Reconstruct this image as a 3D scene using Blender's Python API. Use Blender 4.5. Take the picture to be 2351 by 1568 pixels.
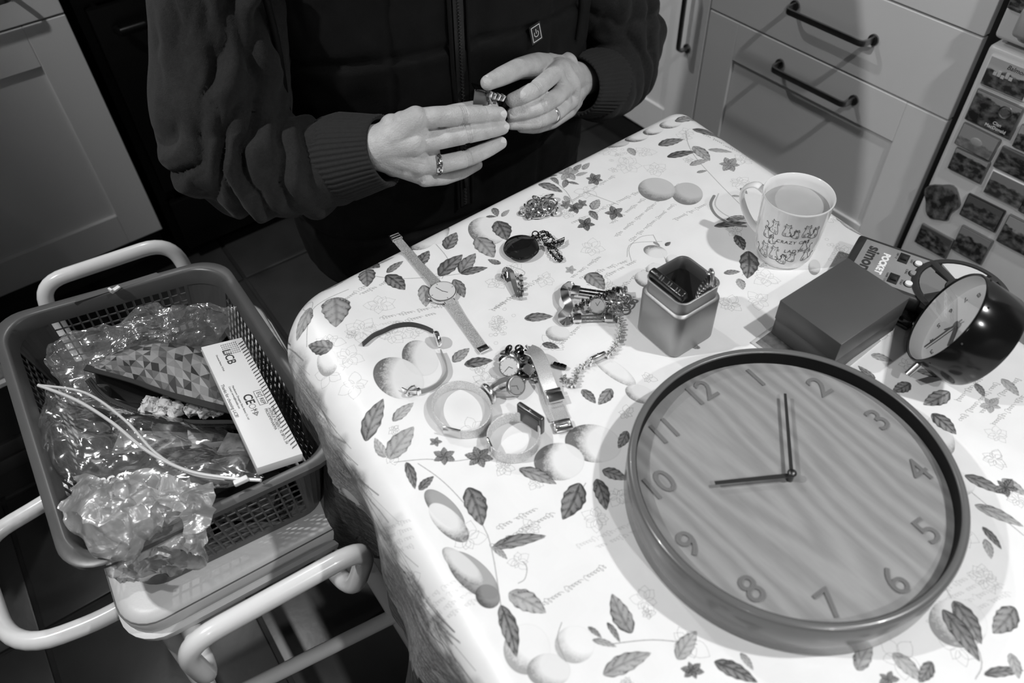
import bpy, bmesh, math, random
import numpy as np
from mathutils import Vector, Matrix, noise
rng = random.Random(7)
nprng = np.random.RandomState(7)
scene = bpy.context.scene
C = scene.collection
for o in list(bpy.data.objects):
    bpy.data.objects.remove(o)
PI = math.pi
R = math.radians
TT = 0.74            # table top height, metres above the floor
ST = 0.54            # stool seat height

# ------------------------------------------------------------------ camera
FPX, YAW, PITCH, ROLL = 1828.0, .9546, .8330, -.0419
CAMZ = TT + .68
_f = np.array([math.cos(YAW)*math.cos(PITCH), math.sin(YAW)*math.cos(PITCH), -math.sin(PITCH)])
_r = np.cross(_f, [0, 0, 1]); _r /= np.linalg.norm(_r)
_u = np.cross(_r, _f)
_r2 = math.cos(ROLL)*_r + math.sin(ROLL)*_u
_u2 = -math.sin(ROLL)*_r + math.cos(ROLL)*_u
cam_d = bpy.data.cameras.new('camera')
cam = bpy.data.objects.new('camera', cam_d)
C.objects.link(cam)
cam.matrix_world = Matrix(((_r2[0], _u2[0], -_f[0], 0), (_r2[1], _u2[1], -_f[1], 0),
                           (_r2[2], _u2[2], -_f[2], CAMZ), (0, 0, 0, 1)))
cam_d.sensor_width = 36
cam_d.lens = FPX/2351*36
cam_d.clip_start = .05
cam_d.dof.use_dof = True
cam_d.dof.focus_distance = 1.04
cam_d.dof.aperture_fstop = 5.0
scene.camera = cam

def ray(x, y):
    return Vector(_r2*((x-1175.5)/FPX) - _u2*((y-784)/FPX) + _f)
def at_z(x, y, z):
    """a photo pixel read as a point of the horizontal plane z"""
    d = ray(x, y); return Vector((0, 0, CAMZ)) + d*((z-CAMZ)/d.z)
def at_y(x, y, Y):
    d = ray(x, y); return Vector((0, 0, CAMZ)) + d*(Y/d.y)
def at_x(x, y, X):
    d = ray(x, y); return Vector((0, 0, CAMZ)) + d*(X/d.x)
def T(x, y, h=0.0):
    return at_z(x, y, TT+h)

# ------------------------------------------------------------------ light and exposure
vs = scene.view_settings
vs.view_transform = 'Standard'; vs.look = 'None'; vs.exposure = 0.06; vs.gamma = 1.0
vs.use_curve_mapping = False
scene.display_settings.display_device = 'sRGB'
world = bpy.data.worlds.new('world'); scene.world = world
world.use_nodes = True
world.node_tree.nodes['Background'].inputs[0].default_value = (.5, .5, .5, 1)
world.node_tree.nodes['Background'].inputs[1].default_value = .02
LIGHTS = [  # ceiling spotlights: name, x, y, watts, beam angle
    ('downlight_by_fridge', 1.05, -.42, 66, 100),
    ('downlight_over_table', .25, -1.00, 36, 104),
    ('downlight_by_cabinet', -.85, 1.10, 78, 73),
    ('downlight_behind', -.95, -.6, 8, 110),
    ('added_fill_back', .34, 2.0, 30, 130),  # unseen fill, added to brighten the cabinets on the right
]
CEIL = 2.4
AIMED = {'downlight_by_cabinet': (1.1, .75, .6)}   # the gimbal spot turned towards the drawers
for n, x, y, w, ba in LIGHTS:
    l = bpy.data.lights.new(n, 'SPOT'); l.energy = w; l.shadow_soft_size = .03
    l.spot_size = R(ba); l.spot_blend = .35
    aim = AIMED.get(n)
    lo = bpy.data.objects.new(n, l); C.objects.link(lo); lo.location = (x, y, CEIL-.035)
    if aim: lo.rotation_euler = (Vector(aim)-lo.location).to_track_quat('-Z', 'Y').to_euler()
scene.cycles.max_bounces = 8
scene.cycles.transparent_max_bounces = 16
scene.cycles.use_denoising = True
scene.cycles.caustics_reflective = False
scene.cycles.caustics_refractive = False
scene.cycles.sample_clamp_indirect = 4.0

# ------------------------------------------------------------------ materials
def G(v):
    return (v, v, v, 1)
def mat(name, v=.5, rough=.5, metal=0.0, spec=.5, coat=0.0, var=0.0, vscale=20.0, bump=0.0, bscale=200.0,
        trans=0.0, alpha=1.0, emis=0.0, stretch=None, bdist=.001, sheen=0.0):
    m = bpy.data.materials.new(name); m.use_nodes = True
    nt = m.node_tree; N = nt.nodes; L = nt.links
    b = N['Principled BSDF']
    b.inputs['Base Color'].default_value = G(v)
    b.inputs['Roughness'].default_value = rough
    b.inputs['Metallic'].default_value = metal
    b.inputs['Specular IOR Level'].default_value = spec
    b.inputs['Coat Weight'].default_value = coat
    b.inputs['Transmission Weight'].default_value = trans
    b.inputs['Alpha'].default_value = alpha
    if sheen:
        b.inputs['Sheen Weight'].default_value = sheen
        b.inputs['Sheen Tint'].default_value = G(.6)
    if emis:
        b.inputs['Emission Color'].default_value = G(1); b.inputs['Emission Strength'].default_value = emis
    tc = N.new('ShaderNodeTexCoord'); mp = N.new('ShaderNodeMapping')
    L.new(tc.outputs['Object'], mp.inputs[0])
    if stretch: mp.inputs['Scale'].default_value = stretch
    n1 = N.new('ShaderNodeTexNoise'); n1.inputs['Scale'].default_value = vscale; n1.inputs['Detail'].default_value = 5
    L.new(mp.outputs[0], n1.inputs['Vector'])
    cr = N.new('ShaderNodeMapRange')
    cr.inputs[1].default_value = .3; cr.inputs[2].default_value = .7
    cr.inputs[3].default_value = v*(1-var); cr.inputs[4].default_value = v*(1+var)
    L.new(n1.outputs[0], cr.inputs[0]); L.new(cr.outputs[0], b.inputs['Base Color'])
    if bump:
        n2 = N.new('ShaderNodeTexNoise'); n2.inputs['Scale'].default_value = bscale; n2.inputs['Detail'].default_value = 3
        L.new(mp.outputs[0], n2.inputs['Vector'])
        bp = N.new('ShaderNodeBump'); bp.inputs['Strength'].default_value = bump; bp.inputs['Distance'].default_value = bdist
        L.new(n2.outputs[0], bp.inputs['Height']); L.new(bp.outputs[0], b.inputs['Normal'])
    return m

# ------------------------------------------------------------------ mesh helpers
class B:
    """collects simple solids and becomes ONE mesh object"""
    def __init__(s): s.bm = bmesh.new()
    def _face(s, vs):
        try: return s.bm.faces.new(vs)
        except ValueError: return None
    def box(s, c, size, rot=None, bevel=0.0, seg=2):
        t = bmesh.new(); bmesh.ops.create_cube(t, size=1)
        bmesh.ops.scale(t, vec=size, verts=t.verts)
        if bevel: bmesh.ops.bevel(t, geom=t.edges[:]+t.verts[:], offset=bevel, segments=seg, profile=.5, affect='EDGES')
        M = Matrix.Translation(c)
        if rot is not None: M = M @ (rot.to_4x4() if isinstance(rot, Matrix) else Matrix.Rotation(rot, 4, 'Z'))
        s.add(t, M); return s
    def add(s, t, M=None):
        if M is not None: bmesh.ops.transform(t, matrix=M, verts=t.verts)
        me = bpy.data.meshes.new('t'); t.to_mesh(me); t.free(); s.bm.from_mesh(me); bpy.data.meshes.remove(me)
    def lathe(s, prof, c=(0, 0, 0), M=None, n=48, closed=False):
        """prof: (r,z) list"""
        rings = []
        X = Matrix.Translation(c) @ (M.to_4x4() if M is not None else Matrix())
        for r, z in prof:
            if r < 1e-6: rings.append([s.bm.verts.new(X @ Vector((0, 0, z)))])
            else: rings.append([s.bm.verts.new(X @ Vector((r*math.cos(2*PI*i/n), r*math.sin(2*PI*i/n), z))) for i in range(n)])
        if closed: rings.append(rings[0])
        for a, b in zip(rings, rings[1:]):
            for i in range(n):
                j = (i+1) % n
                if len(a) == 1 and len(b) == 1: continue
                if len(a) == 1: s._face([a[0], b[j], b[i]])
                elif len(b) == 1: s._face([a[i], a[j], b[0]])
                else: s._face([a[i], a[j], b[j], b[i]])
        return s
    def cyl(s, p, q, r, r2=None, n=16, caps=True):
        p = Vector(p); q = Vector(q); d = q-p; l = d.length
        M = d.to_track_quat('Z', 'Y').to_matrix()
        r2 = r if r2 is None else r2
        pr = [(r, 0), (r2, l)]
        if caps: pr = [(0, 0)]+pr+[(0, l)]
        return s.lathe(pr, p, M, n)
    def sphere(s, c, r, scale=(1, 1, 1), sub=2, M=None):
        t = bmesh.new(); bmesh.ops.create_icosphere(t, subdivisions=sub, radius=r)
        bmesh.ops.scale(t, vec=scale, verts=t.verts)
        X = Matrix.Translation(c)
        if M is not None: X = X @ M.to_4x4()
        s.add(t, X); return s
    def torus(s, c, r, r2, M=None, n=24, m=8, sc=(1, 1, 1)):
        X = Matrix.Translation(c) @ (M.to_4x4() if M is not None else Matrix())
        g = [[s.bm.verts.new(X @ Vector(((r+r2*math.cos(b))*math.cos(a)*sc[0], (r+r2*math.cos(b))*math.sin(a)*sc[1], r2*math.sin(b)*sc[2])))
              for b in [2*PI*j/m for j in range(m)]] for a in [2*PI*i/n for i in range(n)]]
        for i in range(n):
            for j in range(m): s._face([g[i][j], g[(i+1) % n][j], g[(i+1) % n][(j+1) % m], g[i][(j+1) % m]])
        return s
    def sweep(s, pts, sec, up=Vector((0, 0, 1)), closed=False, caps=True, scale=None):
        """sec: (a,b) outline; a runs along side, b along up"""
        pts = [Vector(p) for p in pts]; n = len(pts); rings = []; side0 = None
        for i, p in enumerate(pts):
            if closed: t = pts[(i+1) % n]-pts[i-1]
            else: t = pts[min(i+1, n-1)]-pts[max(i-1, 0)]
            t.normalize()
            u = up[i] if isinstance(up, (list, tuple)) else up
            if u is None:
                if side0 is None:
                    side0 = t.orthogonal().normalized()
                side = (side0 - t*side0.dot(t)).normalized(); side0 = side
                uu = side.cross(t)
            else:
                side = t.cross(u)
                if side.length < 1e-5: side = t.orthogonal()
                side.normalize(); uu = side.cross(t)
            k = scale[i] if scale else 1
            rings.append([s.bm.verts.new(p+side*(a*k)+uu*(b*k)) for a, b in sec])
        m = len(sec)
        for i in range(n if closed else n-1):
            a = rings[i]; b = rings[(i+1) % n]
            for j in range(m): s._face([a[j], a[(j+1) % m], b[(j+1) % m], b[j]])
        if caps and not closed:
            s._face(rings[0][::-1]); s._face(rings[-1])
        return s
    def tube(s, pts, r, closed=False, m=10, scale=None):
        return s.sweep(pts, [(r*math.cos(2*PI*j/m), r*math.sin(2*PI*j/m)) for j in range(m)], up=None, closed=closed, scale=scale)
    def band(s, pts, w, th, up=Vector((0, 0, 1)), closed=False):
        """flat strap: width w across, thickness th along up"""
        e = min(w, th)*.3
        sec = [(-w/2+e, -th/2), (w/2-e, -th/2), (w/2, -th/2+e), (w/2, th/2-e), (w/2-e, th/2), (-w/2+e, th/2), (-w/2, th/2-e), (-w/2, -th/2+e)]
        return s.sweep(pts, sec, up=up, closed=closed)
    def prism(s, outline, z0, z1, M=None):
        M = M or Matrix()
        lo = [s.bm.verts.new(M @ Vector((x, y, z0))) for x, y in outline]
        hi = [s.bm.verts.new(M @ Vector((x, y, z1))) for x, y in outline]
        n = len(outline)
        for i in range(n): s._face([lo[i], lo[(i+1) % n], hi[(i+1) % n], hi[i]])
        s._face(lo[::-1]); s._face(hi); return s
    def grid(s, f, nu, nv, flip=False):
        g = [[s.bm.verts.new(f(i/nu, j/nv)) for j in range(nv+1)] for i in range(nu+1)]
        for i in range(nu):
            for j in range(nv):
                q = [g[i][j], g[i+1][j], g[i+1][j+1], g[i][j+1]]
                s._face(q[::-1] if flip else q)
        return s
    def out(s, name, m, parent=None, smooth=True, angle=40, label=None, cat=None, group=None, kind=None, solid=0.0, fix=True):
        if fix: bmesh.ops.recalc_face_normals(s.bm, faces=s.bm.faces[:])
        me = bpy.data.meshes.new(name); s.bm.to_mesh(me); s.bm.free()
        return mk(name, me, m, parent, smooth, angle, label, cat, group, kind, solid)
def mk(name, me, m, parent=None, smooth=True, angle=40, label=None, cat=None, group=None, kind=None, solid=0.0):
    me.materials.clear(); me.materials.append(m)
    o = bpy.data.objects.new(name, me); C.objects.link(o)
    if smooth:
        me.shade_smooth()
        if angle: me.set_sharp_from_angle(angle=R(angle))
    if solid:
        md = o.modifiers.new('solid', 'SOLIDIFY'); md.thickness = solid; md.offset = 0
    if parent: 
        o.parent = parent
        o.matrix_parent_inverse = parent_matrix(parent).inverted()
    return tag(o, label, cat, group, kind)
def parent_matrix(o):
    M = Matrix.LocRotScale(o.location, o.rotation_euler, o.scale)
    if o.parent: M = parent_matrix(o.parent) @ o.matrix_parent_inverse @ M
    return M
def tag(o, label=None, cat=None, group=None, kind=None):
    if label: o['label'] = label
    if cat: o['category'] = cat
    if group: o['group'] = group
    if kind: o['kind'] = kind
    return o
def thing(name, loc, label, cat, group=None):
    o = bpy.data.objects.new(name, None); C.objects.link(o); o.location = loc
    o.empty_display_size = .05
    return tag(o, label, cat, group)
def fillet(pts, r, n=6):
    pts = [Vector(p) for p in pts]; out = [pts[0]]
    for a, b, c in zip(pts, pts[1:], pts[2:]):
        d1 = (a-b); d2 = (c-b); k = min(r, d1.length*.49, d2.length*.49)
        p = b+d1.normalized()*k; q = b+d2.normalized()*k
        for i in range(n+1):
            t = i/n; out.append(p*(1-t)**2+b*2*t*(1-t)+q*t*t)
    out.append(pts[-1]); return out
def spline(pts, n=8, closed=False):
    pts = [Vector(p) for p in pts]; out = []; m = len(pts)
    rngi = range(m if closed else m-1)
    for i in rngi:
        if closed: p0, p1, p2, p3 = pts[i-1], pts[i], pts[(i+1) % m], pts[(i+2) % m]
        else: p0, p1, p2, p3 = pts[max(i-1, 0)], pts[i], pts[i+1], pts[min(i+2, m-1)]
        for k in range(n):
            t = k/n
            out.append(.5*((2*p1)+(p2-p0)*t+(2*p0-5*p1+4*p2-p3)*t*t+(3*p1-p0-3*p2+p3)*t**3))
    if not closed: out.append(pts[-1])
    return out
def rrect(w, d, r, n=5):
    o = []
    for cx, cy, a0 in ((w/2-r, d/2-r, 0), (-w/2+r, d/2-r, 90), (-w/2+r, -d/2+r, 180), (w/2-r, -d/2+r, 270)):
        for i in range(n+1):
            a = R(a0+90*i/n); o.append((cx+r*math.cos(a), cy+r*math.sin(a)))
    return o
def text_mesh(txt, size, depth=.0003, bold=0.0, align='CENTER', space=1.0, shear=0.0):
    cu = bpy.data.curves.new('t', 'FONT'); cu.body = txt; cu.size = size; cu.extrude = depth; cu.offset = bold
    cu.align_x = align; cu.align_y = 'CENTER'; cu.space_character = space; cu.shear = shear
    cu.resolution_u = 4
    o = bpy.data.objects.new('t', cu); C.objects.link(o)
    dg = bpy.context.evaluated_depsgraph_get(); dg.update()
    me = bpy.data.meshes.new_from_object(o.evaluated_get(dg))
    bpy.data.objects.remove(o); bpy.data.curves.remove(cu)
    return me
def text(name, txt, size, M, m, parent, depth=.0003, bold=0.0, align='CENTER', label=None, space=1.0, shear=0.0):
    me = text_mesh(txt, size, depth, bold, align, space, shear); me.transform(M)
    return mk(name, me, m, parent, smooth=False, label=label)
def frame_m(o, x, up):
    """matrix with local x along x, z along up, at o"""
    z = Vector(up).normalized(); x = Vector(x); x = (x-z*x.dot(z)).normalized(); y = z.cross(x)
    return Matrix(((x.x, y.x, z.x, o[0]), (x.y, y.y, z.y, o[1]), (x.z, y.z, z.z, o[2]), (0, 0, 0, 1)))
def evaluated(o):
    dg = bpy.context.evaluated_depsgraph_get(); dg.update()
    return bpy.data.meshes.new_from_object(o.evaluated_get(dg))
def blob(bm_builder, voxel, smooth_it=4, smooth_f=.5):
    """union of overlapping solids as one smooth mesh"""
    me = bpy.data.meshes.new('blob'); bm_builder.bm.to_mesh(me); bm_builder.bm.free()
    o = bpy.data.objects.new('blob', me); C.objects.link(o)
    md = o.modifiers.new('r', 'REMESH'); md.mode = 'VOXEL'; md.voxel_size = voxel; md.use_smooth_shade = True
    if smooth_it:
        ms = o.modifiers.new('s', 'SMOOTH'); ms.iterations = smooth_it; ms.factor = smooth_f
    r = evaluated(o); bpy.data.objects.remove(o); bpy.data.meshes.remove(me)
    return r
def chain(b, pts, sub=2, n=14, steps=0):
    """tapered limb: (point, radius) list added to builder b"""
    pts = [(Vector(p), r) for p, r in pts]
    for p, r in pts: b.sphere(p, r, sub=sub)
    for (p, r), (q, r2) in zip(pts, pts[1:]): b.cyl(p, q, r, r2, n=n)
    return b

MT = dict(
    floor=mat('floor_tile', .036, .38, var=.22, vscale=9, bump=.25, bscale=60),
    grout=mat('grout', .016, .8, var=.3),
    wall=mat('wall_paint', .50, .7, var=.03),
    ceiling=mat('ceiling_paint', .72, .8, var=.02),
    cabinet=mat('cabinet_paint', .72, .42, var=.03, vscale=3, bump=.05, bscale=300),
    carcass=mat('carcass', .10, .6),
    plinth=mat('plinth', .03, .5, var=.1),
    steel=mat('brushed_steel', .50, .28, 1, var=.1, vscale=40),
    handle=mat('handle_steel', .28, .3, 1, var=.1, vscale=40),
    darksteel=mat('dark_steel', .10, .35, 1, var=.1),
    chrome=mat('chrome', .92, .14, 1, var=.05),
    polished=mat('polished_metal', .82, .2, 1, var=.1, vscale=90),
    gunmetal=mat('gunmetal', .14, .12, 1),
    gold=mat('soft_gold', .62, .22, 1, var=.08),
    blackgloss=mat('black_gloss', .005, .16, spec=.4),
    ovenblack=mat('oven_black', .003, .35, spec=.25),
    blackplastic=mat('black_plastic', .018, .3, var=.1),
    whitemetal=mat('white_enamel', .80, .22, coat=.4, var=.02),
    seat=mat('seat_vinyl', .62, .38, var=.04, bump=.1, bscale=400),
    basket=mat('basket_plastic', .085, .35, var=.06),
    white=mat('white_plastic', .8, .35),
    porcelain=mat('porcelain', .86, .08, coat=.5, var=.01),
    black=mat('matt_black', .008, .6),
    ink=mat('black_ink', .03, .6),
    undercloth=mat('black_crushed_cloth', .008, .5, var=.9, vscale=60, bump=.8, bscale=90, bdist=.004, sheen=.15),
)
# ================================================================== the room
def struct(o): o['kind'] = 'structure'; return o
X0, X1, Y0, Y1 = -1.5, 2.08, -1.7, 2.42
# floor: grout bed plus single tiles
fl = B().box(((X0+X1)/2, (Y0+Y1)/2, -.03), (X1-X0, Y1-Y0, .05)).out('floor', MT['grout'], smooth=False, kind='structure')
TS = .337
tm = B().box((0, 0, 0), (TS-.009, TS-.009, .012), bevel=.0025).out('floor_tile', MT['floor'], fl)
tiles_m = tm.data
first = True
tx0, ty0 = -.366, 1.018
ang = R(-2)
for i in range(-4, 8):
    for j in range(-8, 5):
        dx, dy = (i+.5)*TS, (j+.5)*TS
        x = tx0+dx*math.cos(ang)-dy*math.sin(ang); y = ty0+dx*math.sin(ang)+dy*math.cos(ang)
        if not (X0+.12 < x < X1-.12 and Y0+.12 < y < Y1-.12): continue
        if first: o = tm; first = False
        else:
            o = tm.copy(); C.objects.link(o); o.parent = fl
        o.location = (x, y, -.006+rng.uniform(-.0004, .0004)); o.rotation_euler = (rng.uniform(-.0015, .0015), rng.uniform(-.0015, .0015), ang)
def wall(name, c, s, m='wall'):
    return B().box(c, s).out(name, MT[m], smooth=False, kind='structure')
wall('wall_left', (X0-.05, (Y0+Y1)/2, 1.2), (.1, Y1-Y0+.2, 2.4))
wall('wall_right', (X1+.05, (Y0+Y1)/2, 1.2), (.1, Y1-Y0+.2, 2.4))
wall('wall_back', ((X0+X1)/2, Y1+.05, 1.2), (X1-X0, .1, 2.4))
wall('wall_front', ((X0+X1)/2, Y0-.05, 1.2), (X1-X0, .1, 2.4))
wall('ceiling', ((X0+X1)/2, (Y0+Y1)/2, CEIL+.05), (X1-X0, Y1-Y0, .1), 'ceiling')

# ceiling downlights (lamp housings, out of frame; the back one houses an added fill)
lens = mat('lamp_lens', .9, .4, emis=30.0)
for i, (n, x, y, w, ba) in enumerate(LIGHTS):
    t = thing('ceiling_downlight', (x, y, CEIL), ['recessed spotlight in the ceiling on the fridge side', 'recessed ceiling spotlight in line with the table end', 'recessed ceiling spotlight before the left cabinet', 'recessed ceiling spotlight behind the photographer', 'added fill spotlight in the ceiling above the black cooker'][i], 'ceiling light', 'recessed ceiling spotlights')
    B().lathe([(.034, 0), (.05, 0), (.05, -.006), (.034, -.012)], (x, y, CEIL), n=32, closed=True).out('trim_ring', MT['white'], t)
    B().lathe([(0, -.002), (.034, -.002), (.034, -.004), (0, -.004)], (x, y, CEIL), n=32).out('lens', lens, t)

# shaker panel: frame proud of a recessed field, built facing -Y (face 'y') or -X (face 'x')
def shaker(name, a0, a1, z0, z1, pos, face, parent, m=None, stile=.085, rail=.085, plain=False, th=.019, ledge=.006):
    m = m or MT['cabinet']; b = B()
    def bx(u0, u1, w0, w1, d0, d1, bev=.0015):
        if face == 'y': b.box(((u0+u1)/2, pos+(d0+d1)/2, (w0+w1)/2), (u1-u0, d1-d0, w1-w0), bevel=bev)
        else: b.box((pos+(d0+d1)/2, (u0+u1)/2, (w0+w1)/2), (d1-d0, u1-u0, w1-w0), bevel=bev)
    if plain: bx(a0, a1, z0, z1, 0, th)
    else:
        bx(a0, a0+stile, z0, z1, 0, th); bx(a1-stile, a1, z0, z1, 0, th)
        bx(a0+stile, a1-stile, z1-rail, z1, 0, th); bx(a0+stile, a1-stile, z0, z0+rail, 0, th)
        bx(a0+stile-.004, a1-stile+.004, z0+rail-.004, z1-rail+.004, ledge, th-.002, 0)
    return b.out(name, m, parent, smooth=False)
def bow_handle(c, length, face, parent, vertical=False, m=None, proud=.034):
    """flat bar handle with bent ends"""
    d = Vector((0, -1, 0)) if face == 'y' else Vector((-1, 0, 0))
    a = Vector((0, 0, 1)) if vertical else (Vector((1, 0, 0)) if face == 'y' else Vector((0, 1, 0)))
    c = Vector(c); h = length/2
    p = fillet([c-a*h, c-a*h+d*proud, c+a*h+d*proud, c+a*h], .014, 5)
    b = B(); up = d.cross(a)
    b.sweep(p, [(-.0022, -.006), (.0022, -.006), (.003, 0), (.0022, .006), (-.0022, .006), (-.003, 0)], up=up)
    for s in (-1, 1): b.cyl(c+a*h*s+d*.004, c+a*h*s-d*.001, .011, n=20)
    return b.out('handle', m or MT['handle'], parent)

# --- base unit behind on the left (faces -Y)
YL = 1.80
pc = at_y(375, 525, YL); xr = pc.x; zb = pc.z
zs = at_y(159, 28, YL).z
t = thing('base_cabinet', (xr-.5, YL+.3, .0), 'grey shaker kitchen cabinet with drawer above door, left of the person', 'cabinet')
B().box((xr-.5, YL+.32, (zb+.89)/2), (.998, .59, .89-zb)).out('body', MT['carcass'], t, smooth=False)
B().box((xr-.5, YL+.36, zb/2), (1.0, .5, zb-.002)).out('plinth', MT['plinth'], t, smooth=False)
pa = at_y(105, 155, YL); pb = at_y(268, 496, YL)
d1 = shaker('door', xr-.598, xr-.002, zb, zs-.002, YL, 'y', t, stile=xr-pb.x-.002, rail=pb.z-zb, ledge=.009)
d1['label'] = 'grey shaker door with a recessed panel'
dr = shaker('drawer', xr-.598, xr-.002, zs+.002, zs+.175, YL, 'y', t, plain=True)
shaker('door', xr-1.0, xr-.602, zb, zs+.175, YL, 'y', t)
hp = at_y(28, 20, YL-.03)
bow_handle((hp.x-.075, YL, hp.z+.02), .16, 'y', dr)
# --- black range cooker between the units
t = thing('range_cooker', (xr+.4, YL+.3, 0), 'black glossy cooker in shadow behind the person', 'cooker')
B().box((xr+.42, YL+.32, .47), (.80, .56, .86), bevel=.004).out('body', MT['ovenblack'], t)
ov = B().box((xr+.42, YL+.03, .46), (.76, .03, .46), bevel=.004).out('oven_door', MT['ovenblack'], t)
B().tube([(xr+.08, YL, .645), (xr+.08, YL-.03, .65), (xr+.76, YL-.03, .65), (xr+.76, YL, .645)], .009).out('handle', MT['ovenblack'], ov)
B().box((xr+.42, YL+.03, .12), (.76, .03, .15), bevel=.003).out('storage_drawer', MT['ovenblack'], t)
B().box((xr+.42, YL+.02, .80), (.78, .03, .12), bevel=.003).out('control_panel', MT['ovenblack'], t)
for k in range(5):
    B().cyl((xr+.15+k*.13, YL+.005, .80), (xr+.15+k*.13, YL-.025, .80), .018).out('knob', MT['darksteel'], t)

# --- units on the right (face -X)
XR = 1.45
yR = at_x(2175, 279, XR).y; yL = at_x(1630, 20, XR).y
za = at_x(2252, 85, XR).z; zc = at_x(1900, 148, XR).z; zbb = at_x(1440, 270, XR).z
t = thing('drawer_unit', (XR+.3, (yL+yR)/2, 0), 'pale grey drawer unit with steel bow handles beside the fridge', 'cabinet')
B().box((XR+.32, (yL+yR)/2, (.89+zbb)/2), (.59, yL-yR-.004, .89-zbb)).out('body', MT['carcass'], t, smooth=False)
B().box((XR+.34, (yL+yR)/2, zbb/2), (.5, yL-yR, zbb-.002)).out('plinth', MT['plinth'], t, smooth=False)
m1 = at_x(1679, 134, XR); m2 = at_x(2049, 324, XR)
dbot = shaker('drawer', yR, yL-.002, zbb, zc-.002, XR, 'x', t, stile=m2.y-yR, rail=zc-m2.z)
dmid = shaker('drawer', yR, yL-.002, zc+.002, za-.002, XR, 'x', t, plain=True)
dtop = shaker('drawer', yR, yL-.002, za+.002, za+.175, XR, 'x', t, plain=True)
dbot['label'] = 'deep bottom drawer with a recessed panel'
for dd, (q1, q2) in ((dmid, ((1812, 18), (1992, 98))), (dbot, ((1778, 152), (1947, 237)))):
    h1 = at_x(q1[0], q1[1], XR-.02); h2 = at_x(q2[0], q2[1], XR-.02)
    bow_handle((XR, (h1.y+h2.y)/2, (h1.z+h2.z)/2), abs(h1.y-h2.y), 'x', dd)
bow_handle((XR, (yL+yR)/2, za+.12), .2, 'x', dtop)
t = thing('corner_cabinet', (XR+.3, yL+.3, 0), 'white shaker cupboard with upright handle beside the drawers', 'cabinet')
B().box((XR+.32, yL+.49, (.89+zbb)/2), (.59, .97, .89-zbb)).out('body', MT['carcass'], t, smooth=False)
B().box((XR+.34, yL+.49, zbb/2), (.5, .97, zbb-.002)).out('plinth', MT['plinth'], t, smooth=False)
ml = at_x(1500, 238, XR)
wcab = mat('cabinet_white', .76, .35, var=.02)
dd = shaker('door', yL+.002, yL+.50, zbb, za+.175, XR, 'x', t, m=wcab, stile=.10, rail=ml.z-zbb)
h1 = at_x(1578, 20, XR-.02); h2 = at_x(1566, 112, XR-.02)
bow_handle((XR, (h1.y+h2.y)/2, h2.z+.08), .17, 'x', dd, vertical=True)
shaker('door', yL+.504, yL+.97, zbb, za+.175, XR, 'x', t, m=wcab)
B().box((XR+.3, (yL+yR)/2+.49, .936), (.65, yL-yR+.97, .03), bevel=.004).out('worktop', mat('worktop', .12, .3, var=.5, vscale=80),
    label='dark speckled kitchen worktop over the drawer units', cat='worktop')
B().box((xr-.5, YL+.3, .936), (1.0, .65, .03), bevel=.004).out('worktop', MT['blackplastic'],
    label='dark kitchen worktop over the left cabinet', cat='worktop')

# --- fridge freezer with magnets
XF = 1.42
fy = at_x(2268, 103, XF).y; fz = at_x(2268, 103, XF).z
white = mat('fridge_white', .66, .3, var=.02, bump=.04, bscale=500)
t = thing('fridge_freezer', (XF+.3, fy-.3, 0), 'white fridge freezer covered in picture magnets at right edge', 'fridge')
B().box((XF+.34, fy-.3, .9), (.58, .585, 1.74), bevel=.01).out('body', white, t)
B().box((XF+.035, fy-.3, (fz+.06)/2), (.06, .6, fz-.06), bevel=.008, seg=3).out('freezer_door', white, t, angle=60)
up = B().box((XF+.035, fy-.3, (fz+.012+1.76)/2), (.06, .6, 1.76-fz-.012), bevel=.008, seg=3).out('fridge_door', white, t, angle=60)
hq = at_x(2345, 70, XF-.01)
B().box((XF-.006, hq.y-.03, hq.z+.012), (.022, .085, .05), bevel=.008, seg=3).out('handle', mat('handle_grey', .35, .3), up)
B().box((XF+.02, fy-.3, .03), (.05, .56, .05)).out('kickplate', MT['plinth'], t, smooth=False)

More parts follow.
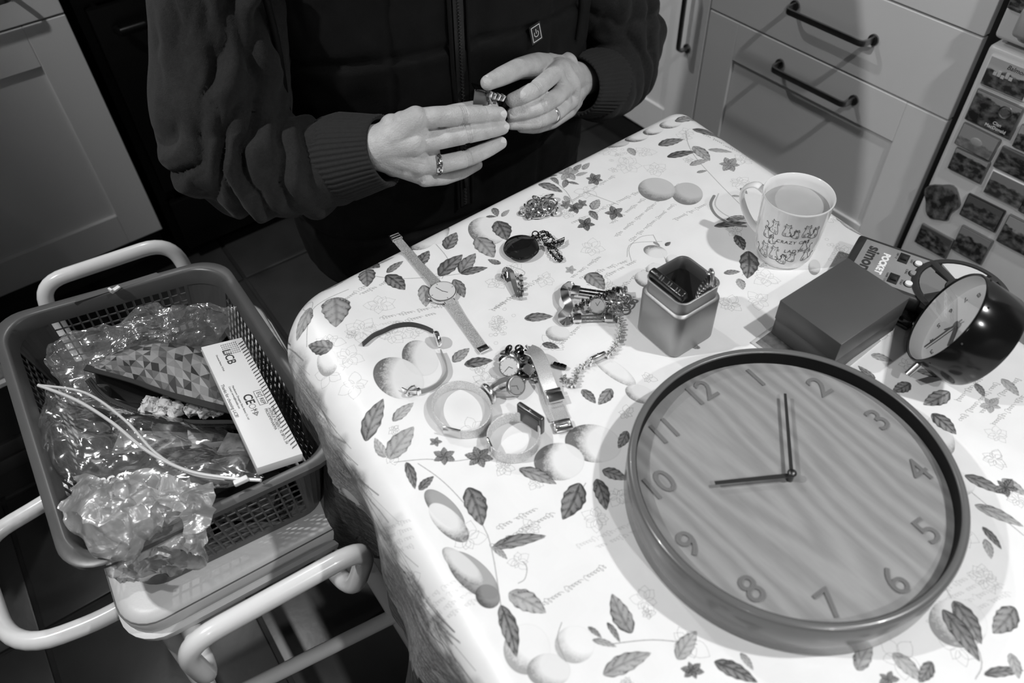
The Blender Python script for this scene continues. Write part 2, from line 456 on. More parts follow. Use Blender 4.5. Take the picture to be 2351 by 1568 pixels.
# picture magnets: procedural miniature landscapes
def picmat(name, seed, sky=.45, land=.04, hz=.55, rough=.2, spots=.5, amp=.12, freq=3.0):
    m = bpy.data.materials.new(name); m.use_nodes = True; nt = m.node_tree; N = nt.nodes; L = nt.links
    b = N['Principled BSDF']; b.inputs['Roughness'].default_value = rough; b.inputs['Coat Weight'].default_value = .3
    tc = N.new('ShaderNodeTexCoord'); sp = N.new('ShaderNodeSeparateXYZ'); L.new(tc.outputs['Generated'], sp.inputs[0])
    mp = N.new('ShaderNodeMapping'); mp.inputs['Location'].default_value = (seed*3.1, seed*1.7, seed); L.new(tc.outputs['Generated'], mp.inputs[0])
    n = N.new('ShaderNodeTexNoise'); n.inputs['Scale'].default_value = freq; n.inputs['Detail'].default_value = 6; L.new(mp.outputs[0], n.inputs['Vector'])
    a = N.new('ShaderNodeMath'); a.operation = 'MULTIPLY_ADD'; L.new(n.outputs[0], a.inputs[0]); a.inputs[1].default_value = amp*4; a.inputs[2].default_value = hz-amp*2
    g = N.new('ShaderNodeMath'); g.operation = 'SUBTRACT'; L.new(sp.outputs['Z'], g.inputs[0]); L.new(a.outputs[0], g.inputs[1])
    mr = N.new('ShaderNodeMapRange'); L.new(g.outputs[0], mr.inputs[0]); mr.inputs[1].default_value = -.02; mr.inputs[2].default_value = .03
    n2 = N.new('ShaderNodeTexNoise'); n2.inputs['Scale'].default_value = 5; n2.inputs['Detail'].default_value = 5; L.new(mp.outputs[0], n2.inputs['Vector'])
    l2 = N.new('ShaderNodeMapRange'); L.new(n2.outputs[0], l2.inputs[0]); l2.inputs[1].default_value = .42; l2.inputs[2].default_value = .72
    l2.inputs[3].default_value = land; l2.inputs[4].default_value = land+spots*.30
    mx = N.new('ShaderNodeMix'); mx.data_type = 'FLOAT'; L.new(mr.outputs[0], mx.inputs[0]); L.new(l2.outputs[0], mx.inputs[2]); mx.inputs[3].default_value = sky*1.5
    L.new(mx.outputs[0], b.inputs['Base Color']); return m
mags = [  # corners TL, TR, BR(approx) in photo pixels, sky, land, horizon, label
    ((2272, 122), (2375, 170), (2348, 240), (2248, 193), .34, .03, .62, 'glossy magnet with a hillside house picture, topmost on the freezer door'),
    ((2238, 203), (2350, 252), (2312, 326), (2215, 273), .20, .02, .85, 'dark magnet split between woodland picture and a round crest'),
    ((2205, 281), (2292, 322), (2273, 372), (2190, 335), .20, .14, .45, 'pale sheep picture magnet below the dark crest one'),
    ((2191, 340), (2270, 375), (2247, 427), (2173, 386), .20, .02, .80, 'waterfall picture magnet beneath the pale sheep magnet'),
    ((2346, 287), (2400, 310), (2380, 360), (2315, 340), .24, .02, .55, 'landscape magnet cut by the frame edge right of the crest'),
    ((2300, 335), (2400, 385), (2375, 440), (2278, 378), .06, .02, .80, 'very dark magnet below the frame-edge landscape one'),
    ((2274, 390), (2372, 435), (2335, 487), (2256, 440), .15, .04, .62, 'framed magnet of a grey mountain glen'),
    ((2140, 405), (2212, 450), (2170, 530), (2108, 480), .12, .02, .86, 'irregular cut-out flower magnet in the left column'),
    ((2220, 445), (2305, 488), (2280, 538), (2200, 493), .07, .03, .70, 'black framed magnet with rounded corners'),
    ((2350, 425), (2420, 460), (2400, 520), (2345, 490), .05, .02, .70, 'small dark magnet at frame edge above the tree one'),
    ((2313, 495), (2410, 540), (2380, 605), (2283, 555), .22, .02, .60, 'magnet with dark trees on a pale sky'),
    ((2118, 512), (2185, 558), (2165, 600), (2095, 552), .05, .02, .80, 'dark square magnet just above the game'),
    ((2205, 518), (2276, 556), (2250, 610), (2180, 575), .16, .02, .70, 'magnet showing a dark animal head over a pale field'),
    ((2320, -20), (2420, 20), (2400, 60), (2318, 8), .05, .02, .9, 'dark lettered magnet on the upper fridge door'),
]
for k, (q1, q2, q3, q4, sky, land, hz, lab) in enumerate(mags):
    ps = [at_x(q[0], q[1], XF-.004) for q in (q1, q2, q3, q4)]
    ys = [p.y for p in ps]; zs_ = [p.z for p in ps]
    y0 = (ys[0]+ys[3])/2; y1 = (ys[1]+ys[2])/2; z1_ = (zs_[0]+zs_[1])/2; z0_ = (zs_[2]+zs_[3])/2
    cy, cz = (y0+y1)/2, (z0_+z1_)/2; w, h = abs(y0-y1), abs(z1_-z0_)
    w = max(w, .03); h = max(h, .03)
    tk = thing('picture_magnet', (XF+.003, cy, cz), lab, 'magnet', 'picture magnets on the fridge freezer')
    edge = MT['blackplastic'] if k in (8,) else MT['white'] if k in (0, 6) else mat('magnet_edge%d' % k, .12, .25)
    tilt = Matrix.Rotation(rng.uniform(-.03, .03), 3, 'X')
    if k == 7:
        out = [(.5+.5*math.cos(a)*(1+.12*math.sin(3*a+1)+.08*math.sin(5*a)), .5+.5*math.sin(a)*(1+.1*math.sin(4*a))) for a in [2*PI*i/28 for i in range(28)]]
        Mx = Matrix(((0, 0, -1, XF+.005), (w, 0, 0, cy-w/2), (0, h, 0, cz-h/2), (0, 0, 0, 1)))
        B().prism(out, 0, .004, Mx).out('backing', edge, tk)
        B().prism([((x-.5)*.96+.5, (y-.5)*.96+.5) for x, y in out], .0038, .0046, Mx).out('picture', picmat('pic%d' % k, k+1.3, sky, land, hz), tk)
    else:
        B().box((XF+.0025, cy, cz), (.006, w, h), rot=tilt, bevel=.0015).out('backing', edge, tk)
        B().box((XF-.0007, cy, cz), (.001, w*.94, h*.92), rot=tilt).out('picture', picmat('pic%d' % k, k+1.3, sky, land, hz), tk, smooth=False)
    Mt = lambda yy, zz: Matrix(((0, 0, -1, XF-.0013), (-1, 0, 0, yy), (0, 1, 0, zz), (0, 0, 0, 1)))
    if k == 0:
        text('lettering', 'Balmoral', .011, Mt(cy-.012, cz+.018), MT['ink'], tk, shear=.3)
        for q in range(5): B().box((XF-.0016, cy+.022-q*.007, cz+(0, .002, -.001, .004, .001)[q]), (.0006, .006, .006+.004*(q % 2))).out('painted_tower', mat('tower%d' % q, .5, .5), tk, smooth=False)
    if k == 1:
        text('lettering', 'Clan\nMacDonald', .0085, Mt(cy-.014, cz-.018), MT['white'], tk)
        B().torus((XF-.0012, cy-.018, cz+.012), .011, .0012, Matrix.Rotation(PI/2, 3, 'Y')).out('crest_ring', MT['steel'], tk)
        B().prism([(.006*math.cos(a)*(1+.3*math.sin(5*a)), .006*math.sin(a)*(1+.3*math.cos(3*a))) for a in [2*PI*i/20 for i in range(20)]], 0, .0005,
                  Mt(cy-.018, cz+.012)).out('crest', mat('crest_grey', .10, .5), tk)
    if k == 2:
        B().sphere((XF-.0012, cy, cz), .009, (.08, 1.3, .9)).out('painted_sheep', mat('sheep', .33, .6), tk)

# --- low unit at the far left edge
t = thing('low_unit', (-.45, 1.5, 0), 'grey low cupboard with pale edge trim at left frame edge', 'cupboard')
YU = 1.35
pe = at_y(30, 868, YU); pt = at_y(0, 719, YU)
B().box((pe.x-.3, YU+.2, (pe.z+.60)/2), (.62, .39, .60-pe.z), bevel=.002).out('body', MT['cabinet'], t)
B().box((pe.x-.315, YU-.004, pe.z+.003), (.64, .012, .008)).out('trim', MT['white'], t, smooth=False)
B().box((pe.x-.006, YU-.004, (pe.z+.60)/2), (.008, .012, .60-pe.z)).out('trim', MT['white'], t, smooth=False)
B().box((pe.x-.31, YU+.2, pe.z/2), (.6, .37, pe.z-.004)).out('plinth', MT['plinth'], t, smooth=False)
for k in range(2):
    B().box((pe.x-.31, YU+.012, .085+k*.04), (.6, .012, .034), bevel=.002).out('slat', mat('slat_dark', .05, .4), t)
# ================================================================== the table and its cloths
def xl(y): return .154+.115*(y-.72)
def xr_(y): return .868+.082*(y-.74)
YF, YN = .742, -.34
WD = .70
def loc2w(s, y):
    """flat cloth coordinates: s metres from the left edge, y world"""
    yy = max(min(y, YF), YN)
    return xl(yy)+s/WD*(xr_(yy)-xl(yy)), y
def w2loc(x, y):
    yy = max(min(y, YF), YN)
    return (x-xl(yy))/(xr_(yy)-xl(yy))*WD, y
CR = .035   # corner radius
def drape(s, y, off, Rr, hem, flare=.0, wave=1.0, inset=0.0):
    """flat cloth point -> draped world point over the table edge"""
    k = min(max(s/WD, 0), 1); CRk = CR*(1-k)+.006*k; Rr = Rr*(1-.45*k)
    cx = min(max(s, CR+Rr), WD-CRk-Rr); cy = min(max(y, YN+CRk+Rr), YF-CRk-Rr)
    dx, dy = s-cx, y-cy
    dist = math.hypot(dx, dy)
    d = dist-CRk
    if d <= 0: 
        wx, wy = loc2w(s, y); return Vector((wx, wy, TT+off))
    n = Vector((dx/dist, dy/dist, 0))
    # distances: flat for nothing, then an arc of radius Rr, then straight down
    al = d/Rr
    if al < PI/2: h = Rr*math.sin(al); v = Rr*(1-math.cos(al))
    else: h = Rr; v = Rr+(d-Rr*PI/2)
    down = max(0, v-Rr*.6)
    cornerness = min(abs(dx), abs(dy))/(dist+1e-6)
    w = wave*down*(.10*math.sin(y*23+.5)+.06*math.sin(y*51+s*7)+.12*math.sin(s*19+1)*(abs(dy) > .01)) + flare*down + cornerness*down*.18
    h -= inset*min(1, v/.01)
    px = cx+n.x*(CRk+h+w); py = cy+n.y*(CRk+h+w)
    wx, wy = loc2w(px, py)
    if py > YF: wy = py
    return Vector((wx, wy, TT+off-v))
def cloth_mesh(name, off, Rr, hemf, step=.006, flare=0.0, wave=1.0, inset=0.0):
    """hemf(angle side) -> length beyond the edge"""
    ext = .24
    s0, s1, y0, y1 = -ext, WD+ext, YN-ext, YF+ext
    nx = int((s1-s0)/step); ny = int((y1-y0)/step)
    bm = bmesh.new(); uvl = bm.loops.layers.uv.new('UVMap'); g = {}; fl = {}
    def get(i, j):
        if (i, j) not in g:
            s = s0+(s1-s0)*i/nx; y = y0+(y1-y0)*j/ny
            g[i, j] = bm.verts.new(drape(s, y, off, Rr, 0, flare, wave, inset)); fl[g[i, j]] = loc2w(s, y)
        return g[i, j]
    def inside(s, y):
        cx = min(max(s, CR), WD-CR); cy = min(max(y, YN+CR), YF-CR)
        return math.hypot(s-cx, y-cy)-CR <= hemf(s, y)
    for i in range(nx):
        for j in range(ny):
            s = s0+(s1-s0)*(i+.5)/nx; y = y0+(y1-y0)*(j+.5)/ny
            if not inside(s, y): continue
            f = bm.faces.new([get(i, j), get(i+1, j), get(i+1, j+1), get(i, j+1)])
            for l in f.loops:
                wx, wy = fl[l.vert]; l[uvl].uv = ((wx+.14)/1.24, (wy+.42)/1.40)
    me = bpy.data.meshes.new(name); bm.to_mesh(me); bm.free(); return me
tb = thing('kitchen_table', (.5, .2, 0), 'kitchen table hidden beneath the fruit patterned cloth', 'table')
top = B(); o_ = []
for s, y in ((.05, YN+.03), (WD-.05, YN+.035), (WD-.035, YN+.05), (WD-.035, YF-.05), (WD-.05, YF-.035), (.05, YF-.03), (.03, YF-.05), (.03, YN+.05)):
    o_.append(loc2w(s, y))
top.prism(o_, TT-.03, TT-.005).out('tabletop', MT['blackplastic'], tb, smooth=False)
for s, y in ((.09, YN+.1), (WD-.09, YN+.1), (WD-.09, YF-.1), (.09, YF-.1)):
    x_, y_ = loc2w(s, y)
    B().cyl((x_, y_, 0), (x_, y_, TT-.03), .02).out('leg', MT['blackplastic'], tb)
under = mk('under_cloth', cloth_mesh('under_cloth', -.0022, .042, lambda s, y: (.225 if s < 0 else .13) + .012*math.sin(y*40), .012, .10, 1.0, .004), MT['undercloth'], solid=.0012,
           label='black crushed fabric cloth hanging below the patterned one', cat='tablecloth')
b = B()
for k in range(26):   # fringe threads at the far left corner
    p = drape(-.10-.005*rng.random(), YF+.035+.05*rng.random(), -.002, .042, 0, .1, 1.0) if k % 2 else drape(-.13+.06*rng.random(), YF+.09, -.002, .042, 0, .1, 1.0)
    q = p+Vector((-.02*rng.random()-.004, .012*rng.random(), -.012+.02*rng.random()))
    b.tube(spline([p, (p+q)/2+Vector((rng.uniform(-.006, .006), rng.uniform(-.006, .006), .004)), q], 3), .0005, m=4)
fr = b.out('fringe', mat('thread', .12, .8), under, kind='stuff')

# ---- the printed pattern, drawn stroke by stroke into an array (top view of the cloth, .4 mm a pixel)
PXM = 2600.0
IW, IH = int(1.24*PXM), int(1.40*PXM)
TONE = np.full((IH, IW), .86, np.float32)
_ns = {}
def lownoise(n, seed):
    r = np.random.RandomState(seed); g = r.rand(IH//n+3, IW//n+3).astype(np.float32)
    yy = np.arange(IH)/n; xx = np.arange(IW)/n
    y0 = yy.astype(int); x0 = xx.astype(int); fy = (yy-y0)[:, None].astype(np.float32); fx = (xx-x0)[None, :].astype(np.float32)
    fy = fy*fy*(3-2*fy); fx = fx*fx*(3-2*fx)
    return (g[y0][:, x0]*(1-fy)*(1-fx)+g[y0+1][:, x0]*fy*(1-fx)+g[y0][:, x0+1]*(1-fy)*fx+g[y0+1][:, x0+1]*fy*fx)
SPECK = lownoise(3, 1)*.55+lownoise(9, 2)*.45
SOFT = lownoise(45, 3)
def win(cx, cy, r):
    x0, x1 = max(0, int(cx-r)), min(IW, int(cx+r)+1); y0, y1 = max(0, int(cy-r)), min(IH, int(cy+r)+1)
    if x1 <= x0 or y1 <= y0: return None
    Y, X = np.mgrid[y0:y1, x0:x1].astype(np.float32)
    return (slice(y0, y1), slice(x0, x1)), X, Y
def W2I(x, y): return (x+.14)*PXM, (y+.42)*PXM
def P2I(px, py):
    p = T(px, py); return W2I(p.x, p.y)
def blend(sl, val, a):
    TONE[sl] = TONE[sl]*(1-a)+val*a
def sstep(a, b, x):
    t = np.clip((x-a)/(b-a), 0, 1); return t*t*(3-2*t)
def leaf_i(A, Bq, wr=.42, dark=1.0, bend=0.0, heart=False, seed=0):
    ax, ay = A; bx, by = Bq
    L = math.hypot(bx-ax, by-ay)
    if L < 4: return
    w = win((ax+bx)/2, (ay+by)/2, L*.75+4)
    if w is None: return
    sl, X, Y = w
    ux, uy = (bx-ax)/L, (by-ay)/L
    t = ((X-ax)*ux+(Y-ay)*uy)/L; s = (-(X-ax)*uy+(Y-ay)*ux)/L
    s = s-bend*np.sin(PI*np.clip(t, 0, 1))
    tc = np.clip(t, 0, 1)
    prof = wr*.5*(np.sin(PI*tc**(.62 if heart else .78))**.8)*(1+.05*np.sin(tc*30+seed))
    prof = np.where((t > 0) & (t < 1), prof, 0)
    r = np.abs(s)/np.maximum(prof, 1e-4)
    soft = 1.5/L/np.maximum(prof, 1e-4)
    m = sstep(1+soft, 1-soft, r)*(prof > 0)
    side = (s > 0).astype(np.float32); sp_ = SPECK[sl]
    ve = .5+.5*np.sin(t*26-np.abs(s)/wr*15+seed+2.5*(sp_-.5))
    sp = SPECK[sl]
    v = .36+.14*math.sin(seed*12.9)-.12*side-.24*dark*(ve**2)*(.25+.75*r.clip(0, 1))*(.2+1.5*sp)-.16*dark*sstep(.25, 0, r)+.12*(1-r.clip(0, 1))*side
    v = v-.22*dark*sstep(.75, 1.0, r)*(.3+.9*sp)-.16*dark*sstep(.45, .0, t)*sp
    blend(sl, np.clip(v, .025, .7), m*.96)
def leaf(x0, y0, x1, y1, wr=.42, dark=1.0, bend=0.0, heart=False):
    leaf_i(P2I(x0, y0), P2I(x1, y1), wr, dark, bend, heart, x0*.37)
def fruit_i(c, rx, ry, ang=0.0, lo=.25, hi=.80, lx=-.5, ly=.5, edge=.5):
    """an oval fruit, dark towards (lx,ly)"""
    w = win(c[0], c[1], max(rx, ry)+3)
    if w is None: return
    sl, X, Y = w; ca, sa = math.cos(ang), math.sin(ang)
    u = ((X-c[0])*ca+(Y-c[1])*sa)/rx; v = (-(X-c[0])*sa+(Y-c[1])*ca)/ry
    r = np.sqrt(u*u+v*v); m = sstep(1+1.5/rx, 1-1.5/rx, r)
    dx_, dy_ = (X-c[0])/max(rx, ry), (Y-c[1])/max(rx, ry)
    sh = np.clip((dx_*lx+dy_*ly)*1.15+edge*1.2*r*r-.22, 0, 1)
    sh = np.clip(sh*1.35*(.45+1.1*SPECK[sl]), 0, 1)
    lo = lo*.6
    val = hi-(hi-lo)*sh-.05*sstep(.92, 1, r)
    blend(sl, val, m*.95)
def fruit(px, py, rpx, rpy, deg=0, **k):
    l0 = (k.get('lx', -.5), k.get('ly', .5)); o1 = P2I(px, py); o2 = P2I(px+l0[0]*20, py+l0[1]*20); nn = math.hypot(*l0)/max(1e-6, math.hypot(o2[0]-o1[0], o2[1]-o1[1]))
    k['lx'], k['ly'] = (o2[0]-o1[0])*nn, (o2[1]-o1[1])*nn
    """centre and half axes in the photograph, turned onto the cloth"""
    c = P2I(px, py); a = R(deg)
    e1 = P2I(px+rpx*math.cos(a), py+rpx*math.sin(a)); e2 = P2I(px-rpy*math.sin(a), py+rpy*math.cos(a))
    v1 = np.array([e1[0]-c[0], e1[1]-c[1]]); v2 = np.array([e2[0]-c[0], e2[1]-c[1]])
    U_, S_, Vt = np.linalg.svd(np.array([v1, v2]).T)
    fruit_i(c, S_[0], S_[1], math.atan2(U_[1, 0], U_[0, 0]), **k)
def stroke_i(pts, wd=1.0, v=.25, a=.8):
    v = v*.75; wd = wd*1.15; a = min(1, a*1.15)
    pts = np.array(pts, np.float32)
    if len(pts) < 2: return
    for (x0, y0), (x1, y1) in zip(pts[:-1], pts[1:]):
        L = math.hypot(x1-x0, y1-y0)
        w = win((x0+x1)/2, (y0+y1)/2, L/2+wd+2)
        if w is None: continue
        sl, X, Y = w
        t = np.clip(((X-x0)*(x1-x0)+(Y-y0)*(y1-y0))/max(L*L, 1e-3), 0, 1)
        d = np.hypot(X-x0-t*(x1-x0), Y-y0-t*(y1-y0))
        m = np.clip(wd/2+.6-d, 0, 1)*a
        blend(sl, v, m)
def stroke(pts, wd=1.0, v=.25, a=.8, n=5):
    q = [Vector((*P2I(x, y), 0)) for x, y in pts]
    if len(q) > 2: q = spline(q, n)
    stroke_i([(p.x, p.y) for p in q], wd, v, a)
def script_i(p, q, h=9, v=.42, a=.6):
    """cursive handwriting-like line from p to q (image px)"""
    L = math.hypot(q[0]-p[0], q[1]-p[1]); ux, uy = (q[0]-p[0])/L, (q[1]-p[1])/L
    x = 0; 
    while x < L-h:
        wl = rng.uniform(3, 8)*h*.5; pts = []; n = int(wl/1.5); ph = rng.uniform(0, 6); asc = rng.uniform(0, 6)
        for i in range(n):
            t = i*1.5; amp = h*.24*(1+1.5*max(0, math.sin(t*.13+asc))**3)
            cy = amp*math.sin(t*1.25/(h/9)+ph); cxx = x+t+.32*h*math.cos(t*1.25/(h/9)+ph+.6)
            pts.append((p[0]+ux*cxx-uy*cy, p[1]+uy*cxx+ux*cy))
        stroke_i(pts[::1], .7, v, a); x += wl+h*.55
def script(x0, y0, x1, y1, h=15, v=.42, a=.6): script_i(P2I(x0, y0), P2I(x1, y1), h, v, a)
def sketch_i(c, r, n=7, v=.45, a=.55, seed=0):
    """outline flower / foliage scribble"""
    rr = random.Random(seed)
    for k in range(n):
        an = 2*PI*k/n+rr.uniform(-.3, .3); ln = r*rr.uniform(.5, 1)
        m1 = (c[0]+ln*math.cos(an), c[1]+ln*math.sin(an)); w_ = ln*.35
        L_ = [(c[0]+t*(m1[0]-c[0])-math.sin(an)*w_*math.sin(PI*t)*sg+rr.uniform(-1, 1), c[1]+t*(m1[1]-c[1])+math.cos(an)*w_*math.sin(PI*t)*sg+rr.uniform(-1, 1))
              for sg, ts in ((1, np.linspace(.1, 1, 7)), (-1, np.linspace(1, .1, 7))) for t in ts]
        stroke_i(L_, .7, v, a)
def sketch(x, y, rp, n=7, v=.45, a=.55):
    c = P2I(x, y); e = P2I(x+rp, y); sketch_i(c, math.hypot(e[0]-c[0], e[1]-c[1]), n, v, a, int(x*7+y))
def bunch(x, y, n=16, rp=5, sx=20, sy=26):
    for k in range(n):
        c = P2I(x+rng.gauss(0, sx*.5), y+rng.gauss(0, sy*.5)); pts = [(c[0]+6*math.cos(t), c[1]+6*math.sin(t)) for t in np.linspace(0, 6.4, 10)]
        stroke_i(pts, .7, .45, .5)
# background sketch lines everywhere, handwriting in patches
for k in range(230):
    c = (rng.uniform(0, IW), rng.uniform(0, IH)); sketch_i(c, rng.uniform(20, 60), rng.choice([5, 6, 8, 11]), .34, .55, k)
for k in range(40):
    c = (rng.uniform(0, IW), rng.uniform(0, IH)); a_ = rng.choice([2.6, 2.75, 2.9]); l_ = rng.uniform(80, 200)
    for q in range(rng.choice([2, 3, 4])):
        o = (c[0]+q*22*math.sin(a_)*-1, c[1]+q*22*math.cos(a_)); script_i(o, (o[0]+l_*math.cos(a_), o[1]+l_*math.sin(a_)), 15, .52, .5)
# named places of the photograph
for s_ in [(1548, 470, 1440, 560), (1520, 455, 1412, 545), (1495, 445, 1395, 520), (1470, 440, 1330, 505), (1410, 405, 1300, 470), (1378, 590, 1310, 640), (1460, 600, 1340, 660),
           (1500, 605, 1400, 680), (1440, 600, 1330, 640), (1660, 330, 1600, 300), (1735, 360, 1650, 330), (1030, 700, 880, 730), (1000, 720, 900, 745), (850, 650, 790, 690), (905, 640, 820, 680),
           (1240, 640, 1150, 700), (1210, 660, 1120, 720), (1330, 750, 1290, 790), (2290, 880, 2210, 960), (2340, 870, 2240, 960), (2350, 910, 2270, 985), (2260, 860, 2190, 930),
           (1390, 1300, 1260, 1380), (1230, 1170, 1150, 1210), (1270, 1180, 1160, 1240), (1840, 560, 1700, 640), (1900, 480, 1830, 520), (1620, 470, 1560, 500), (1110, 900, 1190, 880)]:
    script(*s_, h=16, v=.28, a=.8)
for s_ in [(1440, 380, 36, 9), (1400, 345, 30, 7), (1505, 390, 34, 9), (1250, 455, 26, 8), (1360, 570, 36, 9), (870, 700, 40, 9), (830, 760, 44, 12), (900, 770, 36, 9), (800, 820, 40, 9), (950, 760, 34, 8),
           (1250, 640, 30, 8), (1180, 620, 26, 8), (1480, 350, 34, 8), (1650, 300, 30, 8), (1140, 740, 26, 8), (1000, 640, 20, 8), (1760, 640, 40, 9), (1740, 690, 36, 9), (1940, 580, 26, 9),
           (1370, 1190, 40, 10), (1420, 1140, 34, 9), (1190, 1290, 30, 8), (2200, 1220, 50, 9), (2260, 1330, 40, 9), (2290, 1000, 30, 7), (1270, 905, 24, 7), (1480, 1380, 40, 8), (1230, 1110, 24, 7), (745, 790, 30, 8)]:
    sketch(*s_)
for s_ in [(1425, 360), (1140, 760), (1150, 745), (1920, 570)]: bunch(*s_)
# stems
for st in [[(775, 590), (830, 625), (905, 640), (1010, 635), (1080, 625)], [(700, 790), (712, 720), (745, 690), (800, 665)], [(1000, 560), (1030, 600), (1015, 640)], [(1250, 400), (1300, 440), (1320, 480)],
           [(905, 1062), (980, 1055), (1040, 1060), (1130, 1045)], [(960, 1065), (1010, 1100), (1060, 1150), (1120, 1230), (1150, 1390)], [(1575, 300), (1580, 330), (1600, 365), (1650, 420), (1700, 470)],
           [(1340, 440), (1420, 470)], [(1300, 1180), (1345, 1110)], [(1150, 1240), (1200, 1250), (1250, 1235)], [(1500, 540), (1520, 580), (1540, 620)], [(2160, 1330), (2250, 1500), (2240, 1560)],
           [(2230, 1130), (2290, 1180), (2351, 1230)], [(1400, 1480), (1500, 1470), (1600, 1480)]]:
    stroke(st, 2.2, .48, .7)
# fruit
fruit(1005, 530, 26, 32, 20, lo=.30, lx=.4, ly=-.4); fruit(963, 540, 44, 34, -10, lo=.28, lx=-.8, ly=.2)
fruit(1118, 530, 44, 32, 12, lo=.26, lx=-.8, ly=.3)
fruit(1578, 445, 36, 26, 6, lo=.32, hi=.55); fruit(1508, 435, 43, 27, 6, lo=.33, hi=.58)
fruit(965, 822, 46, 38, 40, lo=.22, lx=-1.0, ly=.1, edge=.35); fruit(915, 868, 62, 46, 25, lo=.20, lx=-1.1, ly=.1, edge=.3)
fruit(1362, 1018, 66, 44, 10, lo=.22, lx=-.9, ly=.0); fruit(1284, 1060, 58, 44, 0, lo=.24, lx=-.9, ly=.1)
fruit(1020, 1170, 62, 26, 45, lo=.14, hi=.35); fruit(1030, 1200, 60, 27, 44, lo=.30, lx=0, ly=.6)
fruit(1085, 1320, 75, 34, 42, lo=.12, hi=.38); fruit(1062, 1300, 62, 22, 42, lo=.30, hi=.72); fruit(1120, 1370, 30, 26, 40, lo=.08, hi=.25)
fruit(1505, 578, 28, 14, 12, lo=.32, lx=-.5, ly=-.6); fruit(1544, 598, 16, 13, 0, lo=.35); fruit(1505, 622, 22, 18, 10, lo=.33); fruit(1482, 642, 26, 18, 20, lo=.25); fruit(1540, 628, 14, 11, 0, lo=.35)
fruit(1281, 766, 28, 18, 5, lo=.48, hi=.78); fruit(1420, 330, 25, 8, -6, lo=.3, hi=.6); fruit(1462, 315, 28, 11, -8, lo=.15); fruit(1500, 300, 24, 10, -10, lo=.15); fruit(1540, 285, 26, 10, -8, lo=.2)
fruit(1410, 850, 60, 18, 35, lo=.55, hi=.84); fruit(1470, 905, 36, 20, 20, lo=.4, hi=.8); fruit(2160, 1000, 26, 50, -28, lo=.25); fruit(2200, 1430, 70, 56, 20, lo=.45, hi=.84)
fruit(2190, 1110, 50, 30, 10, lo=.4); fruit(1970, 520, 44, 14, 22, lo=.35, hi=.7); fruit(1985, 508, 44, 10, 24, lo=.15, hi=.4); fruit(1935, 500, 14, 8, 10, lo=.35); fruit(750, 830, 26, 30, 0, lo=.6, hi=.84)
fruit(1210, 1490, 54, 60, 0, lo=.62, hi=.85); fruit(1260, 1540, 50, 40, 0, lo=.50, hi=.78); fruit(1320, 1480, 46, 44, 0, lo=.76, hi=.86); fruit(1870, 614, 14, 18, 0, lo=.45, hi=.7)
